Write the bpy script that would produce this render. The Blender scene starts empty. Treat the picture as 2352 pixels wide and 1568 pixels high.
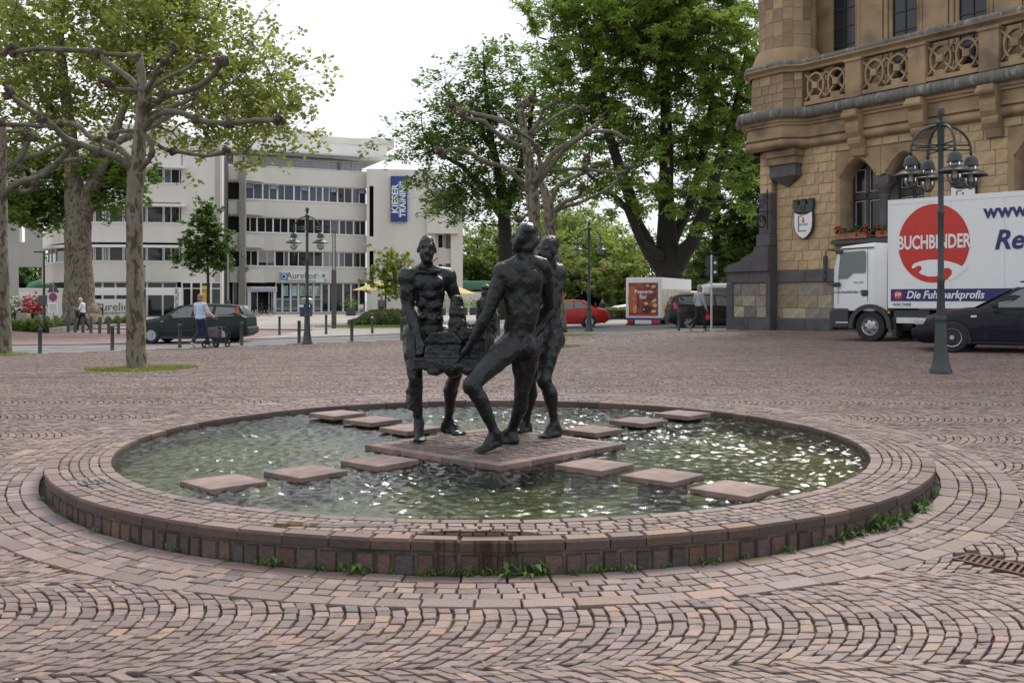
import bpy, bmesh, math, random
import numpy as np
from mathutils import Vector, Matrix, noise as mnoise

SC = bpy.context.scene
COL = SC.collection
R = math.radians
# ------------------------------------------------------------------ camera, sky, sun, exposure
FPX, HZ, CAMX, CAMY, CAMZ = 2300.0, 690.0, 0.17, -9.2, 1.304     # lens and stand point of the photographer
cam_d = bpy.data.cameras.new('camera'); cam = bpy.data.objects.new('camera', cam_d); COL.objects.link(cam)
cam.location = (CAMX, CAMY, CAMZ); cam.rotation_euler = (R(90), 0, 0)
cam_d.sensor_width = 36; cam_d.lens = 36 * FPX / 2352; cam_d.shift_y = -(784 - HZ) / 2352
cam_d.clip_start = 0.1; cam_d.clip_end = 2000
SC.camera = cam
SUN_DIR = Vector((0.44, 0.90, 1.22)).normalized()       # from the ground towards the sun
world = bpy.data.worlds.new('World'); SC.world = world; world.use_nodes = True
wt = world.node_tree; wn = wt.nodes; wn.clear()
w_out = wn.new('ShaderNodeOutputWorld'); w_bg = wn.new('ShaderNodeBackground'); w_sky = wn.new('ShaderNodeTexSky')
w_sky.sky_type = 'NISHITA'; w_sky.sun_disc = False
w_sky.sun_elevation = math.asin(SUN_DIR.z); w_sky.sun_rotation = math.atan2(SUN_DIR.x, SUN_DIR.y)
w_sky.air_density = 1.0; w_sky.dust_density = 4.0
w_mix = wn.new('ShaderNodeMix'); w_mix.data_type = 'RGBA'
w_noise = wn.new('ShaderNodeTexNoise'); w_noise.inputs['Scale'].default_value = 2.2; w_noise.inputs['Detail'].default_value = 5
w_ramp = wn.new('ShaderNodeValToRGB')
w_ramp.color_ramp.elements[0].position = 0.3; w_ramp.color_ramp.elements[0].color = (7.9, 8.2, 8.7, 1)
w_ramp.color_ramp.elements[1].position = 0.75; w_ramp.color_ramp.elements[1].color = (9.4, 9.5, 9.6, 1)
w_tc = wn.new('ShaderNodeTexCoord'); wt.links.new(w_tc.outputs['Generated'], w_noise.inputs['Vector'])
wt.links.new(w_noise.outputs['Fac'], w_ramp.inputs['Fac'])
wt.links.new(w_sky.outputs['Color'], w_mix.inputs['A']); wt.links.new(w_ramp.outputs['Color'], w_mix.inputs['B'])
w_mix.inputs['Factor'].default_value = 0.86
wt.links.new(w_mix.outputs['Result'], w_bg.inputs['Color']); w_bg.inputs['Strength'].default_value = 0.1
wt.links.new(w_bg.outputs['Background'], w_out.inputs['Surface'])
sun_d = bpy.data.lights.new('sun', 'SUN'); sun = bpy.data.objects.new('sun', sun_d); COL.objects.link(sun)
sun_d.energy = 2.7; sun_d.angle = R(24); sun_d.color = (1, 0.95, 0.88)
sun.rotation_euler = SUN_DIR.to_track_quat('Z', 'Y').to_euler(); sun.location = (20, 40, 60)
SC.view_settings.view_transform = 'Standard'; SC.view_settings.look = 'None'
SC.view_settings.exposure = 0.40; SC.view_settings.gamma = 1; SC.view_settings.use_curve_mapping = False
SC.cycles.max_bounces = 6; SC.cycles.transparent_max_bounces = 12; SC.cycles.diffuse_bounces = 3
SC.cycles.glossy_bounces = 3; SC.cycles.transmission_bounces = 4
SC.cycles.caustics_reflective = False; SC.cycles.caustics_refractive = False
SC.cycles.use_denoising = True; SC.cycles.sample_clamp_indirect = 4

# ------------------------------------------------------------------ materials
MATS = {}
def mat(name, col, rough=0.6, metal=0.0, var=0.12, scale=6.0, bump=0.0, bscale=30.0, attr=False, rnd=0.0, spec=0.5,
        coat=0.0, col2=None, c2pos=(0.45, 0.62), c2scale=3.0, detail=4.0, trans=0.0, stretch=None):
    """procedural Principled material: colour * noise, an optional second colour in patches, per-object or per-piece tint, bump"""
    if name in MATS: return MATS[name]
    m = bpy.data.materials.new(name); m.use_nodes = True; t = m.node_tree; n = t.nodes
    b = n['Principled BSDF']; b.inputs['Roughness'].default_value = rough; b.inputs['Metallic'].default_value = metal
    b.inputs['Specular IOR Level'].default_value = spec; b.inputs['Coat Weight'].default_value = coat
    if coat: b.inputs['Coat Roughness'].default_value = 0.04
    tc = n.new('ShaderNodeTexCoord'); vec = tc.outputs['Object']
    if stretch:
        mp = n.new('ShaderNodeMapping'); mp.inputs['Scale'].default_value = stretch; t.links.new(vec, mp.inputs['Vector']); vec = mp.outputs['Vector']
    def noisetex(sc, dt=detail):
        q = n.new('ShaderNodeTexNoise'); q.inputs['Scale'].default_value = sc; q.inputs['Detail'].default_value = dt
        t.links.new(vec, q.inputs['Vector']); return q.outputs['Fac']
    def mul(a, bb):
        q = n.new('ShaderNodeMix'); q.data_type = 'RGBA'; q.blend_type = 'MULTIPLY'; q.inputs['Factor'].default_value = 1
        t.links.new(a, q.inputs['A']); t.links.new(bb, q.inputs['B']); return q.outputs['Result']
    rgb = n.new('ShaderNodeRGB'); rgb.outputs[0].default_value = (*col, 1); c = rgb.outputs[0]
    if col2 is not None:
        rp = n.new('ShaderNodeMapRange'); rp.inputs['From Min'].default_value = c2pos[0]; rp.inputs['From Max'].default_value = c2pos[1]
        t.links.new(noisetex(c2scale), rp.inputs['Value'])
        q = n.new('ShaderNodeMix'); q.data_type = 'RGBA'; t.links.new(rp.outputs['Result'], q.inputs['Factor'])
        t.links.new(c, q.inputs['A']); q.inputs['B'].default_value = (*col2, 1); c = q.outputs['Result']
    if attr:
        a = n.new('ShaderNodeAttribute'); a.attribute_name = 'tint'; c = mul(c, a.outputs['Color'])
    if var:
        rp = n.new('ShaderNodeMapRange'); rp.inputs['From Min'].default_value = 0.25; rp.inputs['From Max'].default_value = 0.75
        rp.inputs['To Min'].default_value = 1 - var; rp.inputs['To Max'].default_value = 1 + var
        t.links.new(noisetex(scale), rp.inputs['Value']); c = mul(c, rp.outputs['Result'])
    if rnd:
        oi = n.new('ShaderNodeObjectInfo'); rp = n.new('ShaderNodeMapRange'); rp.inputs['To Min'].default_value = 1 - rnd; rp.inputs['To Max'].default_value = 1 + rnd
        t.links.new(oi.outputs['Random'], rp.inputs['Value']); c = mul(c, rp.outputs['Result'])
    t.links.new(c, b.inputs['Base Color'])
    if bump:
        bp = n.new('ShaderNodeBump'); bp.inputs['Strength'].default_value = 1.0; bp.inputs['Distance'].default_value = bump
        t.links.new(noisetex(bscale, 6.0), bp.inputs['Height']); t.links.new(bp.outputs['Normal'], b.inputs['Normal'])
    if trans:
        tr = n.new('ShaderNodeBsdfTranslucent'); t.links.new(c, tr.inputs['Color']); mx = n.new('ShaderNodeMixShader'); mx.inputs['Fac'].default_value = trans
        t.links.new(b.outputs['BSDF'], mx.inputs[1]); t.links.new(tr.outputs['BSDF'], mx.inputs[2])
        t.links.new(mx.outputs['Shader'], n['Material Output'].inputs['Surface'])
    MATS[name] = m; return m

def glass_mat(name, tint=(0.02, 0.025, 0.03), rough=0.03, clear=0.0, ior=1.5):
    """window glass: a dark glossy sheet, or with clear > 0 a see-through pane with a fresnel reflection"""
    if name in MATS: return MATS[name]
    m = bpy.data.materials.new(name); m.use_nodes = True; t = m.node_tree; n = t.nodes; b = n['Principled BSDF']
    b.inputs['Base Color'].default_value = (*tint, 1); b.inputs['Roughness'].default_value = rough; b.inputs['IOR'].default_value = ior
    if clear:
        tr = n.new('ShaderNodeBsdfTransparent'); tr.inputs['Color'].default_value = (*tint, 1)
        gl = n.new('ShaderNodeBsdfGlossy'); gl.inputs['Roughness'].default_value = rough
        fr = n.new('ShaderNodeFresnel'); fr.inputs['IOR'].default_value = ior
        mx = n.new('ShaderNodeMixShader'); t.links.new(fr.outputs['Fac'], mx.inputs['Fac'])
        t.links.new(tr.outputs['BSDF'], mx.inputs[1]); t.links.new(gl.outputs['BSDF'], mx.inputs[2])
        t.links.new(mx.outputs['Shader'], n['Material Output'].inputs['Surface'])
    MATS[name] = m; return m

# ------------------------------------------------------------------ mesh building helpers
class MB:
    def __init__(s): s.v = []; s.f = []; s.t = []          # vertices, faces, tint per face
    def add(s, vs, fs, tint=None):
        o = len(s.v); s.v.extend([tuple(q) for q in vs]); s.f.extend([tuple(i + o for i in q) for q in fs]); s.t.extend([tint] * len(fs)); return s
    def box(s, c, size, rz=0.0, m=None, tint=None):
        hx, hy, hz = size[0] / 2, size[1] / 2, size[2] / 2
        vs = [Vector((x, y, z)) for z in (-hz, hz) for x, y in ((-hx, -hy), (hx, -hy), (hx, hy), (-hx, hy))]
        if m is not None: vs = [m @ q for q in vs]
        if rz:
            k, w = math.cos(rz), math.sin(rz); vs = [Vector((q.x * k - q.y * w, q.x * w + q.y * k, q.z)) for q in vs]
        vs = [q + Vector(c) for q in vs]
        return s.add(vs, [(3, 2, 1, 0), (4, 5, 6, 7), (0, 1, 5, 4), (1, 2, 6, 5), (2, 3, 7, 6), (3, 0, 4, 7)], tint)
    def b2(s, x0, x1, y0, y1, z0, z1, tint=None):
        return s.box(((x0 + x1) / 2, (y0 + y1) / 2, (z0 + z1) / 2), (abs(x1 - x0), abs(y1 - y0), abs(z1 - z0)), tint=tint)
    def bevbox(s, c, size, b, rz=0.0):
        """box with chamfered edges on all twelve edges"""
        hx, hy, hz = size[0] / 2, size[1] / 2, size[2] / 2
        bm = bmesh.new(); bmesh.ops.create_cube(bm, size=1.0)
        bmesh.ops.scale(bm, vec=size, verts=bm.verts); bmesh.ops.bevel(bm, geom=bm.edges[:], offset=b, segments=2, affect='EDGES', profile=0.5)
        k, w = math.cos(rz), math.sin(rz); bm.verts.index_update()
        s.add([(q.co.x * k - q.co.y * w + c[0], q.co.x * w + q.co.y * k + c[1], q.co.z + c[2]) for q in bm.verts], [[q.index for q in f.verts] for f in bm.faces]); bm.free(); return s
    def quad(s, a, b, c, d, tint=None): return s.add([a, b, c, d], [(0, 1, 2, 3)], tint)
    def poly(s, pts, thick, axis):
        """an extruded polygon: pts are 3D, axis*thick is the extrusion"""
        n = len(pts); ax = Vector(axis) * thick; p = [Vector(q) for q in pts]
        fs = [tuple(range(n))[::-1], tuple(range(n, 2 * n))] + [(i, (i + 1) % n, n + (i + 1) % n, n + i) for i in range(n)]
        return s.add(p + [q + ax for q in p], fs)
    def tube(s, path, rad, seg=8, caps=True, jitter=0.0, rng=None):
        P = [Vector(q) for q in path]; n = len(P)
        rr = rad if hasattr(rad, '__len__') else [rad] * n
        tang = [(P[min(i + 1, n - 1)] - P[max(i - 1, 0)]).normalized() for i in range(n)]
        a = tang[0].orthogonal().normalized(); vs = []; fs = []
        for i in range(n):
            a = (a - tang[i] * a.dot(tang[i]))
            a = a.normalized() if a.length > 1e-6 else tang[i].orthogonal().normalized()
            b = tang[i].cross(a)
            for k in range(seg):
                th = 2 * math.pi * k / seg; q = rr[i] * (1 + (rng.uniform(-jitter, jitter) if jitter else 0))
                vs.append(P[i] + a * (math.cos(th) * q) + b * (math.sin(th) * q))
        for i in range(n - 1):
            for k in range(seg):
                k2 = (k + 1) % seg; fs.append((i * seg + k, i * seg + k2, (i + 1) * seg + k2, (i + 1) * seg + k))
        if caps: fs.append(tuple(range(seg))[::-1]); fs.append(tuple(range((n - 1) * seg, n * seg)))
        return s.add(vs, fs)
    def lathe(s, prof, c=(0, 0, 0), seg=20, axis='z', sq=1.0, closed=False, a0=0.0, a1=2 * math.pi):
        full = abs(a1 - a0 - 2 * math.pi) < 1e-6; ns = seg if full else seg + 1; vs = []; fs = []; n = len(prof)
        for r, z in prof:
            for k in range(ns):
                th = a0 + (a1 - a0) * k / seg; x, y = r * math.cos(th), r * math.sin(th) * sq
                if axis == 'z': q = (x, y, z)
                elif axis == 'y': q = (x, z, -y)
                else: q = (z, x, y)
                vs.append((q[0] + c[0], q[1] + c[1], q[2] + c[2]))
        for i in range(n - 1):
            for k in range(seg):
                k2 = (k + 1) % ns; fs.append((i * ns + k, i * ns + k2, (i + 1) * ns + k2, (i + 1) * ns + k))
        if full and prof[0][0] > 1e-4 and closed: fs.append(tuple(range(seg))[::-1])
        if full and prof[-1][0] > 1e-4 and closed: fs.append(tuple(range((n - 1) * seg, n * seg)))
        return s.add(vs, fs)
    def ball(s, c, rad, rot=None, seg=12, rings=8, bumpy=0.0, rng=None):
        rx, ry, rz = rad if hasattr(rad, '__len__') else (rad,) * 3; vs = []; fs = []
        for i in range(rings + 1):
            ph = math.pi * i / rings
            for k in range(seg):
                th = 2 * math.pi * k / seg; q = Vector((rx * math.sin(ph) * math.cos(th), ry * math.sin(ph) * math.sin(th), rz * math.cos(ph)))
                if bumpy: q *= 1 + bumpy * mnoise.noise(q * (1.6 / max(rx, ry, rz)) + Vector(c) * 7.1)
                if rot is not None: q = rot @ q
                vs.append(q + Vector(c))
        for i in range(rings):
            for k in range(seg):
                k2 = (k + 1) % seg; fs.append((i * seg + k, (i + 1) * seg + k, (i + 1) * seg + k2, i * seg + k2))
        return s.add(vs, fs)
    def mesh(s, name, smooth=False, tint=False):
        me = bpy.data.meshes.new(name); me.from_pydata(s.v, [], s.f)
        if tint:
            a = me.attributes.new('tint', 'FLOAT_COLOR', 'FACE'); a.data.foreach_set('color', np.array([(*(q or (1, 1, 1)), 1) for q in s.t], dtype=np.float32).ravel())
        if smooth: me.polygons.foreach_set('use_smooth', np.ones(len(me.polygons), dtype=bool))
        me.validate(); return me

WM = {}
def link(name, data, parent=None, loc=None, rz=0.0, world=False):
    o = bpy.data.objects.new(name, data); COL.objects.link(o)
    b = Matrix.Translation((0, 0, 0) if loc is None else [float(q) for q in loc]) @ Matrix.Rotation(rz, 4, 'Z'); o.matrix_basis = b
    if parent is not None:
        o.parent = parent
        if world: o.matrix_parent_inverse = WM[parent.name].inverted(); WM[o.name] = b
        else: WM[o.name] = WM[parent.name] @ b
    else: WM[o.name] = b
    return o
def tag(o, label=None, cat=None, group=None, kind=None):
    if label: o['label'] = label
    if cat: o['category'] = cat
    if group: o['group'] = group
    if kind: o['kind'] = kind
    return o
def thing(name, label, cat, loc=(0, 0, 0), rz=0.0, group=None):
    return tag(link(name, None, None, loc, rz), label, cat, group)
def part(name, mb, m, parent=None, smooth=False, tint=False, loc=None, rz=0.0, world=False, autosmooth=None):
    me = mb if isinstance(mb, bpy.types.Mesh) else mb.mesh(name, smooth or autosmooth is not None, tint)
    if not me.materials: me.materials.append(m)
    if autosmooth is not None: me.set_sharp_from_angle(angle=R(autosmooth))
    return link(name, me, parent, loc, rz, world)
def text(name, s, size, m, parent, mtx, extrude=0.004, align='CENTER', shear=0.0, offset=0.0, sx=1.0, world=False):
    """flat lettering as a mesh; mtx places the text plane (x right, y up)"""
    cu = bpy.data.curves.new(name, 'FONT'); cu.body = s; cu.size = size; cu.align_x = align; cu.align_y = 'CENTER'; cu.extrude = extrude
    cu.shear = shear; cu.offset = offset; cu.resolution_u = 3
    tmp = bpy.data.objects.new(name, cu); COL.objects.link(tmp); dg = bpy.context.evaluated_depsgraph_get()
    me = bpy.data.meshes.new_from_object(tmp.evaluated_get(dg)); bpy.data.objects.remove(tmp); bpy.data.curves.remove(cu)
    me.name = name; me.transform(mtx @ Matrix.Diagonal((sx, 1, 1, 1))); me.materials.clear(); me.materials.append(m)
    return link(name, me, parent, None, 0, world)
def copy_tree(o, parent=None):
    c = o.copy(); COL.objects.link(c); c.parent = parent
    for ch in o.children: copy_tree(ch, c)
    return c
def at(px, py, d):       # photograph coordinates (2352 wide) at a distance in metres -> place in the world
    return Vector((CAMX + (px - 1176) / FPX * d, CAMY + d, CAMZ - (py - HZ) / FPX * d))
def gx(px, d): return CAMX + (px - 1176) / FPX * d
def sstep(a, b, x):
    t = np.clip((x - a) / (b - a), 0, 1); return t * t * (3 - 2 * t)
def G(x, y):             # height of the square's paving
    x = np.asarray(x, float); y = np.asarray(y, float)
    ramp = np.interp(y, [-9, -5, -3.75, 3.75, 6], [-0.215, -0.2, -0.185, 0.055, 0.07])
    return ramp + 0.022 * np.clip(x, -14, 11) * sstep(2.5, 17, y)
def Gf(x, y): return float(G(x, y))
def kerb_y(x): return np.interp(x, [-40, -13.5, -3.5, 2.06, 8.06, 14], [7.9, 19.8, 24.3, 25.8, 26.8, 27.5])
def GR(x, y):            # height of the road
    return -0.085 + 0.018 * np.clip(np.asarray(x, float), -15, 8)
def GRf(x, y): return float(GR(x, y))
# ------------------------------------------------------------------ ground, paving and fountain
rng = random.Random(7); nrg = np.random.default_rng(7)
m_joint = mat('paving_joint_soil', (0.042, 0.036, 0.030), 0.95, var=0.3, scale=20, bump=0.004, bscale=90, col2=(0.06, 0.085, 0.02), c2pos=(0.56, 0.66), c2scale=1.1)
m_cob = mat('porphyry_cobble', (1, 1, 1), 0.62, var=0.2, scale=38, bump=0.0026, bscale=110, attr=True, spec=0.45)
PAL = np.array([(.245, .19, .178), (.23, .175, .168), (.26, .20, .18), (.22, .178, .172), (.285, .205, .165), (.25, .19, .18), (.195, .157, .155), (.235, .182, .172), (.225, .172, .165), (.255, .198, .185)])
def stone_cols(n, gain=1.0):
    c = PAL[nrg.integers(0, len(PAL), n)] * nrg.uniform(0.62, 0.98, (n, 1)) * np.array([[1.02, .965, .93]]) * np.where(nrg.random((n, 1)) < .08, .72, 1) * gain
    return c * nrg.uniform(0.97, 1.03, (n, 3))
def stones_geo(Q, N, bev, depth):
    """Q (n,4,3) top corners, N (n,3) outward normals -> verts, faces of n chamfered stones"""
    n = len(Q); c = Q.mean(1, keepdims=True); bev = np.broadcast_to(np.asarray(bev, float).reshape(-1, 1, 1), (n, 1, 1))
    dirs = c - Q; L = np.linalg.norm(dirs, axis=2, keepdims=True); inner = Q + dirs / np.maximum(L, 1e-6) * np.minimum(bev * 1.5, L * .35)
    Nn = N[:, None, :]
    low = Q - Nn * bev * np.where(np.linalg.norm(c - np.array([CAMX, CAMY, CAMZ]), axis=2, keepdims=True) > 8.5, 2.6, 1.0); bot = Q - Nn * np.asarray(depth, float).reshape(-1, 1, 1)
    V = np.concatenate([inner, low, bot], 1).reshape(-1, 3); o = (np.arange(n) * 12)[:, None, None]
    base = [[0, 1, 2, 3]] + [[4 + i, 4 + (i + 1) % 4, (i + 1) % 4, i] for i in range(4)] + [[8 + i, 8 + (i + 1) % 4, 4 + (i + 1) % 4, 4 + i] for i in range(4)]
    return V, (np.array(base)[None] + o).reshape(-1, 4)
def np_mesh(name, V, F, tint=None, smooth=False):
    me = bpy.data.meshes.new(name); k = F.shape[1]
    me.vertices.add(len(V)); me.vertices.foreach_set('co', np.ascontiguousarray(V, dtype=np.float32).ravel())
    me.loops.add(F.size); me.loops.foreach_set('vertex_index', np.ascontiguousarray(F, dtype=np.int32).ravel())
    me.polygons.add(len(F)); me.polygons.foreach_set('loop_start', np.arange(0, F.size, k, dtype=np.int32))
    if tint is not None:
        a = me.attributes.new('tint', 'FLOAT_COLOR', 'FACE'); a.data.foreach_set('color', np.concatenate([tint, np.ones((len(tint), 1))], 1).astype(np.float32).ravel())
    me.polygons.foreach_set('use_smooth', np.full(len(F), smooth)); me.update(calc_edges=True); return me
def emit(Q, N, cols, parent, name, bev, depth, nparts, m, mass_name, side=1.0):
    """the nparts stones that show largest become objects of their own, the rest one joined mass"""
    n = len(Q); c = Q.mean(1); d = c[:, 1] - CAMY; depth = np.broadcast_to(depth, (n,)); bev = np.broadcast_to(bev, (n,))
    px = 1176 + (c[:, 0] - CAMX) / np.maximum(d, .5) * FPX; py = HZ + (CAMZ - c[:, 2]) / np.maximum(d, .5) * FPX
    area = np.linalg.norm(np.cross(Q[:, 2] - Q[:, 0], Q[:, 3] - Q[:, 1]), axis=1)
    view = np.array([CAMX, CAMY, CAMZ]) - c; facing = np.clip((view * N).sum(1) / np.linalg.norm(view, axis=1), 0, 1)
    score = np.where((px > 6) & (px < 2346) & (py < 1562) & (py > 0) & (d > 1), area * facing / np.maximum(d, .5) ** 2, 0)
    order = np.argsort(-score); big = order[:nparts]; rest = order[nparts:]
    if len(rest):
        V, F = stones_geo(Q[rest], N[rest], bev[rest], depth[rest]); far = np.repeat(d[rest] > 8.5, 9) & (np.tile(np.arange(9), len(rest)) > 4) & (mass_name == 'cobblestone_mass')
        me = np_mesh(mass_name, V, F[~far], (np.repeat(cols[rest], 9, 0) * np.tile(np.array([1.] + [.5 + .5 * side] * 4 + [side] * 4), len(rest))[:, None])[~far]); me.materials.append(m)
        o = link(mass_name, me, parent, None, 0, True); o['kind'] = 'stuff'
    for i in big:
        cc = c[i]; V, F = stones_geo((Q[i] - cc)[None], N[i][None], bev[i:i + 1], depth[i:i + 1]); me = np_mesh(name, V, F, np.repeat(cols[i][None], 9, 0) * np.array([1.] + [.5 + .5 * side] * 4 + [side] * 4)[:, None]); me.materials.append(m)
        link(name, me, parent, cc, 0, True)

# the great sheet of ground under everything, out to the horizon
m_earth = mat('far_ground_paving', (0.30, 0.275, 0.25), 0.9, var=0.15, scale=0.6)
gm = MB(); gxs = [-900, -300, -120, -60, -30, -15, 0, 15, 30, 60, 120, 300, 900]; gys = [-60, -20, 0, 15, 30, 45, 60, 80, 120, 200, 400, 1200]
for j in range(len(gys) - 1):
    for i in range(len(gxs) - 1):
        z = lambda x, y: -0.55 if y < 40 else (-0.30 if y < 55 else (0.0 if y < 75 else 0.08))
        gm.quad(*[(x, y, z(x, y)) for x, y in ((gxs[i], gys[j]), (gxs[i + 1], gys[j]), (gxs[i + 1], gys[j + 1]), (gxs[i], gys[j + 1]))])
tag(part('ground', gm, m_earth), 'pale ground stretching behind the street to the horizon', kind='structure')

# paved square: joint bed
TREE_PITS = [(-6.95, 10.1, 0.95), (-14.6, 19.3, 0.9), (1.1, 16.9, 0.75), (1.9, 25.0, 0.9)]
pb = MB(); xs = np.concatenate([np.linspace(-26, -15, 5), np.linspace(-14, 16, 61), np.linspace(17, 30, 5)]); nrow = 70
T = np.linspace(0, 1, nrow); rows = []
for x in xs:
    yk = float(kerb_y(x)); ys = -16 + (yk + 16) * T; rows.append([(x, y, Gf(x, y) - 0.022) for y in ys])
idx = []
vs = [p for r_ in rows for p in r_]; fs = [(i * nrow + j, (i + 1) * nrow + j, (i + 1) * nrow + j + 1, i * nrow + j + 1) for i in range(len(xs) - 1) for j in range(nrow - 1)]
def hole(f):
    q = np.mean([vs[k] for k in f], 0); return q[0] ** 2 + q[1] ** 2 < 3.72 ** 2
pb.add(vs, [f for f in fs if not hole(f)])
for k in range(96):
    a_, b_ = 2 * math.pi * k / 96, 2 * math.pi * (k + 1) / 96; pb.quad(*[(r_ * math.cos(t_), r_ * math.sin(t_), Gf(r_ * math.cos(t_), r_ * math.sin(t_)) - .026) for r_, t_ in ((3.7, a_), (4.5, a_), (4.5, b_), (3.7, b_))])
square = tag(part('paved_square', pb, m_joint, smooth=True), 'town square paved with pink porphyry cobbles in fans', kind='structure')

# fan-pattern cobbles
def fan_cobbles():
    W, s, p = 1.30, 0.33, 0.074; out = []
    y = -6.6; b = 0
    while y < 27.5:
        yc = y + W / 2; dmin = max(y + 9.2, 2.6)
        half = 0.53 * (dmin + W) + 2.6; x0, x1 = CAMX - half - .5, CAMX + half + .5
        ni = int((x1 - x0) / p); off = rng.uniform(0, p)
        # equal arc-length break points
        vv = np.linspace(-W / 2, W / 2, 200); xx = s * (1 - (2 * vv / W) ** 2); L = np.concatenate([[0], np.cumsum(np.hypot(np.diff(vv), np.diff(xx)))])
        for i in range(ni):
            ns = 15; st = nrg.uniform(0, 1); w = nrg.uniform(.75, 1.25, ns + 1); cut = np.concatenate([[0], np.cumsum(w)]); cut = cut / cut[-1] * L[-1]
            v = np.interp(cut, L, vv) * (1 + nrg.uniform(-.045, .045)); xa = s * (1 - (2 * v / W) ** 2); X = x0 + off + i * p
            for k in range(ns + 1):
                out.append(((X + xa[k], yc + v[k]), (X + p + xa[k], yc + v[k]), (X + p + xa[k + 1], yc + v[k + 1]), (X + xa[k + 1], yc + v[k + 1])))
        y += W; b += 1
    A = np.array(out)
    A[..., 1] += 0.30 * np.sin(A[..., 0] * .22 + .8); A[..., 0] += 0.14 * np.sin(A[..., 1] * .55)
    return A
A = fan_cobbles(); C2 = A.mean(1)
rr = np.hypot(C2[:, 0], C2[:, 1]); keep = (rr > 4.305) & (C2[:, 1] < kerb_y(C2[:, 0]) - .35)
for tx, ty, tr in TREE_PITS: keep &= np.hypot(C2[:, 0] - tx, C2[:, 1] - ty) > tr
FAC_A, FAC_E, FAC_N = np.array([9.51, 26.07]), np.array([0.571, -0.8209]), np.array([-0.8209, -0.571])
rel = C2 - FAC_A; keep &= ~((rel @ FAC_N < 0.5) & (rel @ FAC_E > -2.6))
GRATES = [(2.98, -3.62, -.96)]                       # drain grate x, y, angle
for tx, ty, ta in GRATES:
    rl = C2 - np.array([tx, ty]); keep &= ~((abs(rl[:, 0] * math.cos(ta) + rl[:, 1] * math.sin(ta)) < .34) & (abs(-rl[:, 0] * math.sin(ta) + rl[:, 1] * math.cos(ta)) < .13))
A = A[keep]; C2 = C2[keep]
ctr = A.mean(1, keepdims=True); A = ctr + (A - ctr) * (1 - 0.0065 / 0.074 - nrg.uniform(0, .07, (len(A), 1, 1))); A = A + nrg.uniform(-.006, .006, A.shape)
# concentric rows round the basin
def ring(r0, r1, ln, zf, jit=.005, gap=.008, phase=0.0):
    n = int(2 * math.pi * (r0 + r1) / 2 / ln); w = nrg.uniform(.8, 1.2, n); e = np.concatenate([[0], np.cumsum(w)]) / w.sum() * 2 * math.pi + phase
    g = gap / ((r0 + r1) / 2) / 2; a0, a1 = e[:-1] + g, e[1:] - g; q = []
    for a, r_ in ((a0, r0 + gap / 2), (a0, r1 - gap / 2), (a1, r1 - gap / 2), (a1, r0 + gap / 2)):
        rj = r_ + nrg.uniform(-jit, jit, n); aj = a + nrg.uniform(-jit, jit, n) / r_; q.append(np.stack([rj * np.cos(aj), rj * np.sin(aj)], 1))
    return np.stack(q, 1)
rings = [ring(3.775, 3.905, .27, G, .003), ring(3.905, 4.0, .10, G), ring(4.0, 4.095, .10, G), ring(4.095, 4.19, .10, G), ring(4.19, 4.32, .27, G, .003)]
nfan = len(A); A = np.concatenate([A] + rings, 0)
zj = nrg.uniform(-.0035, .0035, (len(A), 1)) - .004 * (np.hypot(A[..., 0], A[..., 1]).mean(1, keepdims=True) > 4.26) * (np.arange(len(A))[:, None] < nfan); Z = G(A[..., 0], A[..., 1]) + zj + nrg.uniform(-.0018, .0018, A.shape[:2])
Q = np.concatenate([A, Z[..., None]], 2)
_c = Q.mean(1); _st = 1 + .10 * np.sin(_c[:, 0] * .55 + 1.3 * np.sin(_c[:, 1] * .4)) * np.sin(_c[:, 1] * .7 + 1.1 * np.sin(_c[:, 0] * .5)) + .07 * np.sin(_c[:, 0] * 2.1 + 1.7 * np.sin(_c[:, 1] * 1.6)) * np.sin(_c[:, 1] * 2.4 + _c[:, 0])
emit(Q, np.tile([0., 0, 1], (len(Q), 1)), stone_cols(len(Q)) * _st[:, None], square, 'cobblestone', .0034, .03, 300, m_cob, 'cobblestone_mass')

# ---- basin
basin = thing('fountain_basin', 'large round low fountain basin rimmed with pink cobbles and dark wall blocks', 'fountain', (0, 0, 0))
def RZ(x, y): return 0.034 + 0.0092 * np.asarray(y, float)
m_mortar = mat('basin_mortar', (0.15, 0.135, 0.115), 0.95, var=0.35, scale=9, bump=.006, bscale=60, col2=(0.05, 0.06, 0.03), c2pos=(0.5, 0.7), c2scale=4)
m_block = mat('dark_porphyry_block', (1, 1, 1), 0.75, var=0.28, scale=14, bump=.008, bscale=45, attr=True)
# mortar body: outer skirt, top bed, inner skirt
mb = MB(); N = 120
for k in range(N):
    a, b_ = 2 * math.pi * k / N, 2 * math.pi * (k + 1) / N
    def P(r, th, dz=None, z=None):
        x, y = r * math.cos(th), r * math.sin(th); return (x, y, z if z is not None else float(RZ(x, y)) + dz)
    prof = [(3.715, None, -.6), (3.715, -.10, None), (3.705, -.02, None), (3.29, -.02, None), (3.285, None, -.42)]
    for (r0, d0, z0), (r1, d1, z1) in zip(prof[:-1], prof[1:]):
        mb.quad(P(r0, a, d0, z0), P(r0, b_, d0, z0), P(r1, b_, d1, z1), P(r1, a, d1, z1))
part('mortar_bed', mb, m_mortar, basin)
def ring3(r0, r1, ln, **kw):
    q = ring(r0, r1, ln, None, **kw); return np.concatenate([q, (RZ(q[..., 0], q[..., 1]) + nrg.uniform(-.0025, .0025, (len(q), 1)))[..., None]], 2)
up = lambda q: np.tile([0., 0, 1], (len(q), 1))
q = np.concatenate([ring3(3.352 + .072 * i, 3.424 + .072 * i, .088) for i in range(4)]); emit(q, up(q), stone_cols(len(q), 1.03), basin, 'coping_cobble', .004, .03, 300, m_cob, 'coping_cobble_mass')
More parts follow.
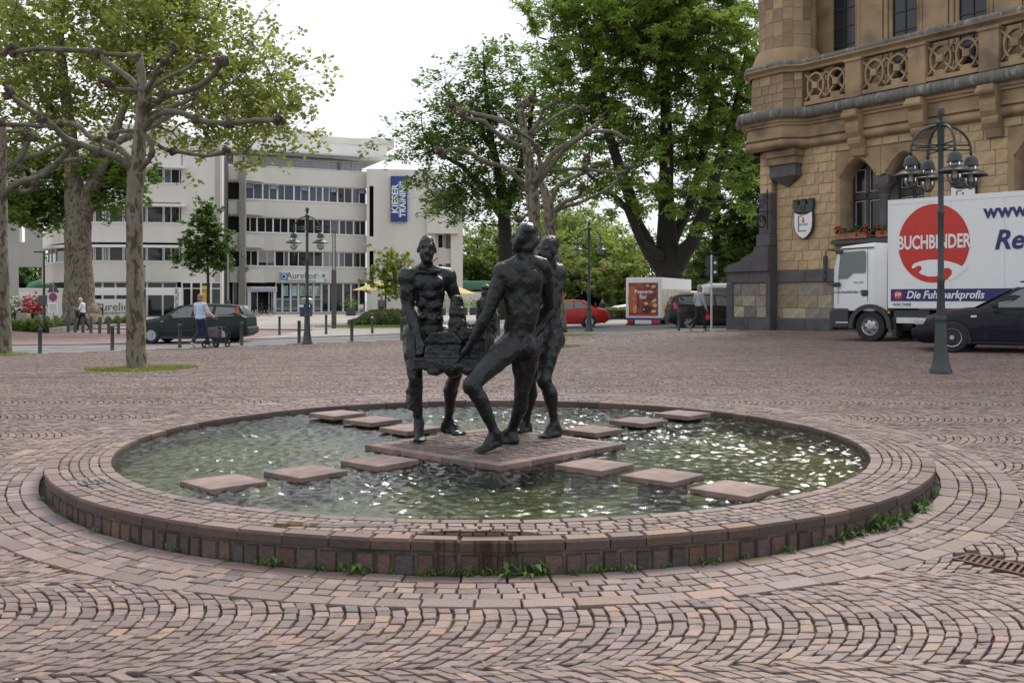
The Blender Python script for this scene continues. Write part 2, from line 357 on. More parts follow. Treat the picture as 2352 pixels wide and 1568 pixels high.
q = ring3(3.26, 3.352, .26, jit=.003, gap=.006); emit(q, up(q), stone_cols(len(q), 1.0), basin, 'inner_kerb_stone', .006, .11, 120, m_cob, 'inner_kerb_rest', .45)  # upright faces tinted darker, shade in the colour, as on the capstones
q = ring3(3.64, 3.748, .25, jit=.004, gap=.007); emit(q, up(q), stone_cols(len(q), 0.90) * np.array([1, .93, .90]), basin, 'capstone', .007, .062, 120, m_cob, 'capstone_rest', .42)  # upright faces painted darker: shade put into the colour with split-face grime
WPAL = np.array([(.095, .06, .055), (.115, .068, .055), (.085, .062, .06), (.14, .08, .055), (.10, .07, .065), (.075, .058, .06)])
n = 214; e = np.cumsum(nrg.uniform(.8, 1.2, n)); e = e / e[-1] * 2 * math.pi; qs = []; ns = []
for k in range(n):
    a0, a1 = e[k - 1] - (2 * math.pi if k == 0 else 0) + .0022, e[k] - .0022; am = (a0 + a1) / 2; rr_ = 3.732 + rng.uniform(-.006, .006)
    zt = float(RZ(0, rr_ * math.sin(am))) - .082 - rng.uniform(0, .008); zb = zt - .125
    pts = [(rr_, a0, zb), (rr_, a1, zb), (rr_, a1, zt + rng.uniform(-.004, .004)), (rr_, a0, zt)]
    qs.append([(r_ * math.cos(t_), r_ * math.sin(t_), z_) for r_, t_, z_ in pts]); ns.append((math.cos(am), math.sin(am), 0))
emit(np.array(qs), np.array(ns), WPAL[nrg.integers(0, len(WPAL), n)] * nrg.uniform(.8, 1.25, (n, 1)), basin, 'wall_block', .009, .03, 214, m_block, 'wall_block_rest')
# basin floor and inner wall
m_algae = mat('algae_basin_floor', (0.07, 0.075, 0.026), 0.8, var=0.35, scale=3.5, col2=(0.13, 0.13, 0.065), c2pos=(.4, .62), c2scale=1.6, bump=.01, bscale=20)
mb = MB(); mb.lathe([(0.001, -.17), (1.5, -.17), (3.284, -.17), (3.284, -.09)], seg=96); part('basin_floor', mb, m_algae, basin)

# ---- water: rippled sheet, clear with a sky reflection
def water_material():
    m = bpy.data.materials.new('fountain_water'); m.use_nodes = True; t = m.node_tree; n = t.nodes; n.remove(n['Principled BSDF'])
    tc = n.new('ShaderNodeTexCoord'); mp = n.new('ShaderNodeMapping'); mp.inputs['Scale'].default_value = (1, 1.35, 1); t.links.new(tc.outputs['Object'], mp.inputs['Vector'])
    n1 = n.new('ShaderNodeTexNoise'); n1.inputs['Scale'].default_value = 40; n1.inputs['Detail'].default_value = 3; n1.inputs['Distortion'].default_value = .6
    t.links.new(mp.outputs['Vector'], n1.inputs['Vector'])
    bp = n.new('ShaderNodeBump'); bp.inputs['Distance'].default_value = 0.003; t.links.new(n1.outputs['Fac'], bp.inputs['Height'])
    gl = n.new('ShaderNodeBsdfGlossy'); gl.inputs['Roughness'].default_value = .07; gl.inputs['Color'].default_value = (.96, .98, 1, 1); t.links.new(bp.outputs['Normal'], gl.inputs['Normal'])
    tr = n.new('ShaderNodeBsdfTransparent'); tr.inputs['Color'].default_value = (.80, .86, .70, 1)
    fr = n.new('ShaderNodeFresnel'); fr.inputs['IOR'].default_value = 1.47; t.links.new(bp.outputs['Normal'], fr.inputs['Normal'])
    mx = n.new('ShaderNodeMixShader'); t.links.new(fr.outputs['Fac'], mx.inputs['Fac']); t.links.new(tr.outputs['BSDF'], mx.inputs[1]); t.links.new(gl.outputs['BSDF'], mx.inputs[2])
    t.links.new(mx.outputs['Shader'], n['Material Output'].inputs['Surface']); return m
JETS = [(-2.35, .35, .030), (-.25, -2.05, .018), (1.9, .05, .026), (0.1, 1.6, .03)]
gs = .0150; gn = int(3.283 / gs) + 1; ax_ = np.arange(-gn, gn + 1) * gs; X, Y = np.meshgrid(ax_, ax_, indexing='ij'); Zw = np.zeros_like(X)
wx, wy = X + .05 * np.sin(Y * 4.1 + 1) + .03 * np.sin(Y * 9.3), Y + .05 * np.sin(X * 3.7) + .03 * np.sin(X * 8.1 + 2)
amp = .75 + .35 * np.sin(X * 1.3 + .5) * np.sin(Y * 1.1 + .3)
for k in range(64):
    a = nrg.uniform(0, math.pi); lam = .066 * (2.9 ** nrg.random()); Zw += amp * .0027 * (lam / .12) / math.sqrt(64 / 10) * np.sin((wx * math.cos(a) + wy * math.sin(a)) * 2 * math.pi / lam + nrg.uniform(0, 6.3))
for jx, jy, h in JETS:
    D = np.hypot(X - jx, Y - jy); T_ = np.arctan2(Y - jy, X - jx); Zw += .006 * np.sin(D * 42 + 1.2 * np.sin(T_ * 3)) * np.exp(-D * 1.7) + h * np.exp(-(D / .10) ** 2) * (1 + .6 * np.sin(X * 70) * np.sin(Y * 65))
RR = np.hypot(X, Y); Zw *= np.clip((3.283 - RR) / .12, .3, 1)
V = np.stack([X, Y, Zw - .002], 2).reshape(-1, 3); m2 = 2 * gn + 1
ii, jj = np.meshgrid(np.arange(m2 - 1), np.arange(m2 - 1), indexing='ij'); F = np.stack([ii * m2 + jj, (ii + 1) * m2 + jj, (ii + 1) * m2 + jj + 1, ii * m2 + jj + 1], 2).reshape(-1, 4)
F = F[(RR.reshape(-1)[F] < 3.283).all(1)]; us = np.unique(F); rm = np.full(len(V), -1); rm[us] = np.arange(len(us)); V = V[us]; F = rm[F]
mw = np_mesh('water', V, F, None, True); m_water = water_material(); mw.materials.append(m_water)
tag(link('water', mw), 'rippling greenish water filling the round fountain basin', kind='structure')
# ------------------------------------------------------------------ plinth and stepping stones in the water
m_slab = mat('red_sandstone_slab', (0.225, 0.155, 0.135), 0.7, var=0.34, scale=7, bump=.004, bscale=40, rnd=.16, col2=(0.14, 0.105, 0.098), c2pos=(.5, .62), c2scale=3.2)
m_pier = mat('wet_dark_pier', (0.05, 0.052, 0.024), 0.5, var=.3, scale=8)
PC = Vector((0.03, -0.38, 0)); PA = R(47.2); HS = 0.815; ZT = 0.044
def rot2(x, y, a=PA): return (x * math.cos(a) - y * math.sin(a), x * math.sin(a) + y * math.cos(a))
plinth = thing('sculpture_plinth', 'square cobbled island under the bronze sculpture, set cornerwise in the water', 'plinth', (PC.x, PC.y, 0), PA)
mb = MB(); mb.b2(-HS + .06, HS - .06, -HS + .06, HS - .06, -.3, ZT - .028); part('plinth_core', mb, m_pier, plinth)
for sd in range(4):
    L = 2 * HS; k = 0; x = -HS
    while x < HS - .02:
        ln = min(rng.uniform(.34, .52), HS - x); ln = HS - x if HS - x - ln < .2 else ln
        mb = MB(); mb.bevbox((x + ln / 2, -HS + .055 + rng.uniform(-.004, .004), ZT - .028 - rng.uniform(0, .003)), (ln - .006, .11, .056), .007)
        o = part('edge_slab', mb, m_slab, plinth, rz=sd * math.pi / 2, smooth=False); x += ln
Qp = []; hin = HS - .118; ns = 17; st = 2 * hin / ns
for i in range(ns):
    xx = -hin
    while xx < hin - .02:
        ln = min(rng.uniform(.075, .125), hin - xx); ln = hin - xx if hin - xx - ln < .05 else ln
        y0 = -hin + i * st; c_ = [(xx + .005, y0 + .005), (xx + ln - .005, y0 + .005), (xx + ln - .005, y0 + st - .005), (xx + .005, y0 + st - .005)]
        z = ZT - .004 + rng.uniform(-.003, .003); q = []
        for a_, b_ in c_:
            wx, wy = rot2(a_ + rng.uniform(-.004, .004), b_ + rng.uniform(-.004, .004)); q.append((wx + PC.x, wy + PC.y, z + rng.uniform(-.002, .002)))
        Qp.append(q); xx += ln
Qp = np.array(Qp); emit(Qp, np.tile([0., 0, 1], (len(Qp), 1)), stone_cols(len(Qp), .82), plinth, 'plinth_cobble', .005, .03, 300, m_cob, 'plinth_cobble_mass')
STEPS = [(-1.87, -2.12, 'nearest the rim in the front left row of three'), (-1.37, -1.72, 'middle of the front left row of three'), (-.88, -1.25, 'front left row, next to the sculpture island'),
         (.81, -1.43, 'front right row, next to the sculpture island'), (1.27, -1.88, 'middle of the front right row of three'), (1.69, -2.38, 'nearest the rim in the front right row of three'),
         (-.83, .67, 'back left row, next to the sculpture island'), (-1.29, 1.30, 'middle of the back left row of three'), (-1.75, 1.82, 'by the rim at the end of the back left row'),
         (.95, .56, 'back right row, next to the sculpture island'), (1.49, 1.22, 'middle of the back right row of three'), (2.05, 1.82, 'by the rim at the end of the back right row')]
for i, (x, y, w) in enumerate(STEPS):
    s_ = thing('stepping_stone', 'square pink stepping stone, ' + w, 'stepping stone', (x, y, 0), PA + R(rng.uniform(-3, 3)), 'stepping stones in the fountain')
    mb = MB(); bm_s = .44; zt_ = .052 + .009 * y + rng.uniform(-.003, .003); mb.bevbox((0, 0, zt_ - .024), (bm_s, bm_s, .048), .006); part('slab', mb, m_slab, s_)
    mb = MB(); mb.b2(-.13, .13, -.13, .13, -.3, zt_ - .047); part('pier', mb, m_pier, s_)
# puddle spilling over the front of the rim, with trickles down the wall
def film_mat(name, tint, ior):
    m = glass_mat(name, tint, .03, 1.0, ior); return m
m_film = film_mat('wet_film', (.66, .58, .52), 1.34)
def blob_sheet(name, cx, cy, rx, ry, seed, zf, label):
    r_ = random.Random(seed); n = 40; ring_ = []
    for k in range(n):
        a = 2 * math.pi * k / n; q = 1 + .32 * mnoise.noise(Vector((math.cos(a) * 2, math.sin(a) * 2, seed))) + .12 * math.sin(5 * a + seed)
        ring_.append((cx + rx * q * math.cos(a), cy + ry * q * math.sin(a)))
    mb = MB(); mb.add([(cx, cy, zf(cx, cy))] + [(x, y, zf(x, y)) for x, y in ring_], [(0, 1 + k, 1 + (k + 1) % n) for k in range(n)])
    return tag(part(name, mb, m_film), label, kind='structure')
blob_sheet('puddle', -.04, -3.60, .34, .07, 3, lambda x, y: float(RZ(x, y)) + .0045, 'thin puddle of overflow on the front of the rim')
blob_sheet('puddle', -.85, -3.40, .40, .05, 9, lambda x, y: float(RZ(x, y)) + .0045, 'wet cobbles left of the overflow on the rim')
mb = MB()
for x0, w, z1 in ((-.235, .030, -.19), (-.20, .015, -.16), (-.14, .02, -.12), (.02, .05, -.19), (.055, .02, -.17), (.10, .016, -.14), (.15, .026, -.19), (-.03, .02, -.09), (.19, .014, -.12)):
    for k in range(6):
        za, zb = RZ(0, -3.75) + .0 + (z1 - .0) * k / 6, RZ(0, -3.75) + (z1) * (k + 1) / 6; wa, wb = w * (1 + .3 * math.sin(k * 2.1)) / 2, w * (1 + .3 * math.sin(k * 2.1 + 2.1)) / 2
        fa = lambda x: -math.sqrt(3.757 ** 2 - x * x) - .003
        mb.quad((x0 - wa, fa(x0 - wa), za), (x0 + wa, fa(x0 + wa), za), (x0 + wb, fa(x0 + wb), zb), (x0 - wb, fa(x0 - wb), zb))
tag(part('water_trickle', mb, m_film), 'dark wet trickles running down the basin wall', kind='stuff')
# service plate on the rim and drain grate in the paving
m_iron = mat('cast_iron', (0.055, 0.05, 0.048), 0.55, metal=.6, var=.3, scale=12, bump=.002, bscale=80)
m_plate = mat('grey_metal_plate', (0.20, 0.21, 0.20), 0.5, metal=.5, var=.2, scale=9)
pa = R(217.2); px_, py_ = 3.50 * math.cos(pa), 3.50 * math.sin(pa)
pl = thing('service_plate', 'grey slotted metal plate let into the left of the rim', 'metal plate', (px_, py_, float(RZ(px_, py_)) + .006), pa)
mb = MB(); mb.bevbox((0, 0, 0), (.19, .14, .012), .003); part('plate', mb, m_plate, pl)
for k in range(4):
    mb = MB(); mb.bevbox((-.06 + .04 * k, 0, .0085), (.016, .11, .006), .002); part('slot_bar', mb, m_iron, pl)
for gx_, gy_, ga in GRATES:
    gt = thing('drain_grate', 'long rusty slotted drain grate in the cobbles at lower right', 'drain', (gx_, gy_, Gf(gx_, gy_) - .004), ga)
    mb = MB(); mb.b2(-.33, .33, -.10, .10, -.03, -.018); part('gully', mb, mat('gully_dark', (.012, .011, .01), .9), gt)
    m_rust = mat('rusty_iron', (.12, .06, .045), .7, metal=.3, var=.3, scale=20)
    mb = MB(); mb.b2(-.33, .33, .082, .10, -.018, .002); mb.b2(-.33, .33, -.10, -.082, -.018, .002); mb.b2(-.33, -.31, -.082, .082, -.018, .002); mb.b2(.31, .33, -.082, .082, -.018, .002); part('frame', mb, m_rust, gt)
    for k in range(16):
        mb = MB(); mb.box((0, 0, 0), (.014, .17, .018), rz=R(18)); part('grate_bar', mb, m_rust, gt, loc=(-.29 + .0387 * k, 0, -.007))
# weeds at the wall foot
m_weed = mat('weed_leaf', (0.07, 0.135, 0.025), .6, var=.3, scale=30, rnd=.25, trans=.3)
m_bloom = mat('daisy_white', (.75, .75, .7), .6)
def weed_mesh(seed, big):
    r_ = random.Random(seed); mb = MB(); n = 26 if big else 15
    for k in range(n):
        a = r_.uniform(0, 6.3); L = r_.uniform(.03, .075) * (1.25 if big else .8); w = L * r_.uniform(.10, .2); rise = r_.uniform(.15, .9); o = Vector((r_.uniform(-.05, .05), r_.uniform(-.015, .015), 0)) * (1.5 if big else 1)
        d = Vector((math.cos(a), math.sin(a), 0)); s_ = Vector((-math.sin(a), math.cos(a), 0))
        p0, p1, p2 = o, o + d * L * .55 + Vector((0, 0, L * rise)), o + d * L + Vector((0, 0, L * rise * .55))
        mb.add([p0, p1 - s_ * w, p1 + s_ * w, p2, p1 + Vector((0, 0, w * .3))], [(0, 1, 4), (0, 4, 2), (1, 3, 4), (4, 3, 2)])
    for k in range(5):
        a = r_.uniform(0, 6.3); L = r_.uniform(.05, .11); d = Vector((math.cos(a) * .4, math.sin(a) * .4, 1)).normalized(); w = .002
        s_ = Vector((-math.sin(a), math.cos(a), 0)); mb.add([-s_ * w, s_ * w, d * L], [(0, 1, 2)])
    return mb.mesh('weed_tuft')
WV = [weed_mesh(s, s % 2 == 0) for s in range(6)]
for q in WV: q.materials.append(m_weed)
spots = [(-148, .6), (-139, .8), (-131, .6), (-125, .8), (-119.5, .7), (-113, .8), (-108.5, 1.0), (-104, 1.3), (-101, 1.1), (-97.5, 1.0), (-94.5, .8), (-91.8, 1.4), (-90.2, .9), (-88.6, 1.1), (-86.6, 1.5), (-84.6, 1.1), (-82.6, .8), (-80.4, 1.2), (-78.0, .9), (-74.2, 1.0), (-70, .8),
         (-66.5, .9), (-62, .9), (-57.5, 1.0), (-54.4, 1.2), (-52.2, 1.4), (-50.4, 1.3), (-48.6, 1.7), (-47.2, 1.9), (-45.6, 1.6), (-43.8, 1.3), (-41, .9), (-37.5, 1.3), (-35, .9), (-29, .7), (-93.2, .9), (-100, .8), (-106, .9), (-85.5, 1)]
for k, (dg, sc) in enumerate(spots):
    a = R(dg); r_ = 3.765 + rng.uniform(-.004, .02); x, y = r_ * math.cos(a), r_ * math.sin(a)
    o = tag(link('weed_tuft', WV[k % 6], None, (x, y, Gf(x, y) - .008), a + math.pi / 2 + rng.uniform(-.4, .4)), 'small green weed growing at the foot of the basin wall', 'weed', 'weeds along the basin wall'); o.scale = (sc * .85,) * 3
# moss in the joints of rim and paving
mb = MB(); r_ = random.Random(5)
for k in range(150):
    if k < 60: a = R(r_.uniform(-160, -10)); q = r_.choice([3.352, 3.424, 3.496, 3.568, 3.64]) + r_.uniform(-.004, .004); x, y = q * math.cos(a), q * math.sin(a); z = float(RZ(x, y)) - .006
    else:
        d = r_.uniform(3.9, 7.5); x = gx(r_.uniform(60, 2300), d); y = CAMY + d; z = Gf(x, y) - .012
        if math.hypot(x, y) < 3.9: continue
    for j in range(r_.randint(3, 9)):
        mb.ball((x + r_.gauss(0, .022), y + r_.gauss(0, .010), z), (r_.uniform(.006, .014), r_.uniform(.005, .009), r_.uniform(.006, .011)), seg=5, rings=3)
tag(part('moss', mb, mat('moss', (.085, .12, .02), .95, var=.4, scale=40), None), 'small cushions of moss in the joints', kind='stuff')

mb = MB(); r_ = random.Random(17)
for k in range(170):                                  # petals, crumbs and dry leaf bits on the paving
    d = r_.uniform(3.9, 13); x = gx(r_.uniform(20, 2330), d); y = CAMY + d
    if math.hypot(x, y) < 3.8: continue
    a = r_.uniform(0, 6.3); s_ = r_.uniform(.006, .016); z = Gf(x, y) + .006; c_, w_ = math.cos(a) * s_, math.sin(a) * s_
    mb.add([(x - c_, y - w_, z), (x + w_ * .5, y - c_ * .5, z + .004), (x + c_, y + w_, z), (x - w_ * .5, y + c_ * .5, z + .002)], [(0, 1, 2, 3)])
tag(part('litter', mb, mat('litter_bits', (.45, .42, .34), .8, var=.5, scale=3)), 'petals and small bits of litter strewn over the cobbles', kind='stuff')
# ------------------------------------------------------------------ solids grown from overlapping limbs (remeshed into one skin)
def capsule(mb, p0, p1, r0, r1, seg=14):
    p0, p1 = Vector(p0), Vector(p1); ax = p1 - p0; L = max(ax.length, 1e-4); ax /= L; path = []; rad = []
    for k in range(5): a = math.pi / 2 * k / 4; path.append(p0 - ax * r0 * math.cos(a)); rad.append(max(r0 * math.sin(a), 1e-3))
    for k in range(5): a = math.pi / 2 * k / 4; path.append(p1 + ax * r1 * math.sin(a)); rad.append(max(r1 * math.cos(a), 1e-3))
    mb.tube(path, rad, seg)
def chain(mb, pts):
    """pts: list of (Vector, radius)"""
    for (a, ra), (b, rb) in zip(pts[:-1], pts[1:]): capsule(mb, a, b, ra, rb)
def grow(name, mb, voxel, smooth=0.5, it=2, disp=(), ratio=None, shade=False):
    me = mb.mesh(name); o = bpy.data.objects.new(name, me); COL.objects.link(o)
    m = o.modifiers.new('r', 'REMESH'); m.mode = 'VOXEL'; m.voxel_size = voxel; m.adaptivity = 0
    if it: s = o.modifiers.new('s', 'SMOOTH'); s.factor = smooth; s.iterations = it
    for k, (kind, size, strength) in enumerate(disp):
        tx = bpy.data.textures.new(name + str(k), kind); tx.noise_scale = size
        if kind == 'CLOUDS': tx.noise_depth = 2
        d = o.modifiers.new('d%d' % k, 'DISPLACE'); d.texture = tx; d.strength = strength; d.mid_level = .5; d.texture_coords = 'LOCAL'
    if ratio: q = o.modifiers.new('c', 'DECIMATE'); q.ratio = ratio
    dg = bpy.context.evaluated_depsgraph_get(); out = bpy.data.meshes.new_from_object(o.evaluated_get(dg)); bpy.data.objects.remove(o); bpy.data.meshes.remove(me)
    out.name = name; out.polygons.foreach_set('use_smooth', np.full(len(out.polygons), shade)); return out
# ------------------------------------------------------------------ the bronze sculpture
m_bronze = mat('dark_bronze', (0.021, 0.022, 0.024), 0.30, metal=.5, var=.35, scale=9, bump=.004, bscale=50, col2=(0.024, 0.031, 0.031), c2pos=(.48, .66), c2scale=4, spec=.5)
sculpt = thing('bronze_sculpture', 'dark bronze sculpture of three nude men carrying a model of a church between them', 'sculpture', (PC.x, PC.y, ZT))
DISP = (('VORONOI', .085, .014), ('CLOUDS', .12, .012), ('CLOUDS', .03, .004))
def hand(mb, wrist, tip, side, r=.034):
    """palm plus four curled fingers and a thumb"""
    w, t = Vector(wrist), Vector(tip); d = (t - w).normalized(); s = Vector(side).normalized(); n = d.cross(s)
    L = (t - w).length; palm = w + d * L * .5
    chain(mb, [(w, r * .9), (palm, r * 1.05)])
    for k, q in enumerate((-1.3, -.45, .4, 1.2)):
        b = palm + s * (q * r * .75); m_ = b + d * L * (.42 - .04 * abs(q)) + n * .008; e = m_ + d * L * .22 + n * .035
        chain(mb, [(b, .013), (m_, .012), (e, .010)])
    b = palm + s * r * 1.2 - d * L * .2; chain(mb, [(b, .014), (b + s * .035 + d * .03, .012), (b + s * .035 + d * .065 + n * .01, .011)])
def foot(mb, ankle, heel, toe, w=.045):
    a, h, t = Vector(ankle), Vector(heel), Vector(toe); d = (t - h); side = Vector((-d.y, d.x, 0)).normalized(); ball = h + d * .68
    chain(mb, [(a, .050), (h + Vector((0, 0, .01)), .044)]); chain(mb, [(a, .048), (h + d * .45 + Vector((0, 0, .05)), .042), (ball, .036)]); chain(mb, [(h, .042), (ball, .038)])
    for k in range(5):
        q = (k - 2) / 2; b = ball + side * (q * w * .85); chain(mb, [(b, .022), (t + side * (q * w * 1.05) - d * (.05 * abs(q) + .02 * k * .5), .016 if k else .020)])
def leg(mb, hip, knee, ankle, heel, toe, back, k=1.0):
    """back: direction in which calf and buttock bulge"""
    h, kn, a, b = Vector(hip), Vector(knee), Vector(ankle), Vector(back).normalized()
    chain(mb, [(h, .112 * k), (h.lerp(kn, .4) - b * .012, .102 * k), (h.lerp(kn, .78), .074 * k), (kn, .064 * k)])
    capsule(mb, kn - b * .022, kn - b * .018 - Vector((0, 0, .03)), .048 * k, .044 * k)
    chain(mb, [(kn, .060 * k), (kn.lerp(a, .32) + b * .026, .068 * k), (kn.lerp(a, .65) + b * .012, .048 * k), (a, .039 * k)])
    capsule(mb, kn.lerp(a, .1) - b * .02, kn.lerp(a, .8) - b * .012, .034 * k, .026 * k)
    foot(mb, a, heel, toe)
def arm(mb, sh, el, wr, tip, side, k=1.0):
    s, e, w = Vector(sh), Vector(el), Vector(wr)
    mb.ball(s.lerp(e, .1), (.082 * k, .082 * k, .098 * k)); chain(mb, [(s, .072 * k), (s.lerp(e, .5), .064 * k), (e, .050 * k)])
    chain(mb, [(e, .050 * k), (e.lerp(w, .3), .055 * k), (w, .032 * k)]); hand(mb, w, tip, side)
def head(mb, top, chin, nose, w=.078):
    t, c = Vector(top), Vector(chin); n = Vector(nose).normalized(); mid = t.lerp(c, .42)
    side = Vector((0, 0, 1)).cross(n).normalized(); rot = Matrix((side, n, Vector((0, 0, 1)))).transposed(); H = (t - c).length
    mb.ball(mid - n * .015, (w, .098, H * .46), rot); mb.ball(t.lerp(c, .72) + n * .03, (w * .84, .068, H * .33), rot)       # skull, jaw
    chain(mb, [(t.lerp(c, .45) + n * .088, .013), (t.lerp(c, .64) + n * .112, .019)])                                        # nose
    capsule(mb, t.lerp(c, .40) + n * .082 + side * .042, t.lerp(c, .40) + n * .082 - side * .042, .017, .017)               # brow
    capsule(mb, t.lerp(c, .78) + n * .084 + side * .022, t.lerp(c, .78) + n * .084 - side * .022, .012, .012)               # mouth
    mb.ball(c + n * .07 + Vector((0, 0, .02)), .027)                                                                         # chin
    for q in (1, -1): mb.ball(t.lerp(c, .55) + side * q * (w + .004) - n * .012, (.014, .026, .036), rot)                     # ears
    return rot
# --- first man: faces the viewer
mb = MB(); f_ = Vector((.10, -1, 0)).normalized()
pel = at(987, 752, 9.15); chest = at(984, 640, 9.15); neckb = at(980, 606, 9.14); hd_t, hd_c = at(981, 530, 9.10), at(979, 590, 9.06)
sL, sR = at(934, 620, 9.08), at(1026, 621, 9.22)
rotA = Matrix((Vector((0, 0, 1)).cross(-f_).normalized() * -1, f_, Vector((0, 0, 1)))).transposed()
head(mb, hd_t, hd_c, (.12, -1, 0)); chain(mb, [(neckb - Vector((0, 0, .02)), .062), (at(980, 584, 9.11), .052)])
mb.ball(chest, (.165, .105, .15)); mb.ball(at(988, 690, 9.15), (.125, .085, .15)); mb.ball(pel, (.140, .095, .12)); mb.ball(at(985, 664, 9.15), (.155, .098, .13)); mb.ball(at(988, 722, 9.15), (.128, .09, .11))
chain(mb, [(sL, .066), (neckb, .060), (sR, .066)])
for px, py, rx, rz, q in ((963, 637, .064, .062, 0), (1005, 637, .064, .062, 0), (966, 688, .046, .040, .012), (1006, 690, .046, .040, .012), (971, 716, .046, .036, .012), (1008, 718, .044, .036, .012), (988, 668, .05, .03, 0)):
    mb.ball(at(px, py, 9.15 - .082 + q), (rx, .038, rz))
for px, py, a, b in ((958, 611, 975, 613), (985, 613, 1012, 611)): capsule(mb, at(px, py, 9.055), at(a, b, 9.06), .017, .017)
arm(mb, sL, at(936, 694, 9.05), at(962, 765, 8.93), at(968, 800, 8.86), (1, -.3, .2), 1.12); arm(mb, sR, at(1046, 674, 9.25), at(1066, 732, 9.12), at(1072, 765, 9.05), (-1, 0, .2), 1.05)
leg(mb, at(951, 760, 9.12), at(953, 856, 8.93), at(962, 960, 8.98), at(962, 983, 9.04), at(965, 1001, 8.82), (-.25, 1, 0)); leg(mb, at(1018, 760, 9.25), at(1046, 850, 9.22), at(1029, 956, 9.52), at(1022, 973, 9.58), at(1064, 985, 9.40), (-.8, .5, 0))
mb.box(at(941, 906, 8.95), (.045, .10, .19), rz=.5); capsule(mb, at(945, 880, 8.92), at(960, 945, 8.94), .02, .014)
part('carrying_man', grow('carrying_man', mb, .0125, it=5, disp=DISP, ratio=.13), m_bronze, sculpt, world=True)['label'] = 'bald bronze man facing the viewer at the church model'
# --- second man: seen from behind, stepping to the left
mb = MB()
head(mb, at(1207, 503, 8.52), at(1198, 566, 8.50), (-.86, .5, 0), .082); mb.ball(at(1211, 519, 8.52), (.098, .112, .078), bumpy=.25)     # head with thick hair
capsule(mb, at(1228, 540, 8.50), at(1214, 556, 8.47), .05, .045)
chain(mb, [(at(1214, 584, 8.52), .066), (at(1208, 556, 8.52), .058)])
mb.ball(at(1201, 636, 8.52), (.185, .115, .175)); mb.ball(at(1196, 706, 8.55), (.138, .095, .15)); mb.ball(at(1194, 768, 8.55), (.155, .115, .115)); mb.ball(at(1200, 670, 8.53), (.168, .108, .15)); mb.ball(at(1197, 690, 8.54), (.152, .10, .15)); mb.ball(at(1195, 738, 8.55), (.143, .10, .11)); mb.ball(at(1198, 690, 8.525), (.158, .104, .31)); capsule(mb, at(1196, 600, 8.47), at(1194, 760, 8.50), .075, .07)
chain(mb, [(at(1158, 606, 8.50), .070), (at(1210, 583, 8.52), .064), (at(1247, 599, 8.55), .072)])
mb.ball(at(1178, 630, 8.43), (.075, .035, .085)); mb.ball(at(1226, 628, 8.44), (.075, .035, .085)); mb.ball(at(1178, 790, 8.47), (.085, .075, .085)); mb.ball(at(1216, 786, 8.48), (.085, .08, .095))
arm(mb, at(1157, 608, 8.49), at(1119, 712, 8.46), at(1079, 782, 8.52), at(1056, 812, 8.58), (.5, -.4, .6), 1.08); arm(mb, at(1249, 606, 8.58), at(1262, 690, 8.78), at(1218, 742, 9.0), at(1190, 752, 9.02), (0, -.3, 1), 1.05)
leg(mb, at(1174, 782, 8.52), at(1080, 872, 8.24), at(1137, 982, 8.36), at(1149, 1000, 8.42), at(1097, 1024, 8.24), (.85, .3, 0), 1.06); leg(mb, at(1211, 790, 8.60), at(1198, 892, 8.66), at(1174, 978, 8.84), at(1183, 1001, 8.80), at(1120, 1000, 8.96), (.6, -.5, 0), 1.06)
part('carrying_man', grow('carrying_man', mb, .0125, smooth=.6, it=7, disp=(('VORONOI', .09, .011), ('CLOUDS', .12, .012), ('CLOUDS', .03, .004)), ratio=.16), m_bronze, sculpt, world=True)['label'] = 'bronze man seen from behind, lunging towards the church model'
# --- third man: behind on the right, looking left
mb = MB()
head(mb, at(1260, 536, 9.28), at(1252, 592, 9.24), (-.62, -.78, 0), .080); mb.ball(at(1263, 546, 9.30), (.09, .10, .072), bumpy=.3); capsule(mb, at(1274, 541, 9.27), at(1277, 556, 9.29), .034, .03)
chain(mb, [(at(1268, 606, 9.32), .060), (at(1262, 584, 9.29), .052)])
mb.ball(at(1262, 646, 9.34), (.135, .105, .165)); mb.ball(at(1264, 706, 9.34), (.105, .085, .14)); mb.ball(at(1266, 756, 9.33), (.12, .095, .11)); mb.ball(at(1263, 676, 9.34), (.122, .095, .14)); mb.ball(at(1265, 732, 9.34), (.11, .088, .1)); mb.ball(at(1250, 640, 9.26), (.075, .05, .07)); mb.ball(at(1282, 768, 9.37), (.075, .085, .09))
chain(mb, [(at(1240, 612, 9.42), .062), (at(1266, 603, 9.33), .058), (at(1285, 609, 9.27), .066)])
arm(mb, at(1285, 612, 9.26), at(1270, 696, 9.17), at(1238, 748, 9.10), at(1216, 768, 9.06), (0, -.4, 1), 1.0); arm(mb, at(1238, 616, 9.44), at(1228, 690, 9.45), at(1196, 745, 9.28), at(1170, 752, 9.22), (0, -.3, 1), 1.0)
leg(mb, at(1266, 768, 9.30), at(1250, 862, 9.16), at(1275, 962, 9.28), at(1283, 981, 9.31), at(1243, 991, 9.17), (.8, .3, 0), 1.0); leg(mb, at(1256, 766, 9.44), at(1216, 862, 9.46), at(1206, 962, 9.66), at(1214, 977, 9.68), at(1180, 979, 9.54), (.8, .3, 0), 1.0)
part('carrying_man', grow('carrying_man', mb, .0125, it=5, disp=DISP, ratio=.14), m_bronze, sculpt, world=True)['label'] = 'bronze man on the far right looking down at the church model'
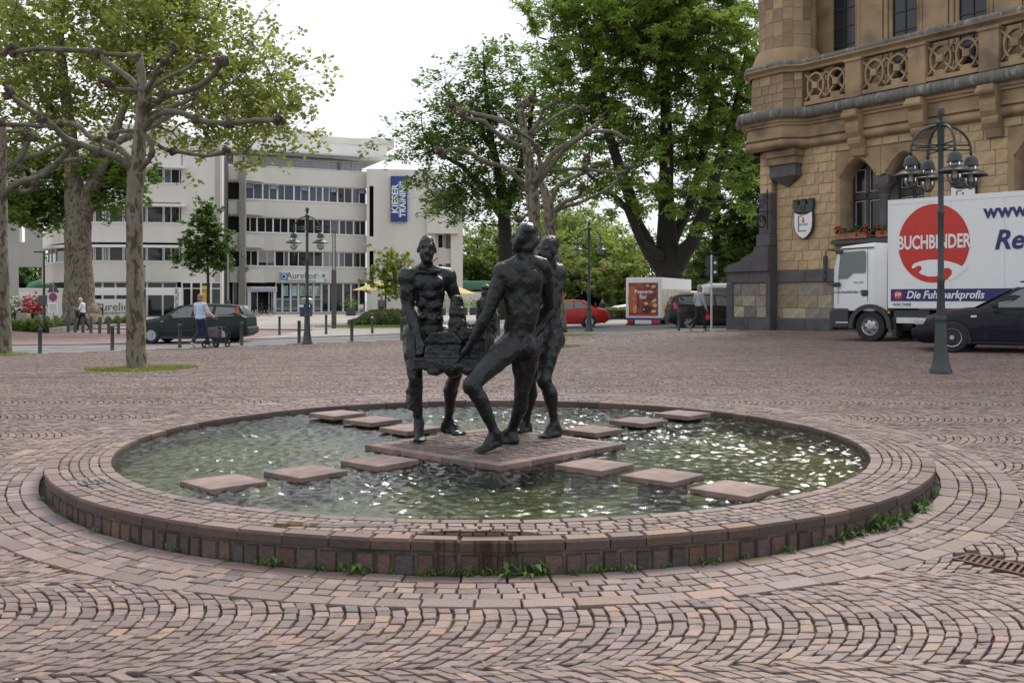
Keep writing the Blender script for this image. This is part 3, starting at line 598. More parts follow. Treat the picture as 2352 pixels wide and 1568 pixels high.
# --- the church model they carry
mb = MB(); c0 = at(1048, 782, 8.86); RZC = Matrix.Rotation(R(-14), 4, 'Z'); MC = Matrix.Translation(c0) @ RZC
def cb(x0, x1, y0, y1, z0, z1):
    q = MB(); q.b2(x0, x1, y0, y1, z0, z1); mb.add([MC @ Vector(v) for v in q.v], q.f)
def cpoly(pts, y0, y1): mb.poly([MC @ Vector((x, y0, z)) for x, z in pts], y1 - y0, (MC.to_3x3() @ Vector((0, 1, 0))))
cb(-.32, .34, -.24, .40, -.20, -.10)
for k in range(22): mb.ball(MC @ Vector((rng.uniform(-.30, .32), rng.uniform(-.22, .36), -.18 + rng.uniform(-.05, .02))), (rng.uniform(.05, .10), rng.uniform(.05, .10), rng.uniform(.03, .065)), seg=8, rings=6)
cb(-.24, .10, -.17, .30, -.12, .05); cpoly([(-.26, .03), (.12, .03), (.03, .13), (-.17, .12)], -.19, .32)
cb(.06, .28, -.10, .26, -.12, .07); cpoly([(.04, .06), (.30, .06), (.24, .15), (.10, .15)], -.12, .28)
for k in range(3): cb(-.20 + .13 * k, -.17 + .13 * k, -.18, -.16, -.12, .03)
for k in range(16): cb(*(lambda x, y, z, s: (x - s, x + s, y - s, y + s, z - .02, z + .025))(rng.uniform(.02, .28), rng.uniform(-.10, .2), .15 + rng.uniform(-.02, .03), rng.uniform(.02, .045)))
def tower(px, py0, py1, d, prof):
    b = at(px, py0, d); h = at(px, py1, d).z - b.z; mb.lathe([(max(r_, .001), z * h) for r_, z in prof], b, 12, closed=True)
q = at(1050, 750, 8.82); mb.box(q + Vector((0, 0, .02)), (.15, .15, .16)); mb.box(at(1049, 714, 8.82), (.125, .125, .16)); mb.box(at(1050, 708, 8.82), (.15, .15, .02))
tower(1049, 700, 664, 8.82, [(.056, 0), (.062, .12), (.055, .22), (.060, .40), (.050, .50), (.056, .68), (.042, .80), (.05, .86), (.022, .95), (.001, 1)])
tower(1117, 752, 638, 9.12, [(.10, 0), (.10, .30), (.092, .50), (.098, .60), (.085, .66), (.05, .71), (.044, .79), (.052, .81), (.03, .85), (.045, .89), (.04, .94), (.012, .97), (.001, 1)])
for k in range(30): mb.ball(at(1117 + rng.uniform(-16, 16), rng.uniform(685, 745), 9.12 - .085), rng.uniform(.012, .024), seg=6, rings=4)
part('church_model', grow('church_model', mb, .011, it=2, disp=(('CLOUDS', .10, .014), ('CLOUDS', .03, .009)), ratio=.3), m_bronze, sculpt, world=True)['label'] = 'rough bronze model of a church with towers'
sculpt.location.z -= .046
# ------------------------------------------------------------------ town hall on the right
TH_A = math.atan2(-0.8209, 0.571)
hall = thing('town_hall', 'tall sandstone town hall with balustrade balcony and corner turret', 'building', (9.51, 26.07, 0), TH_A)
HM = WM[hall.name]
def hw(x, y, z): return HM @ Vector((x, y, z))
m_ash = mat('golden_sandstone', (1, 1, 1), .9, var=.2, scale=5, bump=.012, bscale=24, attr=True)
m_dress = mat('brown_dressed_sandstone', (0.33, 0.232, 0.135), .88, var=.22, scale=1.6, bump=.006, bscale=25, col2=(0.17, 0.125, 0.085), c2pos=(.5, .68), c2scale=.9)
m_upper = mat('weathered_brown_sandstone', (1, 1, 1), .9, var=.2, scale=2.5, bump=.006, bscale=25, attr=True)
m_basalt = mat('dark_basalt', (0.085, 0.080, 0.082), .75, var=.25, scale=3, bump=.005, bscale=30, rnd=.12)
m_lead = mat('weathered_coping', (0.13, 0.125, 0.11), .8, var=.35, scale=3, col2=(0.24, 0.235, 0.22), c2pos=(.52, .66), c2scale=2.2, stretch=(3, 3, .6))
m_rubble = mat('grey_rubble_block', (1, 1, 1), .9, var=.3, scale=6, bump=.014, bscale=20, attr=True)
m_thmort = mat('lime_mortar', (0.22, 0.17, 0.115), .95, var=.2, scale=8)
m_dark = mat('dark_interior', (0.012, 0.012, 0.013), .9, var=0)
m_hglass = glass_mat('hall_window_glass', (0.012, 0.013, 0.016), .08)
m_hframe = mat('grey_window_frame', (0.28, 0.28, 0.27), .5)
m_hdark = mat('dark_timber_frame', (0.03, 0.026, 0.024), .5)
# core behind the stone skin
mb = MB(); mb.b2(-1.9, -.002, -.30, 1.0, -.3, 2.2); mb.b2(-.5, 20, .62, 14, -.3, 8.0)
mb.b2(-.5, 2.50, .0, .62, 2.2, 6.6); mb.b2(5.86, 8.36, .0, .62, 2.2, 6.6); mb.b2(9.9, 20, 0, .62, 2.2, 6.6); mb.b2(2.50, 9.9, .0, .62, -.3, 3.22); mb.b2(2.50, 9.9, .03, .62, 6.2, 6.6); mb.b2(-.5, 2.50, 0, .62, -.3, 2.2)
mb.b2(5.86, 20, 0, .62, -.3, 2.2)
part('wall_core', mb, m_thmort, hall)
mb = MB(); mb.b2(-.3, 20, 1.30, 14, 8.0, 24); part('upper_storey_core', mb, m_dress, hall)  # unseen top of storey, roof and turret heightened to shade the square
mb = MB(); mb.poly([(-.6, .4, 24), (-.6, 7.2, 31), (-.6, 14, 24)], 20.9, (1, 0, 0)); part('roof', mb, mat('slate_roof', (.06, .065, .075), .6, var=.2), hall)
# windows: (s0, s1) arches
ARCH = [(2.65, 4.01), (4.36, 5.72), (8.5, 9.86)]; Z_SILL, Z_SPR, Z_APX = 3.40, 5.32, 5.92
def arch_pts(s0, s1, n=9):
    c = (s0 + s1) / 2; h = (s1 - s0) / 2; pts = []
    for k in range(2 * n + 1):
        t = -1 + k / n; pts.append((c + h * t, Z_SPR + (Z_APX - Z_SPR) * (1 - abs(t) ** 1.75) ** .92))
    return pts
for wi, (s0, s1) in enumerate(ARCH):
    w_ = part('window', (lambda q: (q.b2(s0 + .1, s1 - .1, .57, .575, Z_SILL - .1, Z_APX), q)[1])(MB()), m_hglass, hall)
    # surround with pointed arch: outer rectangle minus arch, with moulded edge and deep reveal
    mb = MB(); a0, a1 = s0 - .17, s1 + .17; zt = 6.2; pts = arch_pts(s0, s1)
    wi != 1 and mb.b2(a0, s0, -.025, .1, Z_SILL - .15, Z_SPR); wi != 0 and mb.b2(s1, a1, -.025, .1, Z_SILL - .15, Z_SPR)
    if wi == 0: mb.b2(s1, a1, -.024, .5, Z_SPR - .04, Z_SPR)
    pl_ = [(a0, Z_SPR)] + pts + [(a1, Z_SPR)]
    for (xa, za), (xb, zb) in zip(pl_[:-1], pl_[1:]):
        if abs(xb - xa) > 1e-6: mb.add([(xa, -.025, za), (xb, -.025, zb), (xb, -.025, zt), (xa, -.025, zt), (xa, .1, zt), (xb, .1, zt)], [(0, 1, 2, 3), (3, 2, 5, 4)])
    part('window_surround', mb, m_dress, hall)
    mb = MB(); rv = ([(s0, Z_SILL - .1)] if wi != 1 else []) + pts + ([(s1, Z_SILL - .1)] if wi != 0 else [])
    for (xa, za), (xb, zb) in zip(rv[:-1], rv[1:]):
        c_ = (s0 + s1) / 2; k = .86
        mb.add([(xa, -.025, za), (xb, -.025, zb), (c_ + (xb - c_) * k, .12, Z_SILL + (zb - Z_SILL) * .965), (c_ + (xa - c_) * k, .12, Z_SILL + (za - Z_SILL) * .965), (c_ + (xb - c_) * k, .58, Z_SILL + (zb - Z_SILL) * .965), (c_ + (xa - c_) * k, .58, Z_SILL + (za - Z_SILL) * .965)], [(1, 0, 3, 2), (2, 3, 5, 4)])
    part('window_reveal', mb, m_dress, hall, autosmooth=40)
    mb = MB(); mb.tube([(x, -.03, z + .05) for x, z in pts], .035, 6); part('hood_moulding', mb, m_dress, hall, smooth=True)
    mb = MB(); q0, q1 = s0 + .12, s1 - .12; mb.b2(q0, q1, .50, .56, 4.62, 4.82); mb.b2(q0, q0 + .07, .5, .56, Z_SILL - .05, Z_APX - .1); mb.b2(q1 - .07, q1, .5, .56, Z_SILL - .05, Z_APX - .1); mb.b2((q0 + q1) / 2 - .06, (q0 + q1) / 2 + .06, .5, .56, Z_SILL - .05, Z_APX - .1); part('timber_frame', mb, m_hdark, w_)
    mb = MB()
    for a_, b_ in ((q0 + .09, (q0 + q1) / 2 - .08), ((q0 + q1) / 2 + .08, q1 - .09)):
        for z0, z1 in ((Z_SILL, 4.58), (4.86, 5.62)):
            for c0_, c1_, e0, e1 in ((a_, a_ + .03, z0, z1), (b_ - .03, b_, z0, z1), (a_ + .03, b_ - .03, z0, z0 + .03), (a_ + .03, b_ - .03, z1 - .03, z1)): mb.b2(c0_, c1_, .52, .55, e0, e1)
    part('casement', mb, m_hframe, w_)
mb = MB(); mb.lathe([(.20, 0), (.20, .12), (.16, .18), (.155, 1.25), (.17, 1.28), (.19, 1.34), (.165, 1.38), (.26, 1.62), (.28, 1.66), (.28, 1.72)], (4.185, .20, 3.3), 14, closed=True); mb.b2(3.92, 4.45, .0, .45, 5.02, 5.28); part('window_column', mb, m_basalt, hall, autosmooth=40)
mb = MB(); mb.b2(2.4, 5.95, -.20, .60, 3.16, 3.26); mb.b2(2.4, 5.95, -.12, .3, 3.26, 3.31); mb.b2(8.3, 10, -.2, .6, 3.16, 3.28); part('window_sill', mb, m_basalt, hall)
# ashlar
def course(s0, s1, z0, z1, hmin, hmax, lmin, lmax, skip, y=-.012, jit=.008):
    Q_ = []; z = z0
    while z < z1 - .03:
        h = min(rng.uniform(hmin, hmax), z1 - z); h = z1 - z if z1 - z - h < hmin * .6 else h; x = s0
        while x < s1 - .02:
            l = min(rng.uniform(lmin, lmax), s1 - x); l = s1 - x if s1 - x - l < lmin * .5 else l
            segs = [(x, x + l)]
            for a, b, c, d in skip:
                if z + h > c + .01 and z < d - .01:
                    nx = []
                    for p, q in segs:
                        if q <= a or p >= b: nx.append((p, q))
                        else:
                            if a - p > .06: nx.append((p, a))
                            if q - b > .06: nx.append((b, q))
                    segs = nx
            for p, q in segs:
                g = .0045; yy = y + rng.uniform(-jit, jit); Q_.append([(p + g, yy, z + g), (q - g, yy, z + g), (q - g, yy + rng.uniform(-.003, .003), z + h - g), (p + g, yy, z + h - g)])
            x += l
        z += h
    return Q_
def emit_hall(Q_, pal, name, nparts, m, gain=.18, normal=(0, -1, 0)):
    W_ = np.array([[tuple(hw(*p)) for p in q] for q in Q_]); nn = HM.to_3x3() @ Vector(normal); pal = np.array(pal)
    cols = pal[nrg.integers(0, len(pal), len(W_))] * nrg.uniform(1 - gain, 1 + gain, (len(W_), 1))
    emit(W_, np.tile(np.array(nn), (len(W_), 1)), cols, hall, name, .010, .06, nparts, m, name + '_mass')
SK = [(2.48, 5.89, 3.16, 6.2), (8.33, 10.03, 3.16, 6.2)]
emit_hall(course(0, 10.4, 2.36, 6.5, .27, .42, .34, .85, SK), [(.46, .345, .19), (.45, .335, .185), (.47, .355, .20), (.445, .33, .185), (.435, .32, .185), (.46, .345, .195), (.42, .305, .185), (.445, .325, .19)], 'ashlar_stone', 300, m_ash, .055)
emit_hall(course(-1.75, 10, .70, 1.92, .34, .46, .5, 1.1, [(-.02, .02, 5, 6)], y=-.33 if False else -.012), [(.30, .265, .20), (.25, .22, .17), (.34, .30, .22), (.21, .19, .16), (.30, .25, .16)], 'rubble_stone', 60, m_rubble, .25)
Qb = course(-1.95, -.0, .70, 1.92, .34, .46, .5, .95, [], y=-.345); emit_hall(Qb, [(.30, .265, .20), (.25, .22, .17), (.34, .30, .22), (.21, .19, .16)], 'rubble_stone', 30, m_rubble, .25)
x = -2.02
while x < 10:                                           # basalt plinth and band
    l = rng.uniform(.9, 1.4); yy = -.42 if x < -.2 else -.10; l = min(l, -.0 - x) if x < -.2 else l
    mb = MB(); mb.bevbox((x + l / 2, yy + .25, .35), (l - .012, .5, .66), .012); part('plinth_stone', mb, m_basalt, hall)
    mb = MB(); mb.bevbox((x + l / 2, yy + .28, 2.14), (l - .012, .5, .40), .012); part('basalt_band_stone', mb, m_basalt, hall); x += l
mb = MB(); mb.b2(-2.02, -1.72, -.40, .3, .69, 1.93); part('corner_quoin', mb, m_basalt, hall); mb = MB(); mb.b2(-.16, .03, -.41, .3, -.1, 2.36); part('corner_quoin', mb, m_basalt, hall)
# sloped basalt buttress head and pier
mb = MB(); mb.poly([(-2.05, -.50, 2.34), (-2.05, -.50, 2.46), (-1.85, -.50, 2.60), (-1.25, -.50, 2.72), (-1.15, -.50, 2.84), (-.66, -.50, 3.02), (-.60, -.50, 3.2), (0, -.50, 3.2), (0, -.50, 2.34)], .8, (0, 1, 0)); part('buttress_head', mb, m_basalt, hall)
mb = MB(); mb.bevbox((-.30, -.10, 3.42), (.60, .62, .42), .02); mb.bevbox((-.29, -.06, 4.35), (.52, .52, 1.42), .015); part('corner_pier', mb, m_basalt, hall)
emit_hall(course(-.52, 0, 5.08, 6.5, .3, .42, .26, .52, [], y=-.30), [(.40, .29, .18), (.35, .25, .16), (.44, .33, .21)], 'pier_stone', 20, m_ash)
mb = MB(); mb.b2(-.5, -.005, -.28, .3, 5.05, 6.5); part('pier_core', mb, m_thmort, hall)
# corbel under the turret
mb = MB(); mb.bevbox((.52, -.12, 5.78), (1.12, .5, .42), .02); bs = [(-.03, -.36), (1.07, -.36), (1.07, .1), (-.03, .1)]
mb.add([(x, y, 5.57) for x, y in bs] + [(.52, .0, 5.22)], [(1, 0, 4), (2, 1, 4), (3, 2, 4), (0, 3, 4)]); part('turret_corbel', mb, m_basalt, hall)
mb = MB(); mb.bevbox((.52, -.16, 6.12), (1.25, .62, .26), .03); mb.bevbox((.52, -.20, 6.36), (1.36, .74, .24), .03); part('corbel_course', mb, m_dress, hall)
# mouldings swept along the front, stepping out round the turret
PATH = [(-.95, 3.0), (-.95, -.25), (-.48, -.72), (.86, -.72), (1.32, -.10), (1.36, 0), (20, 0)]
PATH2 = [(-.95, 3.0), (-.95, -.25), (-.48, -.72), (.86, -.72), (1.32, -.28), (1.36, -.25), (20, -.25)]
def sweep(prof, path=PATH):
    n = len(path); mit = []
    for i in range(n):
        d0 = Vector(path[i]) - Vector(path[i - 1]) if i else None; d1 = Vector(path[i + 1]) - Vector(path[i]) if i < n - 1 else None
        nr_ = [Vector((d.y, -d.x)).normalized() for d in (d0, d1) if d is not None]; m_ = sum(nr_, Vector((0, 0))).normalized(); mit.append(m_ / max(m_.dot(nr_[0]), .3))
    vs = []; fs = []; k = len(prof)
    for i in range(n):
        for o_, z in prof: q = Vector(path[i]) + mit[i] * o_; vs.append((q.x, q.y, z))
    for i in range(n - 1):
        for j in range(k - 1): fs.append((i * k + j, (i + 1) * k + j, (i + 1) * k + j + 1, i * k + j + 1))
    return MB().add(vs, fs)
def arcp(co, cz, r, a0, a1, n=8): return [(co + r * math.cos(R(a0 + (a1 - a0) * k / n)), cz + r * math.sin(R(a0 + (a1 - a0) * k / n))) for k in range(n + 1)]
part('egg_moulding', sweep([(-.05, 6.48), (.10, 6.50)] + arcp(.10, 6.66, .14, -80, 80) + [(.12, 6.82), (.22, 6.84), (.22, 6.95)]), m_dress, hall, autosmooth=35)
part('fascia', sweep([(.22, 6.95), (.16, 6.96), (.16, 7.24), (.24, 7.26), (.24, 7.33), (.31, 7.36), (.31, 7.42), (.36, 7.45)]), m_dress, hall)
part('torus_moulding', sweep([(.34, 7.45)] + arcp(.36, 7.64, .19, -90, 90, 10) + [(.10, 7.84), (-.2, 7.86)]), m_lead, hall, autosmooth=35)
part('balcony_coping', sweep([(.06, 9.06), (.10, 9.08), (.12, 9.15), (.20, 9.20), (.26, 9.23), (.26, 9.30)], PATH2), m_dress, hall)
part('coping_top', sweep([(.265, 9.28), (.27, 9.36), (.20, 9.44), (-.1, 9.47), (-.1, 9.05)], PATH2), m_lead, hall)
mb = MB(); mb.b2(1.3, 20, -.3, 1.3, 7.7, 7.82); part('balcony_floor', mb, m_dress, hall)
# solid parapet of the turret as stones
def facet_stones(p0, p1, z0, z1, hh, ll):
    P0, P1 = Vector(p0), Vector(p1); L = (P1 - P0).length; d = (P1 - P0) / L; nrm = Vector((d.y, -d.x)); Q_ = []; z = z0; row = 0
    while z < z1 - .02:
        h = min(hh * rng.uniform(.85, 1.15), z1 - z); h = z1 - z if z1 - z - h < hh * .5 else h; x = 0
        while x < L - .01:
            l = min(ll * rng.uniform(.6, 1.3), L - x); l = L - x if L - x - l < ll * .4 else l; g = .004; o_ = nrm * rng.uniform(.0, .006)
            Q_.append([(*(P0 + d * (x + g) + o_), z + g), (*(P0 + d * (x + l - g) + o_), z + g), (*(P0 + d * (x + l - g) + o_), z + h - g), (*(P0 + d * (x + g) + o_), z + h - g)]); x += l
        z += h
    return Q_, (nrm.x, nrm.y, 0)
UP = [(.30, .215, .13), (.26, .185, .115), (.34, .245, .15), (.22, .16, .105), (.28, .20, .13)]
TUR = [(-.95, 1.6), (-.95, -.25), (-.48, -.72), (.86, -.72), (1.32, -.28)]
for a, b in zip(TUR[:-1], TUR[1:]):
    Q_, nn = facet_stones(a, b, 7.86, 9.07, .3, .42); emit_hall(Q_, UP, 'parapet_stone', 40, m_upper, .15, nn)
mb = MB(); mb.poly([(x * .985, y + .02, 7.8) for x, y in TUR] + [(1.2, 1.6, 7.8)], 1.3, (0, 0, 1)); part('parapet_core', mb, m_dress, hall)
# turret shaft
tc_ = (.20, .32); TR = [(tc_[0] + 1.0 * math.cos(R(a)), tc_[1] + 1.0 * math.sin(R(a))) for a in range(180, 361, 20)]
for a, b in zip(TR[:-1], TR[1:]):
    Q_, nn = facet_stones(a, b, 10.0, 16.5, .44, .5); emit_hall(Q_, UP, 'turret_stone', 14, m_upper, .16, nn)
mb = MB(); mb.lathe([(1.22, 9.44), (1.20, 9.62), (1.10, 9.85), (1.01, 10.0)], (*tc_, 0), 36); part('turret_base', mb, m_dress, hall, smooth=True)
mb = MB(); mb.lathe([(.985, 9.9), (.985, 25.0), (1.2, 25.2), (1.2, 25.5), (.01, 30)], (*tc_, 0), 18); part('turret_core', mb, m_dress, hall)
# consoles, posts and tracery
for k in range(4):
    s = 3.44 + 2.27 * k; mb = MB()
    prof = [(0, 7.42), (-.62, 7.42), (-.64, 7.30), (-.60, 7.16), (-.46, 7.06), (-.50, 6.90), (-.46, 6.70), (-.34, 6.55), (-.40, 6.48), (-.36, 6.36), (-.22, 6.20), (-.14, 5.98), (0, 5.94)]
    mb.poly([(s - .24, y, z) for y, z in prof], .48, (1, 0, 0)); part('console', mb, m_dress, hall)
    mb = MB(); mb.lathe([(.08, -.28), (.095, -.25), (.095, .25), (.08, .28)], (s, -.60, 7.24), 12, axis='x', closed=True); part('console_scroll', mb, m_dress, hall, smooth=False)
    mb = MB(); mb.bevbox((s, -.24, 8.45), (.60, .40, 1.24), .025); mb.bevbox((s, -.26, 9.03), (.66, .46, .09), .02); part('balustrade_post', mb, m_dress, hall)
    mb = MB(); mb.bevbox((s - 1.135, -.24, 7.93), (1.66, .34, .14), .02); part('balustrade_plinth', mb, m_dress, hall)
    for hs in (-1, 1):
        c = s - 1.135 + hs * .415; zc = 8.50; mb = MB()
        rn = 18; pr = [(.30, -.09), (.355, -.09), (.355, .09), (.30, .09), (.30, -.09)]
        mb.lathe([(r_, y_) for r_, y_ in pr], (c, -.24, zc), 22, axis='y', sq=1.28)
        mb.bevbox((c, -.31, zc), (.22, .16, .22), .02)
        for q in range(4):
            an = R(45 + 90 * q); ca, sa = math.cos(an), math.sin(an)
            mb.box((c + ca * .30, -.24, zc + sa * .30), (.62, .14, .055), m=Matrix.Rotation(-an, 3, 'Y'))
            mb.tube([(c + .40 * math.cos(an - .5), -.24, zc + .40 * math.sin(an - .5)), (c + ca * .50, -.24, zc + sa * .52), (c + .40 * math.cos(an + .5), -.24, zc + .40 * math.sin(an + .5))], .032, 6)
        mb.bevbox((c, -.24, 8.04), (.36, .28, .10), .02); mb.bevbox((c, -.24, 8.12), (.24, .24, .10), .02); part('tracery', mb, m_dress, hall, autosmooth=40)
# recessed upper wall with tall leaded windows
m_leadglass = glass_mat('leaded_dark_glass', (0.018, 0.02, 0.026), .15)
for k in range(4):
    c = 1.965 + 2.32 * k; h = .44
    gl = part('tall_window', (lambda q: (q.b2(c - h, c + h, 1.18, 1.2, 7.9, 16), q)[1])(MB()), m_leadglass, hall)
    mb = MB(); [mb.b2(c + x - .014, c + x + .014, 1.14, 1.178, 7.9, 16) for x in (-h, 0, h)]; [mb.b2(c - h + .015, c + h - .015, 1.145, 1.175, 8.2 + .62 * j - .014, 8.2 + .62 * j + .014) for j in range(12)]; part('leading', mb, m_hdark, gl)
    mb = MB(); x0, x1 = c + h, c + 2.32 - h
    mb.b2(x0 + .30, x1 - .30, .98, 1.35, 7.85, 16)
    for x, y, r_ in ((x0 + .07, 1.13, .07), (x0 + .20, 1.05, .08), (x1 - .07, 1.13, .07), (x1 - .20, 1.05, .08)): mb.lathe([(r_, 7.85), (r_, 16)], (x, y, 0), 10)
    part('window_pier', mb, m_dress, hall, autosmooth=40)
# side bay glimpsed beyond the turret
mb = MB(); mb.b2(-1.75, -.96, 3.1, 4.6, 7.86, 9.0); mb.b2(-1.85, -.95, 3.0, 4.7, 9.0, 9.2); mb.lathe([(.01, 7.9), (.62, 7.86), (.66, 7.6), (.55, 7.2), (.42, 6.9), (.34, 6.5), (.2, 6.2)], (-1.3, 3.7, 0), 14); part('side_balcony', mb, m_dress, hall, autosmooth=40)
# ------------------------------------------------------------------ things hung on the town hall
m_shw = mat('shield_white', (.74, .74, .74), .35, var=.03); m_shg = mat('shield_green', (.022, .045, .036), .35, var=.1); m_red = mat('shield_red_edge', (.42, .05, .03), .4, var=.05)
def shield(s, z, label):
    p = hw(s, -.16, z); t = thing('shield_sign', label, 'sign', p, TH_A, 'brewery shields on the town hall')
    def outline(k): return [(k * x, 0, k * zz) for x, zz in ((-.36, .36), (-.25, .31), (-.12, .27), (0, .26), (.12, .27), (.25, .31), (.36, .36), (.375, .1), (.36, -.14), (.29, -.32), (.16, -.45), (0, -.53), (-.16, -.45), (-.29, -.32), (-.36, -.14), (-.375, .1))]
    mb = MB(); mb.poly(outline(1.08), .10, (0, 1, 0)); part('rim', mb, m_shg, t)
    mb = MB(); mb.poly([(x, -.006, z_) for x, y_, z_ in outline(1.03)], .02, (0, 1, 0)); part('edge_line', mb, m_red, t)
    mb = MB(); mb.poly([(x, -.012, z_) for x, y_, z_ in outline(1.0)], .02, (0, 1, 0)); part('face', mb, m_shw, t)
    mb = MB(); mb.b2(-.38, .38, -.02, .09, .36, .62)
    for x in (-.32, 0, .32):
        mb.b2(x - .10, x + .10, -.03, .10, .50, .74)
        for q in (-.075, 0, .075): mb.b2(x + q - .022, x + q + .022, -.03, .10, .74, .81)
    mb.lathe([(.09, -.05), (.06, -.05)], (0, .0, .5), 14, axis='y'); part('castle_crown', mb, m_shg, t)
    mb = MB(); mb.b2(-.20, -.165, -.02, -.013, -.26, .24); mb.b2(-.20, .14, -.02, -.013, -.29, -.26); mb.b2(-.165, -.02, -.02, -.013, .215, .24); part('emblem_frame', mb, m_shg, t)
    mb = MB(); mb.lathe([(.055, -.02), (.055, -.014)], (.01, 0, .06), 14, axis='y', closed=True); mb.b2(-.02, .04, -.02, -.014, .11, .18); part('emblem', mb, mat('emblem_ochre', (.35, .16, .05), .5), t)
    text('lettering', 'VELTINS', .105, m_shg, t, Matrix.Translation((.01, -.018, -.06)) @ Matrix.Rotation(R(90), 4, 'X'), .002)
    return t
shield(1.26, 3.95, 'white and green shield sign with castle crown left of the arched window')
shield(7.05, 4.30, 'shield sign with green castle crown peeping over the truck box')
def scroll_path(c, r0, turns, n=30): return [(c[0], c[1] - 0, c[2])] if n == 0 else [(c[0] + r0 * (1 - k / n) * math.cos(turns * 6.283 * k / n), c[1], c[2] + r0 * (1 - k / n) * math.sin(turns * 6.283 * k / n)) for k in range(n + 1)]
p = hw(-.1, -.40, 4.3); br = thing('wrought_iron_bracket', 'black wrought iron scrollwork bracket on the corner pier', 'bracket', p, TH_A + R(90))
m_wi = mat('wrought_iron', (.02, .018, .018), .5, metal=.5); mb = MB(); mb.tube([(0, 0, -.5), (0, 0, .9)], .02, 6); mb.tube([(-.5, 0, .1), (.1, 0, .1)], .018, 6); part('stem', mb, m_wi, br)
for c, r_ in (((-.25, 0, .35), .2), ((-.25, 0, -.15), .19), ((-.1, 0, .62), .12), ((-.45, 0, .25), .12)):
    mb = MB(); mb.tube(scroll_path(c, r_, 1.6), .013, 5); part('scroll', mb, m_wi, br)
mb = MB(); mb.lathe([(.22, -.015), (.22, .015), (.18, .015), (.18, -.015), (.22, -.015)], (-.30, 0, -.25), 20, axis='y'); part('wheel_emblem', mb, m_wi, br)
m_terra = mat('terracotta_trough', (.36, .17, .12), .85, var=.15); m_ger = mat('geranium_leaf', (.045, .10, .025), .6, var=.3, scale=20, trans=.2); m_gerf = mat('geranium_red', (.55, .02, .015), .5, var=.15, scale=30)
for s0, s1, lb in ((2.72, 3.78, 'terracotta flower trough of red geraniums on the arched window sill'), (4.15, 5.2, 'second geranium trough half hidden behind the truck box')):
    p = hw((s0 + s1) / 2, -.10, 3.31); t = thing('flower_trough', lb, 'flower box', p, TH_A, 'geranium troughs'); w = s1 - s0
    mb = MB(); mb.add([(-w / 2, -.09, 0), (w / 2, -.09, 0), (w / 2, .09, 0), (-w / 2, .09, 0), (-w / 2 - .03, -.12, .2), (w / 2 + .03, -.12, .2), (w / 2 + .03, .12, .2), (-w / 2 - .03, .12, .2)], [(3, 2, 1, 0), (0, 1, 5, 4), (1, 2, 6, 5), (2, 3, 7, 6), (3, 0, 4, 7), (4, 5, 6, 7)]); part('trough', mb, m_terra, t)
    mb = MB()
    for k in range(260):
        c = Vector((rng.uniform(-w / 2 - .12, w / 2 + .12), rng.gauss(-.06, .09), .2 + abs(rng.gauss(.06, .08)))); a = rng.uniform(0, 6.3); d = Vector((math.cos(a), math.sin(a), rng.uniform(-.5, .6))) * .045; q = d.orthogonal().normalized() * .035; mb.add([c - d, c + q, c + d, c - q], [(0, 1, 2, 3)])
    part('leaves', mb, m_ger, t)
    for k in range(11):
        mb = MB(); c = (rng.uniform(-w / 2 - .15, w / 2 + .15), rng.gauss(-.12, .06), rng.uniform(.12, .42)); [mb.ball((c[0] + rng.gauss(0, .022), c[1] + rng.gauss(0, .022), c[2] + rng.gauss(0, .02)), rng.uniform(.016, .028), seg=6, rings=4) for j in range(9)]; part('bloom', mb, m_gerf, t)
# ------------------------------------------------------------------ street, pavements
m_asph = mat('asphalt', (0.135, 0.135, 0.14), .9, var=.18, scale=.8, bump=.004, bscale=120, col2=(0.16, 0.158, 0.155), c2scale=.35)
m_kerb = mat('kerb_granite', (0.30, 0.28, 0.26), .85, var=.2, scale=4, rnd=.1); m_line = mat('road_paint', (.72, .72, .70), .7, var=.12, scale=3)
m_redpave = mat('red_brick_pavement', (0.235, 0.165, 0.15), .9, var=.2, scale=1.5); m_fore = mat('forecourt_paving', (0.33, 0.31, 0.285), .9, var=.14, scale=.7, col2=(0.29, 0.275, 0.26), c2scale=.2)
# road: strip from the kerb line outward
rxs = np.concatenate([np.linspace(-60, -20, 9), np.linspace(-18, 14, 33), np.linspace(18, 70, 8)])
def far_y(x): return np.interp(x, [-60, -16, -10, -4, 4, 12, 70], [20, 28.5, 31.5, 35.2, 43, 46.5, 48])
mb = MB(); V_ = []; nj = 8
for x in rxs:
    y0, y1 = float(kerb_y(x)) + .10, float(far_y(x))
    if x > 8: y0 = min(y0, 27.0 + (x - 8) * .4)
    for j in range(nj): y = y0 + (y1 - y0) * j / (nj - 1); V_.append((x, y, GRf(x, y)))
mb.add(V_, [(i * nj + j, (i + 1) * nj + j, (i + 1) * nj + j + 1, i * nj + j + 1) for i in range(len(rxs) - 1) for j in range(nj - 1)])
tag(part('road', mb, m_asph, smooth=True), 'grey asphalt street crossing behind the square', kind='structure')
# kerb stones along the square
kx = -16.0; kerb = thing('kerb', 'line of pale kerb stones between the square and the street', 'kerb', (0, 0, 0))
kerb['kind'] = 'structure'
while kx < 8.0:
    x2 = kx + .9; a, b = Vector((kx, float(kerb_y(kx)), 0)), Vector((x2, float(kerb_y(x2)), 0)); a.z, b.z = Gf(a.x, a.y - .1), Gf(b.x, b.y - .1)
    L = (b - a).length; mbk = MB(); mbk.bevbox((0, 0, -.10), (L - .012, .16, .22), .012)
    o = part('kerb_stone', mbk, m_kerb, kerb, loc=(a + b) / 2, rz=math.atan2(b.y - a.y, b.x - a.x)); kx = x2
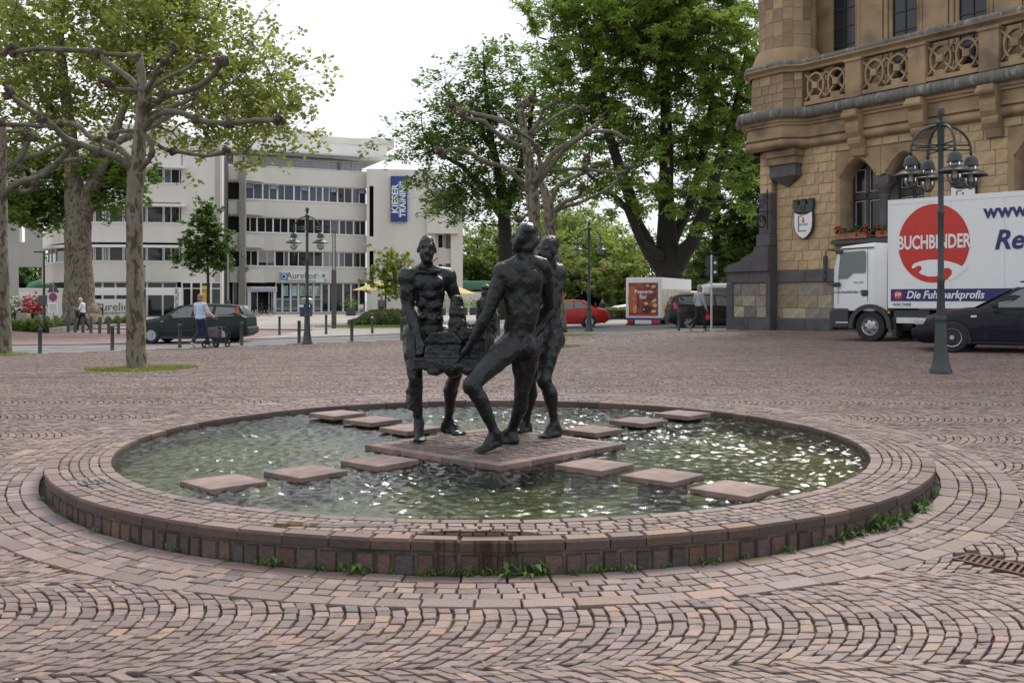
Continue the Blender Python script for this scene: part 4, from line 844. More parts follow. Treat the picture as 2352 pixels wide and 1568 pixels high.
# strip of far pavement: red brick on the left, pale forecourt, far side of the road
mb = MB(); mb.add([(x, y, z) for x, y, z in [(-60, 19.8, -.335), (-16, 28.3, -.335), (-10.5, 31.1, -.255), (-9.5, 40, -.16), (-17, 42, -.16), (-40, 41, -.16), (-60, 38, -.2)]], [(0, 1, 2, 3, 4, 5, 6)]); tag(part('brick_pavement', mb, m_redpave), 'reddish brick pavement across the street on the left', kind='structure')
mb = MB(); fy = [(-60, 38.0, -.17), (-40, 41.0, -.13), (-17, 42, -.11), (-9.5, 40.0, -.11), (-10.4, 31.3, -.245), (-4, 35.05, -.135), (4, 42.9, .01), (12, 46.7, .06), (70, 48.2, .08)]
mb.add(fy + [(70, 130, .10), (-60, 130, .10)], [tuple(range(len(fy) + 2))]); tag(part('forecourt_pavement', mb, m_fore), 'pale paved forecourt in front of the white building', kind='structure')
# painted lines
mk = MB()
def line(p0, p1, w, zo=.005):
    a, b = Vector(p0), Vector(p1); d = (b - a).normalized(); s = Vector((-d.y, d.x)) * w / 2
    mk.add([(q.x, q.y, GRf(q.x, q.y) + zo) for q in (a - s, b - s, b + s, a + s)], [(0, 1, 2, 3)])
def gp(px, py):                      # point on the road seen at a place in the photograph
    d = 30.0
    for _ in range(12): d = FPX * (CAMZ - GRf(gx(px, d), 0)) / (py - HZ)
    return (gx(px, d), CAMY + d)
for a, b in (((20, 803), (112, 801)), ((182, 798.5), (252, 796)), ((336, 791.5), (386, 790)), ((560, 786), (1120, 762.5)), ((20, 797.5), (100, 796.4)), ((1050, 764), (1160, 759.5))): line(gp(*a), gp(*b), .12)
tag(part('road_marking', mk, m_line), 'white painted lines on the asphalt street', kind='structure')
# ------------------------------------------------------------------ white office building
m_wall = mat('pale_render', (0.67, 0.645, 0.605), .9, var=.06, scale=.5, col2=(0.59, 0.565, 0.525), c2pos=(.5, .75), c2scale=.22, stretch=(1.6, 1.6, .5))
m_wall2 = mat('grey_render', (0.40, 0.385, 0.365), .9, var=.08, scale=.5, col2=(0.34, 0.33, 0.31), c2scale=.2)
m_frame = mat('white_window_frame', (.74, .74, .74), .5, var=.03); m_wglass = glass_mat('office_glass', (0.016, 0.019, 0.022), .03); m_blind = mat('grey_blind', (.36, .36, .37), .6, var=.05)
m_wglass2 = glass_mat('office_glass_sky_tint', (0.11, 0.125, 0.16), .05); m_metal = mat('grey_steel', (.30, .31, .32), .4, metal=.6)  # m_wglass2: bluish sky reflection put into the pane colour
off = thing('office_building', 'long white four-storey office building with ribbon windows across the street', 'building', (0, 70, 0))
class Face:
    """a vertical facade strip through plan points given as (photo column, distance)"""
    def __init__(s, pts): s.P = [Vector((gx(p, d), CAMY + d)) for p, d in pts]; s.px = [p for p, d in pts]; s.inv = [1 / d for p, d in pts]
    def pt(s, px, out=0.0):
        d = 1 / np.interp(px, s.px, s.inv); i = min(max(int(np.searchsorted(s.px, px)) - 1, 0), len(s.P) - 2); e = (s.P[i + 1] - s.P[i]).normalized(); n = Vector((e.y, -e.x))
        return Vector((gx(px, d), CAMY + d)) + n * out
    def path(s, px0, px1, out=0.0): return [s.pt(q, out) for q in [px0] + [p for p in s.px if px0 < p < px1] + [px1]]
    def band(s, mb, px0, px1, z0, z1, out=0.0, thick=.4):
        A_, B_ = s.path(px0, px1, out), s.path(px0, px1, out - thick); n = len(A_); vs = [(q.x, q.y, z) for z in (z0, z1) for q in A_] + [(q.x, q.y, z) for z in (z0, z1) for q in B_]; fs = []
        for i in range(n - 1): fs += [(i, i + 1, n + i + 1, n + i), (2 * n + i + 1, 2 * n + i, 3 * n + i, 3 * n + i + 1), (n + i, n + i + 1, 3 * n + i + 1, 3 * n + i), (i + 1, i, 2 * n + i, 2 * n + i + 1)]
        fs += [(0, n, 3 * n, 2 * n), (n - 1, 3 * n - 1, 4 * n - 1, 2 * n - 1)]; return mb.add(vs, fs)
    def window(s, px0, px1, z0, z1, parent, mull=(), blind=0.0, glass=None, fr=.07, inset=.22, trans=None, poster=None):
        f = MB(); a, b = s.pt(px0, -inset), s.pt(px1, -inset); e = (b - a); L = e.length; e /= L; n = Vector((e.y, -e.x))
        def bar(u0, u1, za, zb, o0=0.0, o1=.09):
            A0, A1 = a + e * u0, a + e * u1; q = [A0 + n * o0, A1 + n * o0, A1 + n * o1, A0 + n * o1]
            f.add([(w.x, w.y, za) for w in q] + [(w.x, w.y, zb) for w in q], [(0, 1, 2, 3), (7, 6, 5, 4), (0, 4, 5, 1), (1, 5, 6, 2), (2, 6, 7, 3), (3, 7, 4, 0)])
        bar(0, fr, z0, z1); bar(L - fr, L, z0, z1); bar(fr, L - fr, z0, z0 + fr * 1.3); bar(fr, L - fr, z1 - fr, z1)
        us = [fr] + [m_ * L for m_ in mull] + [L - fr]
        for m_ in mull: bar(m_ * L - fr / 2, m_ * L + fr / 2, z0 + fr * 1.3, z1 - fr)
        if trans: bar(fr, L - fr, z0 + (z1 - z0) * trans - fr / 2, z0 + (z1 - z0) * trans + fr / 2, .0, .085)
        w = part('window', f, m_frame, parent, world=True)
        for k in range(len(us) - 1):
            g = MB(); A0, A1 = a + e * us[k] + n * .03, a + e * us[k + 1] + n * .03; g.quad((A0.x, A0.y, z0), (A1.x, A1.y, z0), (A1.x, A1.y, z1), (A0.x, A0.y, z1)); part('pane', g, glass if glass and rng.random() < .8 else (m_wglass if rng.random() < .8 else m_wglass2), w, world=True)
        if blind:
            g = MB(); zb = z1 - (z1 - z0) * blind; kx_ = int((z1 - zb) / .11)
            for k in range(kx_):
                A0, A1 = a + e * fr + n * .055, a + e * (L - fr) + n * .055; zz = z1 - .06 - k * .11; g.add([(A0.x, A0.y, zz), (A1.x, A1.y, zz), (A1.x + n.x * .05, A1.y + n.y * .05, zz - .095), (A0.x + n.x * .05, A0.y + n.y * .05, zz - .095)], [(0, 1, 2, 3)])
            part('blind', g, m_blind, w, world=True)
        return w
# --- main front
FM = Face([(540, 94.6), (842, 100.2)])
mb = MB(); FM.band(mb, 500, 842, -.3, 13.6, -.60, 12); part('main_core', mb, m_dark, off, world=True)
for z0, z1 in ((3.05, 4.5), (6.1, 7.72), (9.28, 10.86), (12.5, 14.1)):
    mb = MB(); FM.band(mb, 520, 842, z0, z1, 0, .55); part('spandrel', mb, m_wall, off, world=True)
    mb = MB(); FM.band(mb, 558, 842, z1 + .002, z1 + .07, .05, .4); part('window_sill', mb, m_frame, off, world=True)
rows = [(4.57, 6.1, [556, 603, 607.5], 0), (7.79, 9.28, None, 0), (10.93, 12.5, None, 1)]
e1 = [560, 577, 593, 614, 632, 653, 664, 686, 706, 722, 742, 758, 779, 792, 812, 828, 841]
e2 = [560, 575, 591, 610, 628, 645, 663, 680, 703, 722, 742, 760, 780, 795, 813, 828, 841]
e3 = [560, 583, 604, 619, 638, 654, 676, 692, 711, 727, 742, 757, 776, 792, 810, 826, 841]
for z0, z1, ee in ((4.57, 6.08, e1), (7.79, 9.26, e2), (10.93, 12.48, e3)):
    for k in range(0, len(ee) - 1, 2):
        FM.window(ee[k], ee[k + 2] if k + 2 < len(ee) else ee[-1], z0, z1, off, mull=((ee[k + 1] - ee[k]) / (ee[k + 2] - ee[k]),), glass=(m_wglass2 if ee is e3 and k < 10 else None), blind={(1, 2): .75, (1, 10): 1.0}.get((1 if ee is e1 else 0, k), 0))
m_blue = mat('sign_blue', (.02, .045, .22), .4, var=.03); m_cyan = mat('sign_cyan', (.10, .42, .72), .4, var=.03); m_white = mat('sign_white', (.78, .78, .78), .4, var=.02)
def sign_frame(face, px, z, out):
    p = face.pt(px, out); q = face.pt(px + 1, out); a = math.atan2(q.y - p.y, q.x - p.x); return Matrix.Translation((p.x, p.y, z)) @ Matrix.Rotation(a, 4, 'Z') @ Matrix.Rotation(R(90), 4, 'X')
for px in (573, 629, 699, 767, 833):
    ws = tag(part('window_sticker', MB().box((0, 0, 0), (.82, .36, .012)), m_blue), 'small blue and white gym sticker in a top floor window, %s' % {573: 'first from the left', 629: 'second from the left', 699: 'third from the left', 767: 'fourth from the left', 833: 'last on the right'}[px], 'sticker', 'gym stickers in the windows')
    ws.matrix_basis = sign_frame(FM, px, 12.15, -.09); WM[ws.name] = ws.matrix_basis.copy()
    for j, tx in enumerate(('KIESER', 'TRAINING')): text('lettering', tx, .19, m_white, ws, Matrix.Translation((0, .09 - .17 * j, .008)), .002)
# set-back top floor with glass, canopy and parapets
mb = MB(); FM.band(mb, 545, 842, 13.5, 15.35, -1.6, .3); part('top_floor_wall', mb, m_wall, off, world=True)
for k in range(12):
    FM.window(560 + 23.4 * k, 560 + 23.4 * (k + 1) - 1, 13.95, 15.25, off, mull=(.5,), glass=glass_mat('sky_glass', (.55, .58, .62), .04), inset=1.55)
mb = MB(); FM.band(mb, 545, 905, 15.55, 15.72, .5, 2.6); part('glass_canopy', mb, mat('pale_canopy', (.62, .67, .70), .3, var=.05), off, world=True)
mb = MB(); FM.band(mb, 530, 905, 15.72, 17.0, -2.2, 10); part('attic_storey', mb, m_wall, off, world=True)
mb = MB(); FM.band(mb, 754, 935, 17.0, 18.1, -4.0, 8); FM.band(mb, 770, 930, 17.45, 17.62, -3.95, .2); part('roof_block', mb, m_wall, off, world=True)
mb = MB(); c = FM.pt(700, -6); mb.lathe([(3.4, 16.8), (3.4, 18.0), (3.5, 18.05), (3.5, 18.15), (.01, 18.16)], (c.x, c.y, 0), 30); part('roof_drum', mb, m_wall, off, world=True, autosmooth=40)
for z in (14.35, 14.6, 14.85):
    mb = MB(); p0, p1 = FM.pt(558, -.1), FM.pt(842, -.1); mb.tube([(p0.x, p0.y, z), (p1.x, p1.y, z)], .025, 5); part('railing', mb, m_metal, off, world=True)
# ground floor shop front
posts = [536, 551, 566, 634, 650, 669, 687, 705, 722, 740, 757, 772, 790, 808, 826, 841]
for k in range(len(posts) - 1):
    if (posts[k], posts[k + 1]) == (566, 634): continue
    FM.window(posts[k], posts[k + 1], .10, 3.05, off, glass=m_wglass, inset=.35, fr=.09)
m_frost = mat('frosted_band', (.22, .25, .28), .4, var=.04)
for k, (a, b) in enumerate(((634, 650), (651, 669), (670, 687), (688, 705), (706, 722), (723, 740))):
    mb = MB(); FM.band(mb, a + 1.5, b - 1.5, .35, 1.55, -.30, .012); o = part('frosted_film', mb, m_frost, off, world=True)
    for z in (.75, .92, 1.10, 1.22): mb = MB(); FM.band(mb, a + 1.5, b - 1.5, z, z + .06, -.285, .005); part('film_stripe', mb, m_dark, o, world=True)
POST = [(652, (.25, .50, .62)), (672, (.40, .60, .68)), (690, (.35, .50, .45)), (707, (.45, .60, .58)), (724, (.42, .58, .62))]
for k, (px, cl) in enumerate(POST):
    mb = MB(); FM.band(mb, px, px + 11, 1.75, 2.75, -.24, .02); t = tag(part('window_poster', mb, mat('poster%d' % k, cl, .5, var=.25, scale=1.5), None, world=False), 'pale blue eye clinic poster in the shop window, %s' % ('first', 'second', 'third', 'fourth', 'last')[k] + ' of five from the left', 'poster', 'eye clinic posters')
    WM[t.name] = Matrix.Identity(4)
    if k in (0, 2, 3, 4): mb = MB(); c = FM.pt(px + 6.5, -.225); mb.ball((c.x, c.y, 2.35), (.10, .01, .14), seg=10, rings=6); mb.ball((c.x, c.y, 2.05), (.16, .01, .22), seg=10, rings=6); part('printed_figure', mb, mat('poster_skin', (.40, .26, .20), .6), t, world=True)
# Augenlaser portal
lp = thing('door_portal', 'white door surround with Augenlaser lettering over the dark entrance', 'doorway', (FM.pt(600).x, FM.pt(600).y, .1)); mb = MB()
FM.band(mb, 566, 634, 2.15, 2.62, .45, .9); part('lintel', mb, m_frame, lp, world=True)
for a, b in ((567, 574), (626, 632)): mb = MB(); FM.band(mb, a, b, .1, 2.15, .4, .8); part('jamb', mb, m_frame, lp, world=True)
text('lettering', 'Augenlaser', .58, mat('pale_blue_letters', (.30, .40, .70), .5), lp, sign_frame(FM, 600, 2.38, .47), .01, sx=1.05, world=True)
for a, b in ((575, 592), (617, 625)): FM.window(a, b, .1, 2.14, lp, glass=m_wglass, inset=.1)
sb = thing('clinic_sign', 'long white fascia sign reading Aurelios above the shop windows', 'sign', (FM.pt(696).x, FM.pt(696).y, 3.1)); mb = MB(); FM.band(mb, 643, 751, 3.08, 4.10, .22, .2); part('sign_box', mb, m_white, sb, world=True)
m_lt = mat('letter_grey', (.10, .11, .13), .5); text('lettering', 'Aurelios', .86, m_lt, sb, sign_frame(FM, 691, 3.70, .235), .01, sx=1.0, world=True); text('lettering', 'AUGENLASERZENTRUM', .2, m_lt, sb, sign_frame(FM, 690, 3.22, .235), .01, sx=1.35, world=True)
def eye_logo(parent, face, px, z, out, s):
    M_ = sign_frame(face, px, z, out); mb = MB(); mb.box((0, 0, 0), (s, s, .02)); mb.v = [tuple(M_ @ Vector(v)) for v in mb.v]; part('logo', mb, mat('logo_blue', (.10, .30, .55), .4), parent, world=True)
    mb = MB(); mb.lathe([(.36 * s, 0), (.36 * s, .012), (.0, .012)], (0, 0, .012), 18); mb.v = [tuple(M_ @ Vector(v)) for v in mb.v]; lg = part('logo_ring', mb, mat('logo_pale', (.40, .58, .72), .4), parent, world=True)
    mb = MB(); mb.lathe([(.17 * s, 0), (.17 * s, .008), (.0, .008)], (-.05 * s, 0, .026), 14); mb.v = [tuple(M_ @ Vector(v)) for v in mb.v]; part('logo_pupil', mb, m_dark, parent, world=True)
eye_logo(sb, FM, 651.5, 3.6, .225, .72)
for px, z, cl in ((727, 3.85, (.45, .62, .55)), (733, 3.6, (.62, .72, .72)), (746, 3.3, (.30, .52, .75)), (742, 3.75, (.18, .30, .12))):
    M_ = sign_frame(FM, px, z, .23); mb = MB(); mb.box((0, 0, 0), (.32, .32, .02)); mb.v = [tuple(M_ @ Vector(v)) for v in mb.v]; part('sign_square', mb, mat('sq%d' % px, cl, .5), sb, world=True)
# --- right block with the big blue sign
FR = Face([(838, 98.6), (858, 98.7), (1000, 99.6), (1063, 100.0)])
mb = MB(); FR.band(mb, 858, 1000, -.2, 14.25, 0, 6); FR.band(mb, 842, 848.5, -.2, 14.25, 0, 1.2); FR.band(mb, 848.5, 858, 12.6, 14.25, 0, 1.2); FR.band(mb, 848.5, 858, -.2, 2.9, 0, 1.2); FR.band(mb, 848.5, 858, 6.2, 7.6, 0, 1.2); part('stair_block', mb, m_wall, off, world=True)
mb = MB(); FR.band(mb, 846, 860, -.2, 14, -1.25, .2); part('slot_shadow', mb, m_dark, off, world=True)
mb = MB(); FR.band(mb, 1000, 1006, -.2, 12.6, -.6, 5); FR.band(mb, 1036, 1063, -.2, 12.6, 0, 6); FR.band(mb, 1000, 1036, -.2, 3.6, -.6, 5); FR.band(mb, 1006, 1036, 5.0, 6.5, -.6, 5); FR.band(mb, 1000, 1036, 8.0, 12.6, -.6, 5); part('end_block', mb, m_wall, off, world=True)
mb = MB(); FR.band(mb, 980, 1052, 7.95, 10.3, .5, 2.5); part('balcony_box', mb, m_wall, off, world=True)
for z0, z1 in ((3.6, 5.0), (6.5, 7.95)): FR.window(1006, 1024, z0, z1, off, mull=(.72,), inset=.72); 
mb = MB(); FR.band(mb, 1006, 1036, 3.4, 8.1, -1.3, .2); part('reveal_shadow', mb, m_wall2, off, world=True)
FR.window(1003, 1030, 10.3, 12.0, off, mull=(.5,), inset=-.05)
ks = thing('blade_sign', 'tall blue gym sign with white vertical lettering on the white wall', 'sign', (FR.pt(916).x, FR.pt(916).y, 9)); mb = MB(); FR.band(mb, 897, 935, 9.1, 13.55, .35, .33); part('panel', mb, m_blue, ks, world=True)
mb = MB(); FR.band(mb, 915.0, 919.8, 9.5, 13.05, .365, .012); part('stripe', mb, m_cyan, ks, world=True)
for px, tx, sz, sx_ in ((907.5, 'KIESER', .86, 1.12), (925.5, 'TRAINING', .78, .98)): text('lettering', tx, sz, m_white, ks, sign_frame(FR, px, 11.3, .37) @ Matrix.Rotation(R(90), 4, 'Z'), .012, sx=sx_, offset=.02, world=True)
m_gold = mat('gold_letters', (.32, .20, .08), .4, metal=.3); hs = thing('script_lettering', 'large golden script letters on the white wall behind the small tree', 'sign', (FR.pt(930).x, FR.pt(930).y, 4)); 
def stroke(nm, pts, r=.10):
    mb = MB(); P_ = [FR.pt(px, .22) for px, py in pts]; mb.tube([(q.x, q.y, CAMZ - (py - HZ) / FPX * (q.y - CAMY)) for q, (px, py) in zip(P_, pts)], r, 6); part(nm, mb, m_gold, hs, world=True)
stroke('letter_stroke', [(899, 568), (897, 590), (892, 615), (889, 628)]); stroke('letter_stroke', [(911, 582), (909, 600), (904, 625), (903, 632)]); stroke('letter_stroke', [(893, 610), (905, 608), (912, 606)], .06); stroke('letter_stroke', [(921, 597), (919, 610), (915, 630)]); stroke('letter_stroke', [(937, 585), (930, 600), (926, 622), (930, 630)])
stroke('letter_stroke', [(951, 598), (940, 605), (936, 615), (941, 626), (950, 622)], .09); stroke('letter_stroke', [(962, 605), (955, 618), (962, 628), (972, 615), (984, 605), (1005, 592)], .07)
# --- left wing with rounded corner
FL = Face([(96, 95), (98, 90), (106, 86.5), (122, 83.8), (145, 82.0), (175, 81.0), (215, 80.6), (300, 80.8), (415, 81.5), (512, 82.2)])
mb = MB(); FL.band(mb, 104, 505, -.3, 14.0, -.7, 10); part('wing_core', mb, m_dark, off, world=True)
for z0, z1 in ((2.80, 4.38), (6.0, 7.50), (9.25, 10.72)):
    mb = MB(); FL.band(mb, 97, 416, z0, z1, 0, .55); part('wing_spandrel', mb, m_wall, off, world=True)
    mb = MB(); FL.band(mb, 97, 418, z1 + .002, z1 + .08, .06, .4); part('wing_sill', mb, m_frame, off, world=True)
mb = MB(); FL.band(mb, 97, 420, 12.25, 14.2, 0, .55); part('wing_parapet', mb, m_wall, off, world=True)
mb = MB(); FL.band(mb, 416, 511, -.3, 14.6, 0, .75); part('wing_end_wall', mb, m_wall, off, world=True)
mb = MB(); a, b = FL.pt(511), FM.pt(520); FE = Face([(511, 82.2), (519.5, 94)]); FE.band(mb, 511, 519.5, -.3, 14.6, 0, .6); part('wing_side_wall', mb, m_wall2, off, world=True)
for z in (3.0, 6.3, 9.4, 12.6):
    mb = MB(); c = FM.pt(540, 0); mb.lathe([(3.2, z), (3.2, z + 1.2), (3.0, z + 1.2)], (c.x - .6, c.y + 2.2, 0), 24, a0=math.pi, a1=2 * math.pi); part('round_balcony', mb, m_wall, off, world=True, autosmooth=40)
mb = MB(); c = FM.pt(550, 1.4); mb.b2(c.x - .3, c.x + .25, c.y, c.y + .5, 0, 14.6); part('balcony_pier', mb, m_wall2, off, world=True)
wl = [104, 122, 147, 172, 198, 213, 235, 248, 282, 298, 325, 336, 375, 413]
for z0, z1 in ((4.46, 5.98), (7.58, 9.2), (10.8, 12.2)):
    for k in range(len(wl) - 1): FL.window(wl[k] + .5, wl[k + 1] - .5, z0, z1 - .18, off, mull=(() if k % 3 else (.45,)), inset=.28, glass=m_wglass)
for z in (5.55, 8.86, 11.95):
    mb = MB(); FL.band(mb, 70 if z < 6 else 200, 428, z, z + .2, 1.1, 1.0); part('sun_canopy', mb, m_frame, off, world=True)
mb = MB(); FL.band(mb, 118, 395, 14.2, 16.0, -3, 8); part('wing_attic', mb, m_wall, off, world=True)
FL.window(398, 420, 14.3, 15.4, off, glass=m_wglass2, inset=2.6)
for a, b in ((140, 168), (168, 206), (206, 232), (232, 262), (262, 300), (300, 336), (336, 372), (372, 405), (418, 440), (440, 462), (462, 485), (485, 508)):
    FL.window(a, b, -.05, 2.8, off, glass=m_wglass, inset=.45 if a < 410 else -.02, trans=.82)
# clinic entrance: white portal frame and sign wall
FP = Face([(195, 78.2), (420, 78.9)])
ep = thing('entrance_portal', 'white goalpost entrance frame with vertical lettering in front of the clinic', 'portal', (FP.pt(310).x, FP.pt(310).y, 0)); mb = MB(); FP.band(mb, 210, 413, 1.72, 2.32, 0, 1.2); part('beam', mb, m_frame, ep, world=True); mb = MB(); FP.band(mb, 400, 413, -.1, 1.72, 0, 1.2); part('post', mb, m_frame, ep, world=True)
text('lettering', 'AUGENZENTRUM', .42, m_lt, ep, sign_frame(FP, 406.5, .55, .02) @ Matrix.Rotation(R(90), 4, 'Z'), .01, world=True)
FS = Face([(200, 77.0), (310, 77.4)])
cs = thing('sign_wall', 'low white sign wall reading Aurelios beside the clinic entrance', 'sign', (FS.pt(255).x, FS.pt(255).y, 0)); mb = MB(); FS.band(mb, 206, 305, -.25, 1.42, 0, .3); part('wall', mb, m_wall, cs, world=True)
text('lettering', 'Aurelios', .86, m_lt, cs, sign_frame(FS, 262, .80, .02), .01, sx=1.05, world=True); text('lettering', 'AUGENZENTRUM', .24, m_lt, cs, sign_frame(FS, 262, .33, .02), .01, sx=1.5, world=True); eye_logo(cs, FS, 219, .70, .02, .72)
FY = Face([(462, 81.9), (490, 82.1)]); yp = tag(part('shop_poster', (lambda q: (FY.band(q, 464, 478, .2, 2.5, .12, .03), q)[1])(MB()), mat('poster_yellow', (.62, .42, .03), .5, var=.1), None), 'tall yellow poster with black TOP lettering in the wing window', 'poster'); WM[yp.name] = Matrix.Identity(4)
text('lettering', 'TOP', .36, m_dark, yp, sign_frame(FY, 470, 2.1, .13), .004, world=True)
# --- grey wall at far left with slot and opening
FW = Face([(-160, 77.5), (0, 78.2), (108, 79.6)])
gw = thing('grey_tower_wall', 'high grey rendered wall with a slot and a square opening at far left', 'building', (FW.pt(20).x, FW.pt(20).y, 0)); mb = MB()
FW.band(mb, -160, 43, -.3, 13.2, 0, .8); FW.band(mb, 43, 57, -.3, 2.2, .0, .8) if False else None
FW.band(mb, 43, 98, 3.95, 5.9, 0, .8); FW.band(mb, 57, 98, 5.9, 13.2, 0, .8); FW.band(mb, 43, 57, 11.6, 13.2, 0, .8); part('wall', mb, m_wall2, gw, world=True)
mb = MB(); FW.band(mb, 43, 50, 5.9, 11.6, -.05, .7); part('slot_fin', mb, m_wall, gw, world=True)
FG = Face([(40, 76.2), (150, 77.2)]); mb = MB(); FG.band(mb, 43, 145, -.3, 2.15, 0, .25); part('garden_wall', mb, m_wall, gw, world=True); mb = MB(); FG.band(mb, 43, 145, 2.152, 2.25, .04, .33); part('wall_coping', mb, m_frame, gw, world=True)
# ------------------------------------------------------------------ trees
m_bark_plane = mat('plane_bark', (0.17, 0.155, 0.115), .9, var=.3, scale=3, bump=.012, bscale=25, col2=(0.075, 0.052, 0.038), c2pos=(.52, .58), c2scale=11, stretch=(1, 1, .45))
m_bark_pale = mat('pollard_limb_bark', (0.118, 0.110, 0.080), .9, var=.3, scale=5, bump=.01, bscale=30, col2=(0.075, 0.064, 0.046), c2pos=(.5, .65), c2scale=6)
m_knob = mat('pollard_knob', (0.080, 0.062, 0.048), .95, var=.4, scale=14, bump=.02, bscale=30)
m_bark_dark = mat('dark_bark', (0.030, 0.026, 0.021), .95, var=.3, scale=5, bump=.02, bscale=20)
def leafmat(name, col): return mat(name, col, .55, var=.18, scale=.8, attr=True, trans=.5, spec=.3)
m_lf_plane = leafmat('plane_leaf', (0.29, 0.345, 0.085)); m_lf_chest = leafmat('chestnut_leaf', (0.22, 0.335, 0.065)); m_lf_maple = leafmat('maple_leaf', (0.145, 0.24, 0.05))
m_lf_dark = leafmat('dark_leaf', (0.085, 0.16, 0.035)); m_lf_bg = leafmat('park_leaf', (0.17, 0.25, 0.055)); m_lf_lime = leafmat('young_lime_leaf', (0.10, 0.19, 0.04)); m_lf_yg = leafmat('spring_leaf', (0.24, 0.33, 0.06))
def leaf_mesh(name, C, L, W, rnd, up=0.6, palm=1, droop=0.25, cols=(.75, 1.25)):
    """C (n,3) leaf centres -> rhombic folded leaves, palm leaflets each"""
    n = len(C); a0 = rnd.uniform(0, 2 * np.pi, n); Vs = []; Ts = []; tint = rnd.uniform(*cols, (n, 1)) * np.array([[1, 1, 1]]) * np.stack([rnd.uniform(.85, 1.2, n), np.ones(n), rnd.uniform(.7, 1.2, n)], 1)
    nrm = np.stack([rnd.normal(0, 1, n), rnd.normal(0, 1, n), np.abs(rnd.normal(0, 1, n)) + up * 1.6], 1); nrm /= np.linalg.norm(nrm, axis=1, keepdims=True)
    ref = np.stack([np.cos(a0), np.sin(a0), np.zeros(n)], 1); e1 = ref - nrm * (ref * nrm).sum(1, keepdims=True); e1 /= np.linalg.norm(e1, axis=1, keepdims=True); e2 = np.cross(nrm, e1)
    sc = rnd.uniform(.7, 1.25, (n, 1))
    for k in range(palm):
        th = (k - (palm - 1) / 2) * (4.6 / max(palm, 1)) if palm > 1 else 0.0; d = e1 * math.cos(th) + e2 * math.sin(th); s = -e1 * math.sin(th) + e2 * math.cos(th)
        st = C if palm > 1 else C - d * L * sc * .5
        p0 = st; p3 = st + d * L * sc - nrm * L * droop * sc; pm = st + d * L * .58 * sc - nrm * L * droop * .25 * sc
        Vs.append(np.stack([p0, pm + s * W * sc * .5, p3, pm - s * W * sc * .5], 1)); Ts.append(tint)
    V = np.concatenate(Vs, 0).reshape(-1, 3); F = np.arange(len(V)).reshape(-1, 4)
    return np_mesh(name, V, F, np.concatenate(Ts, 0))
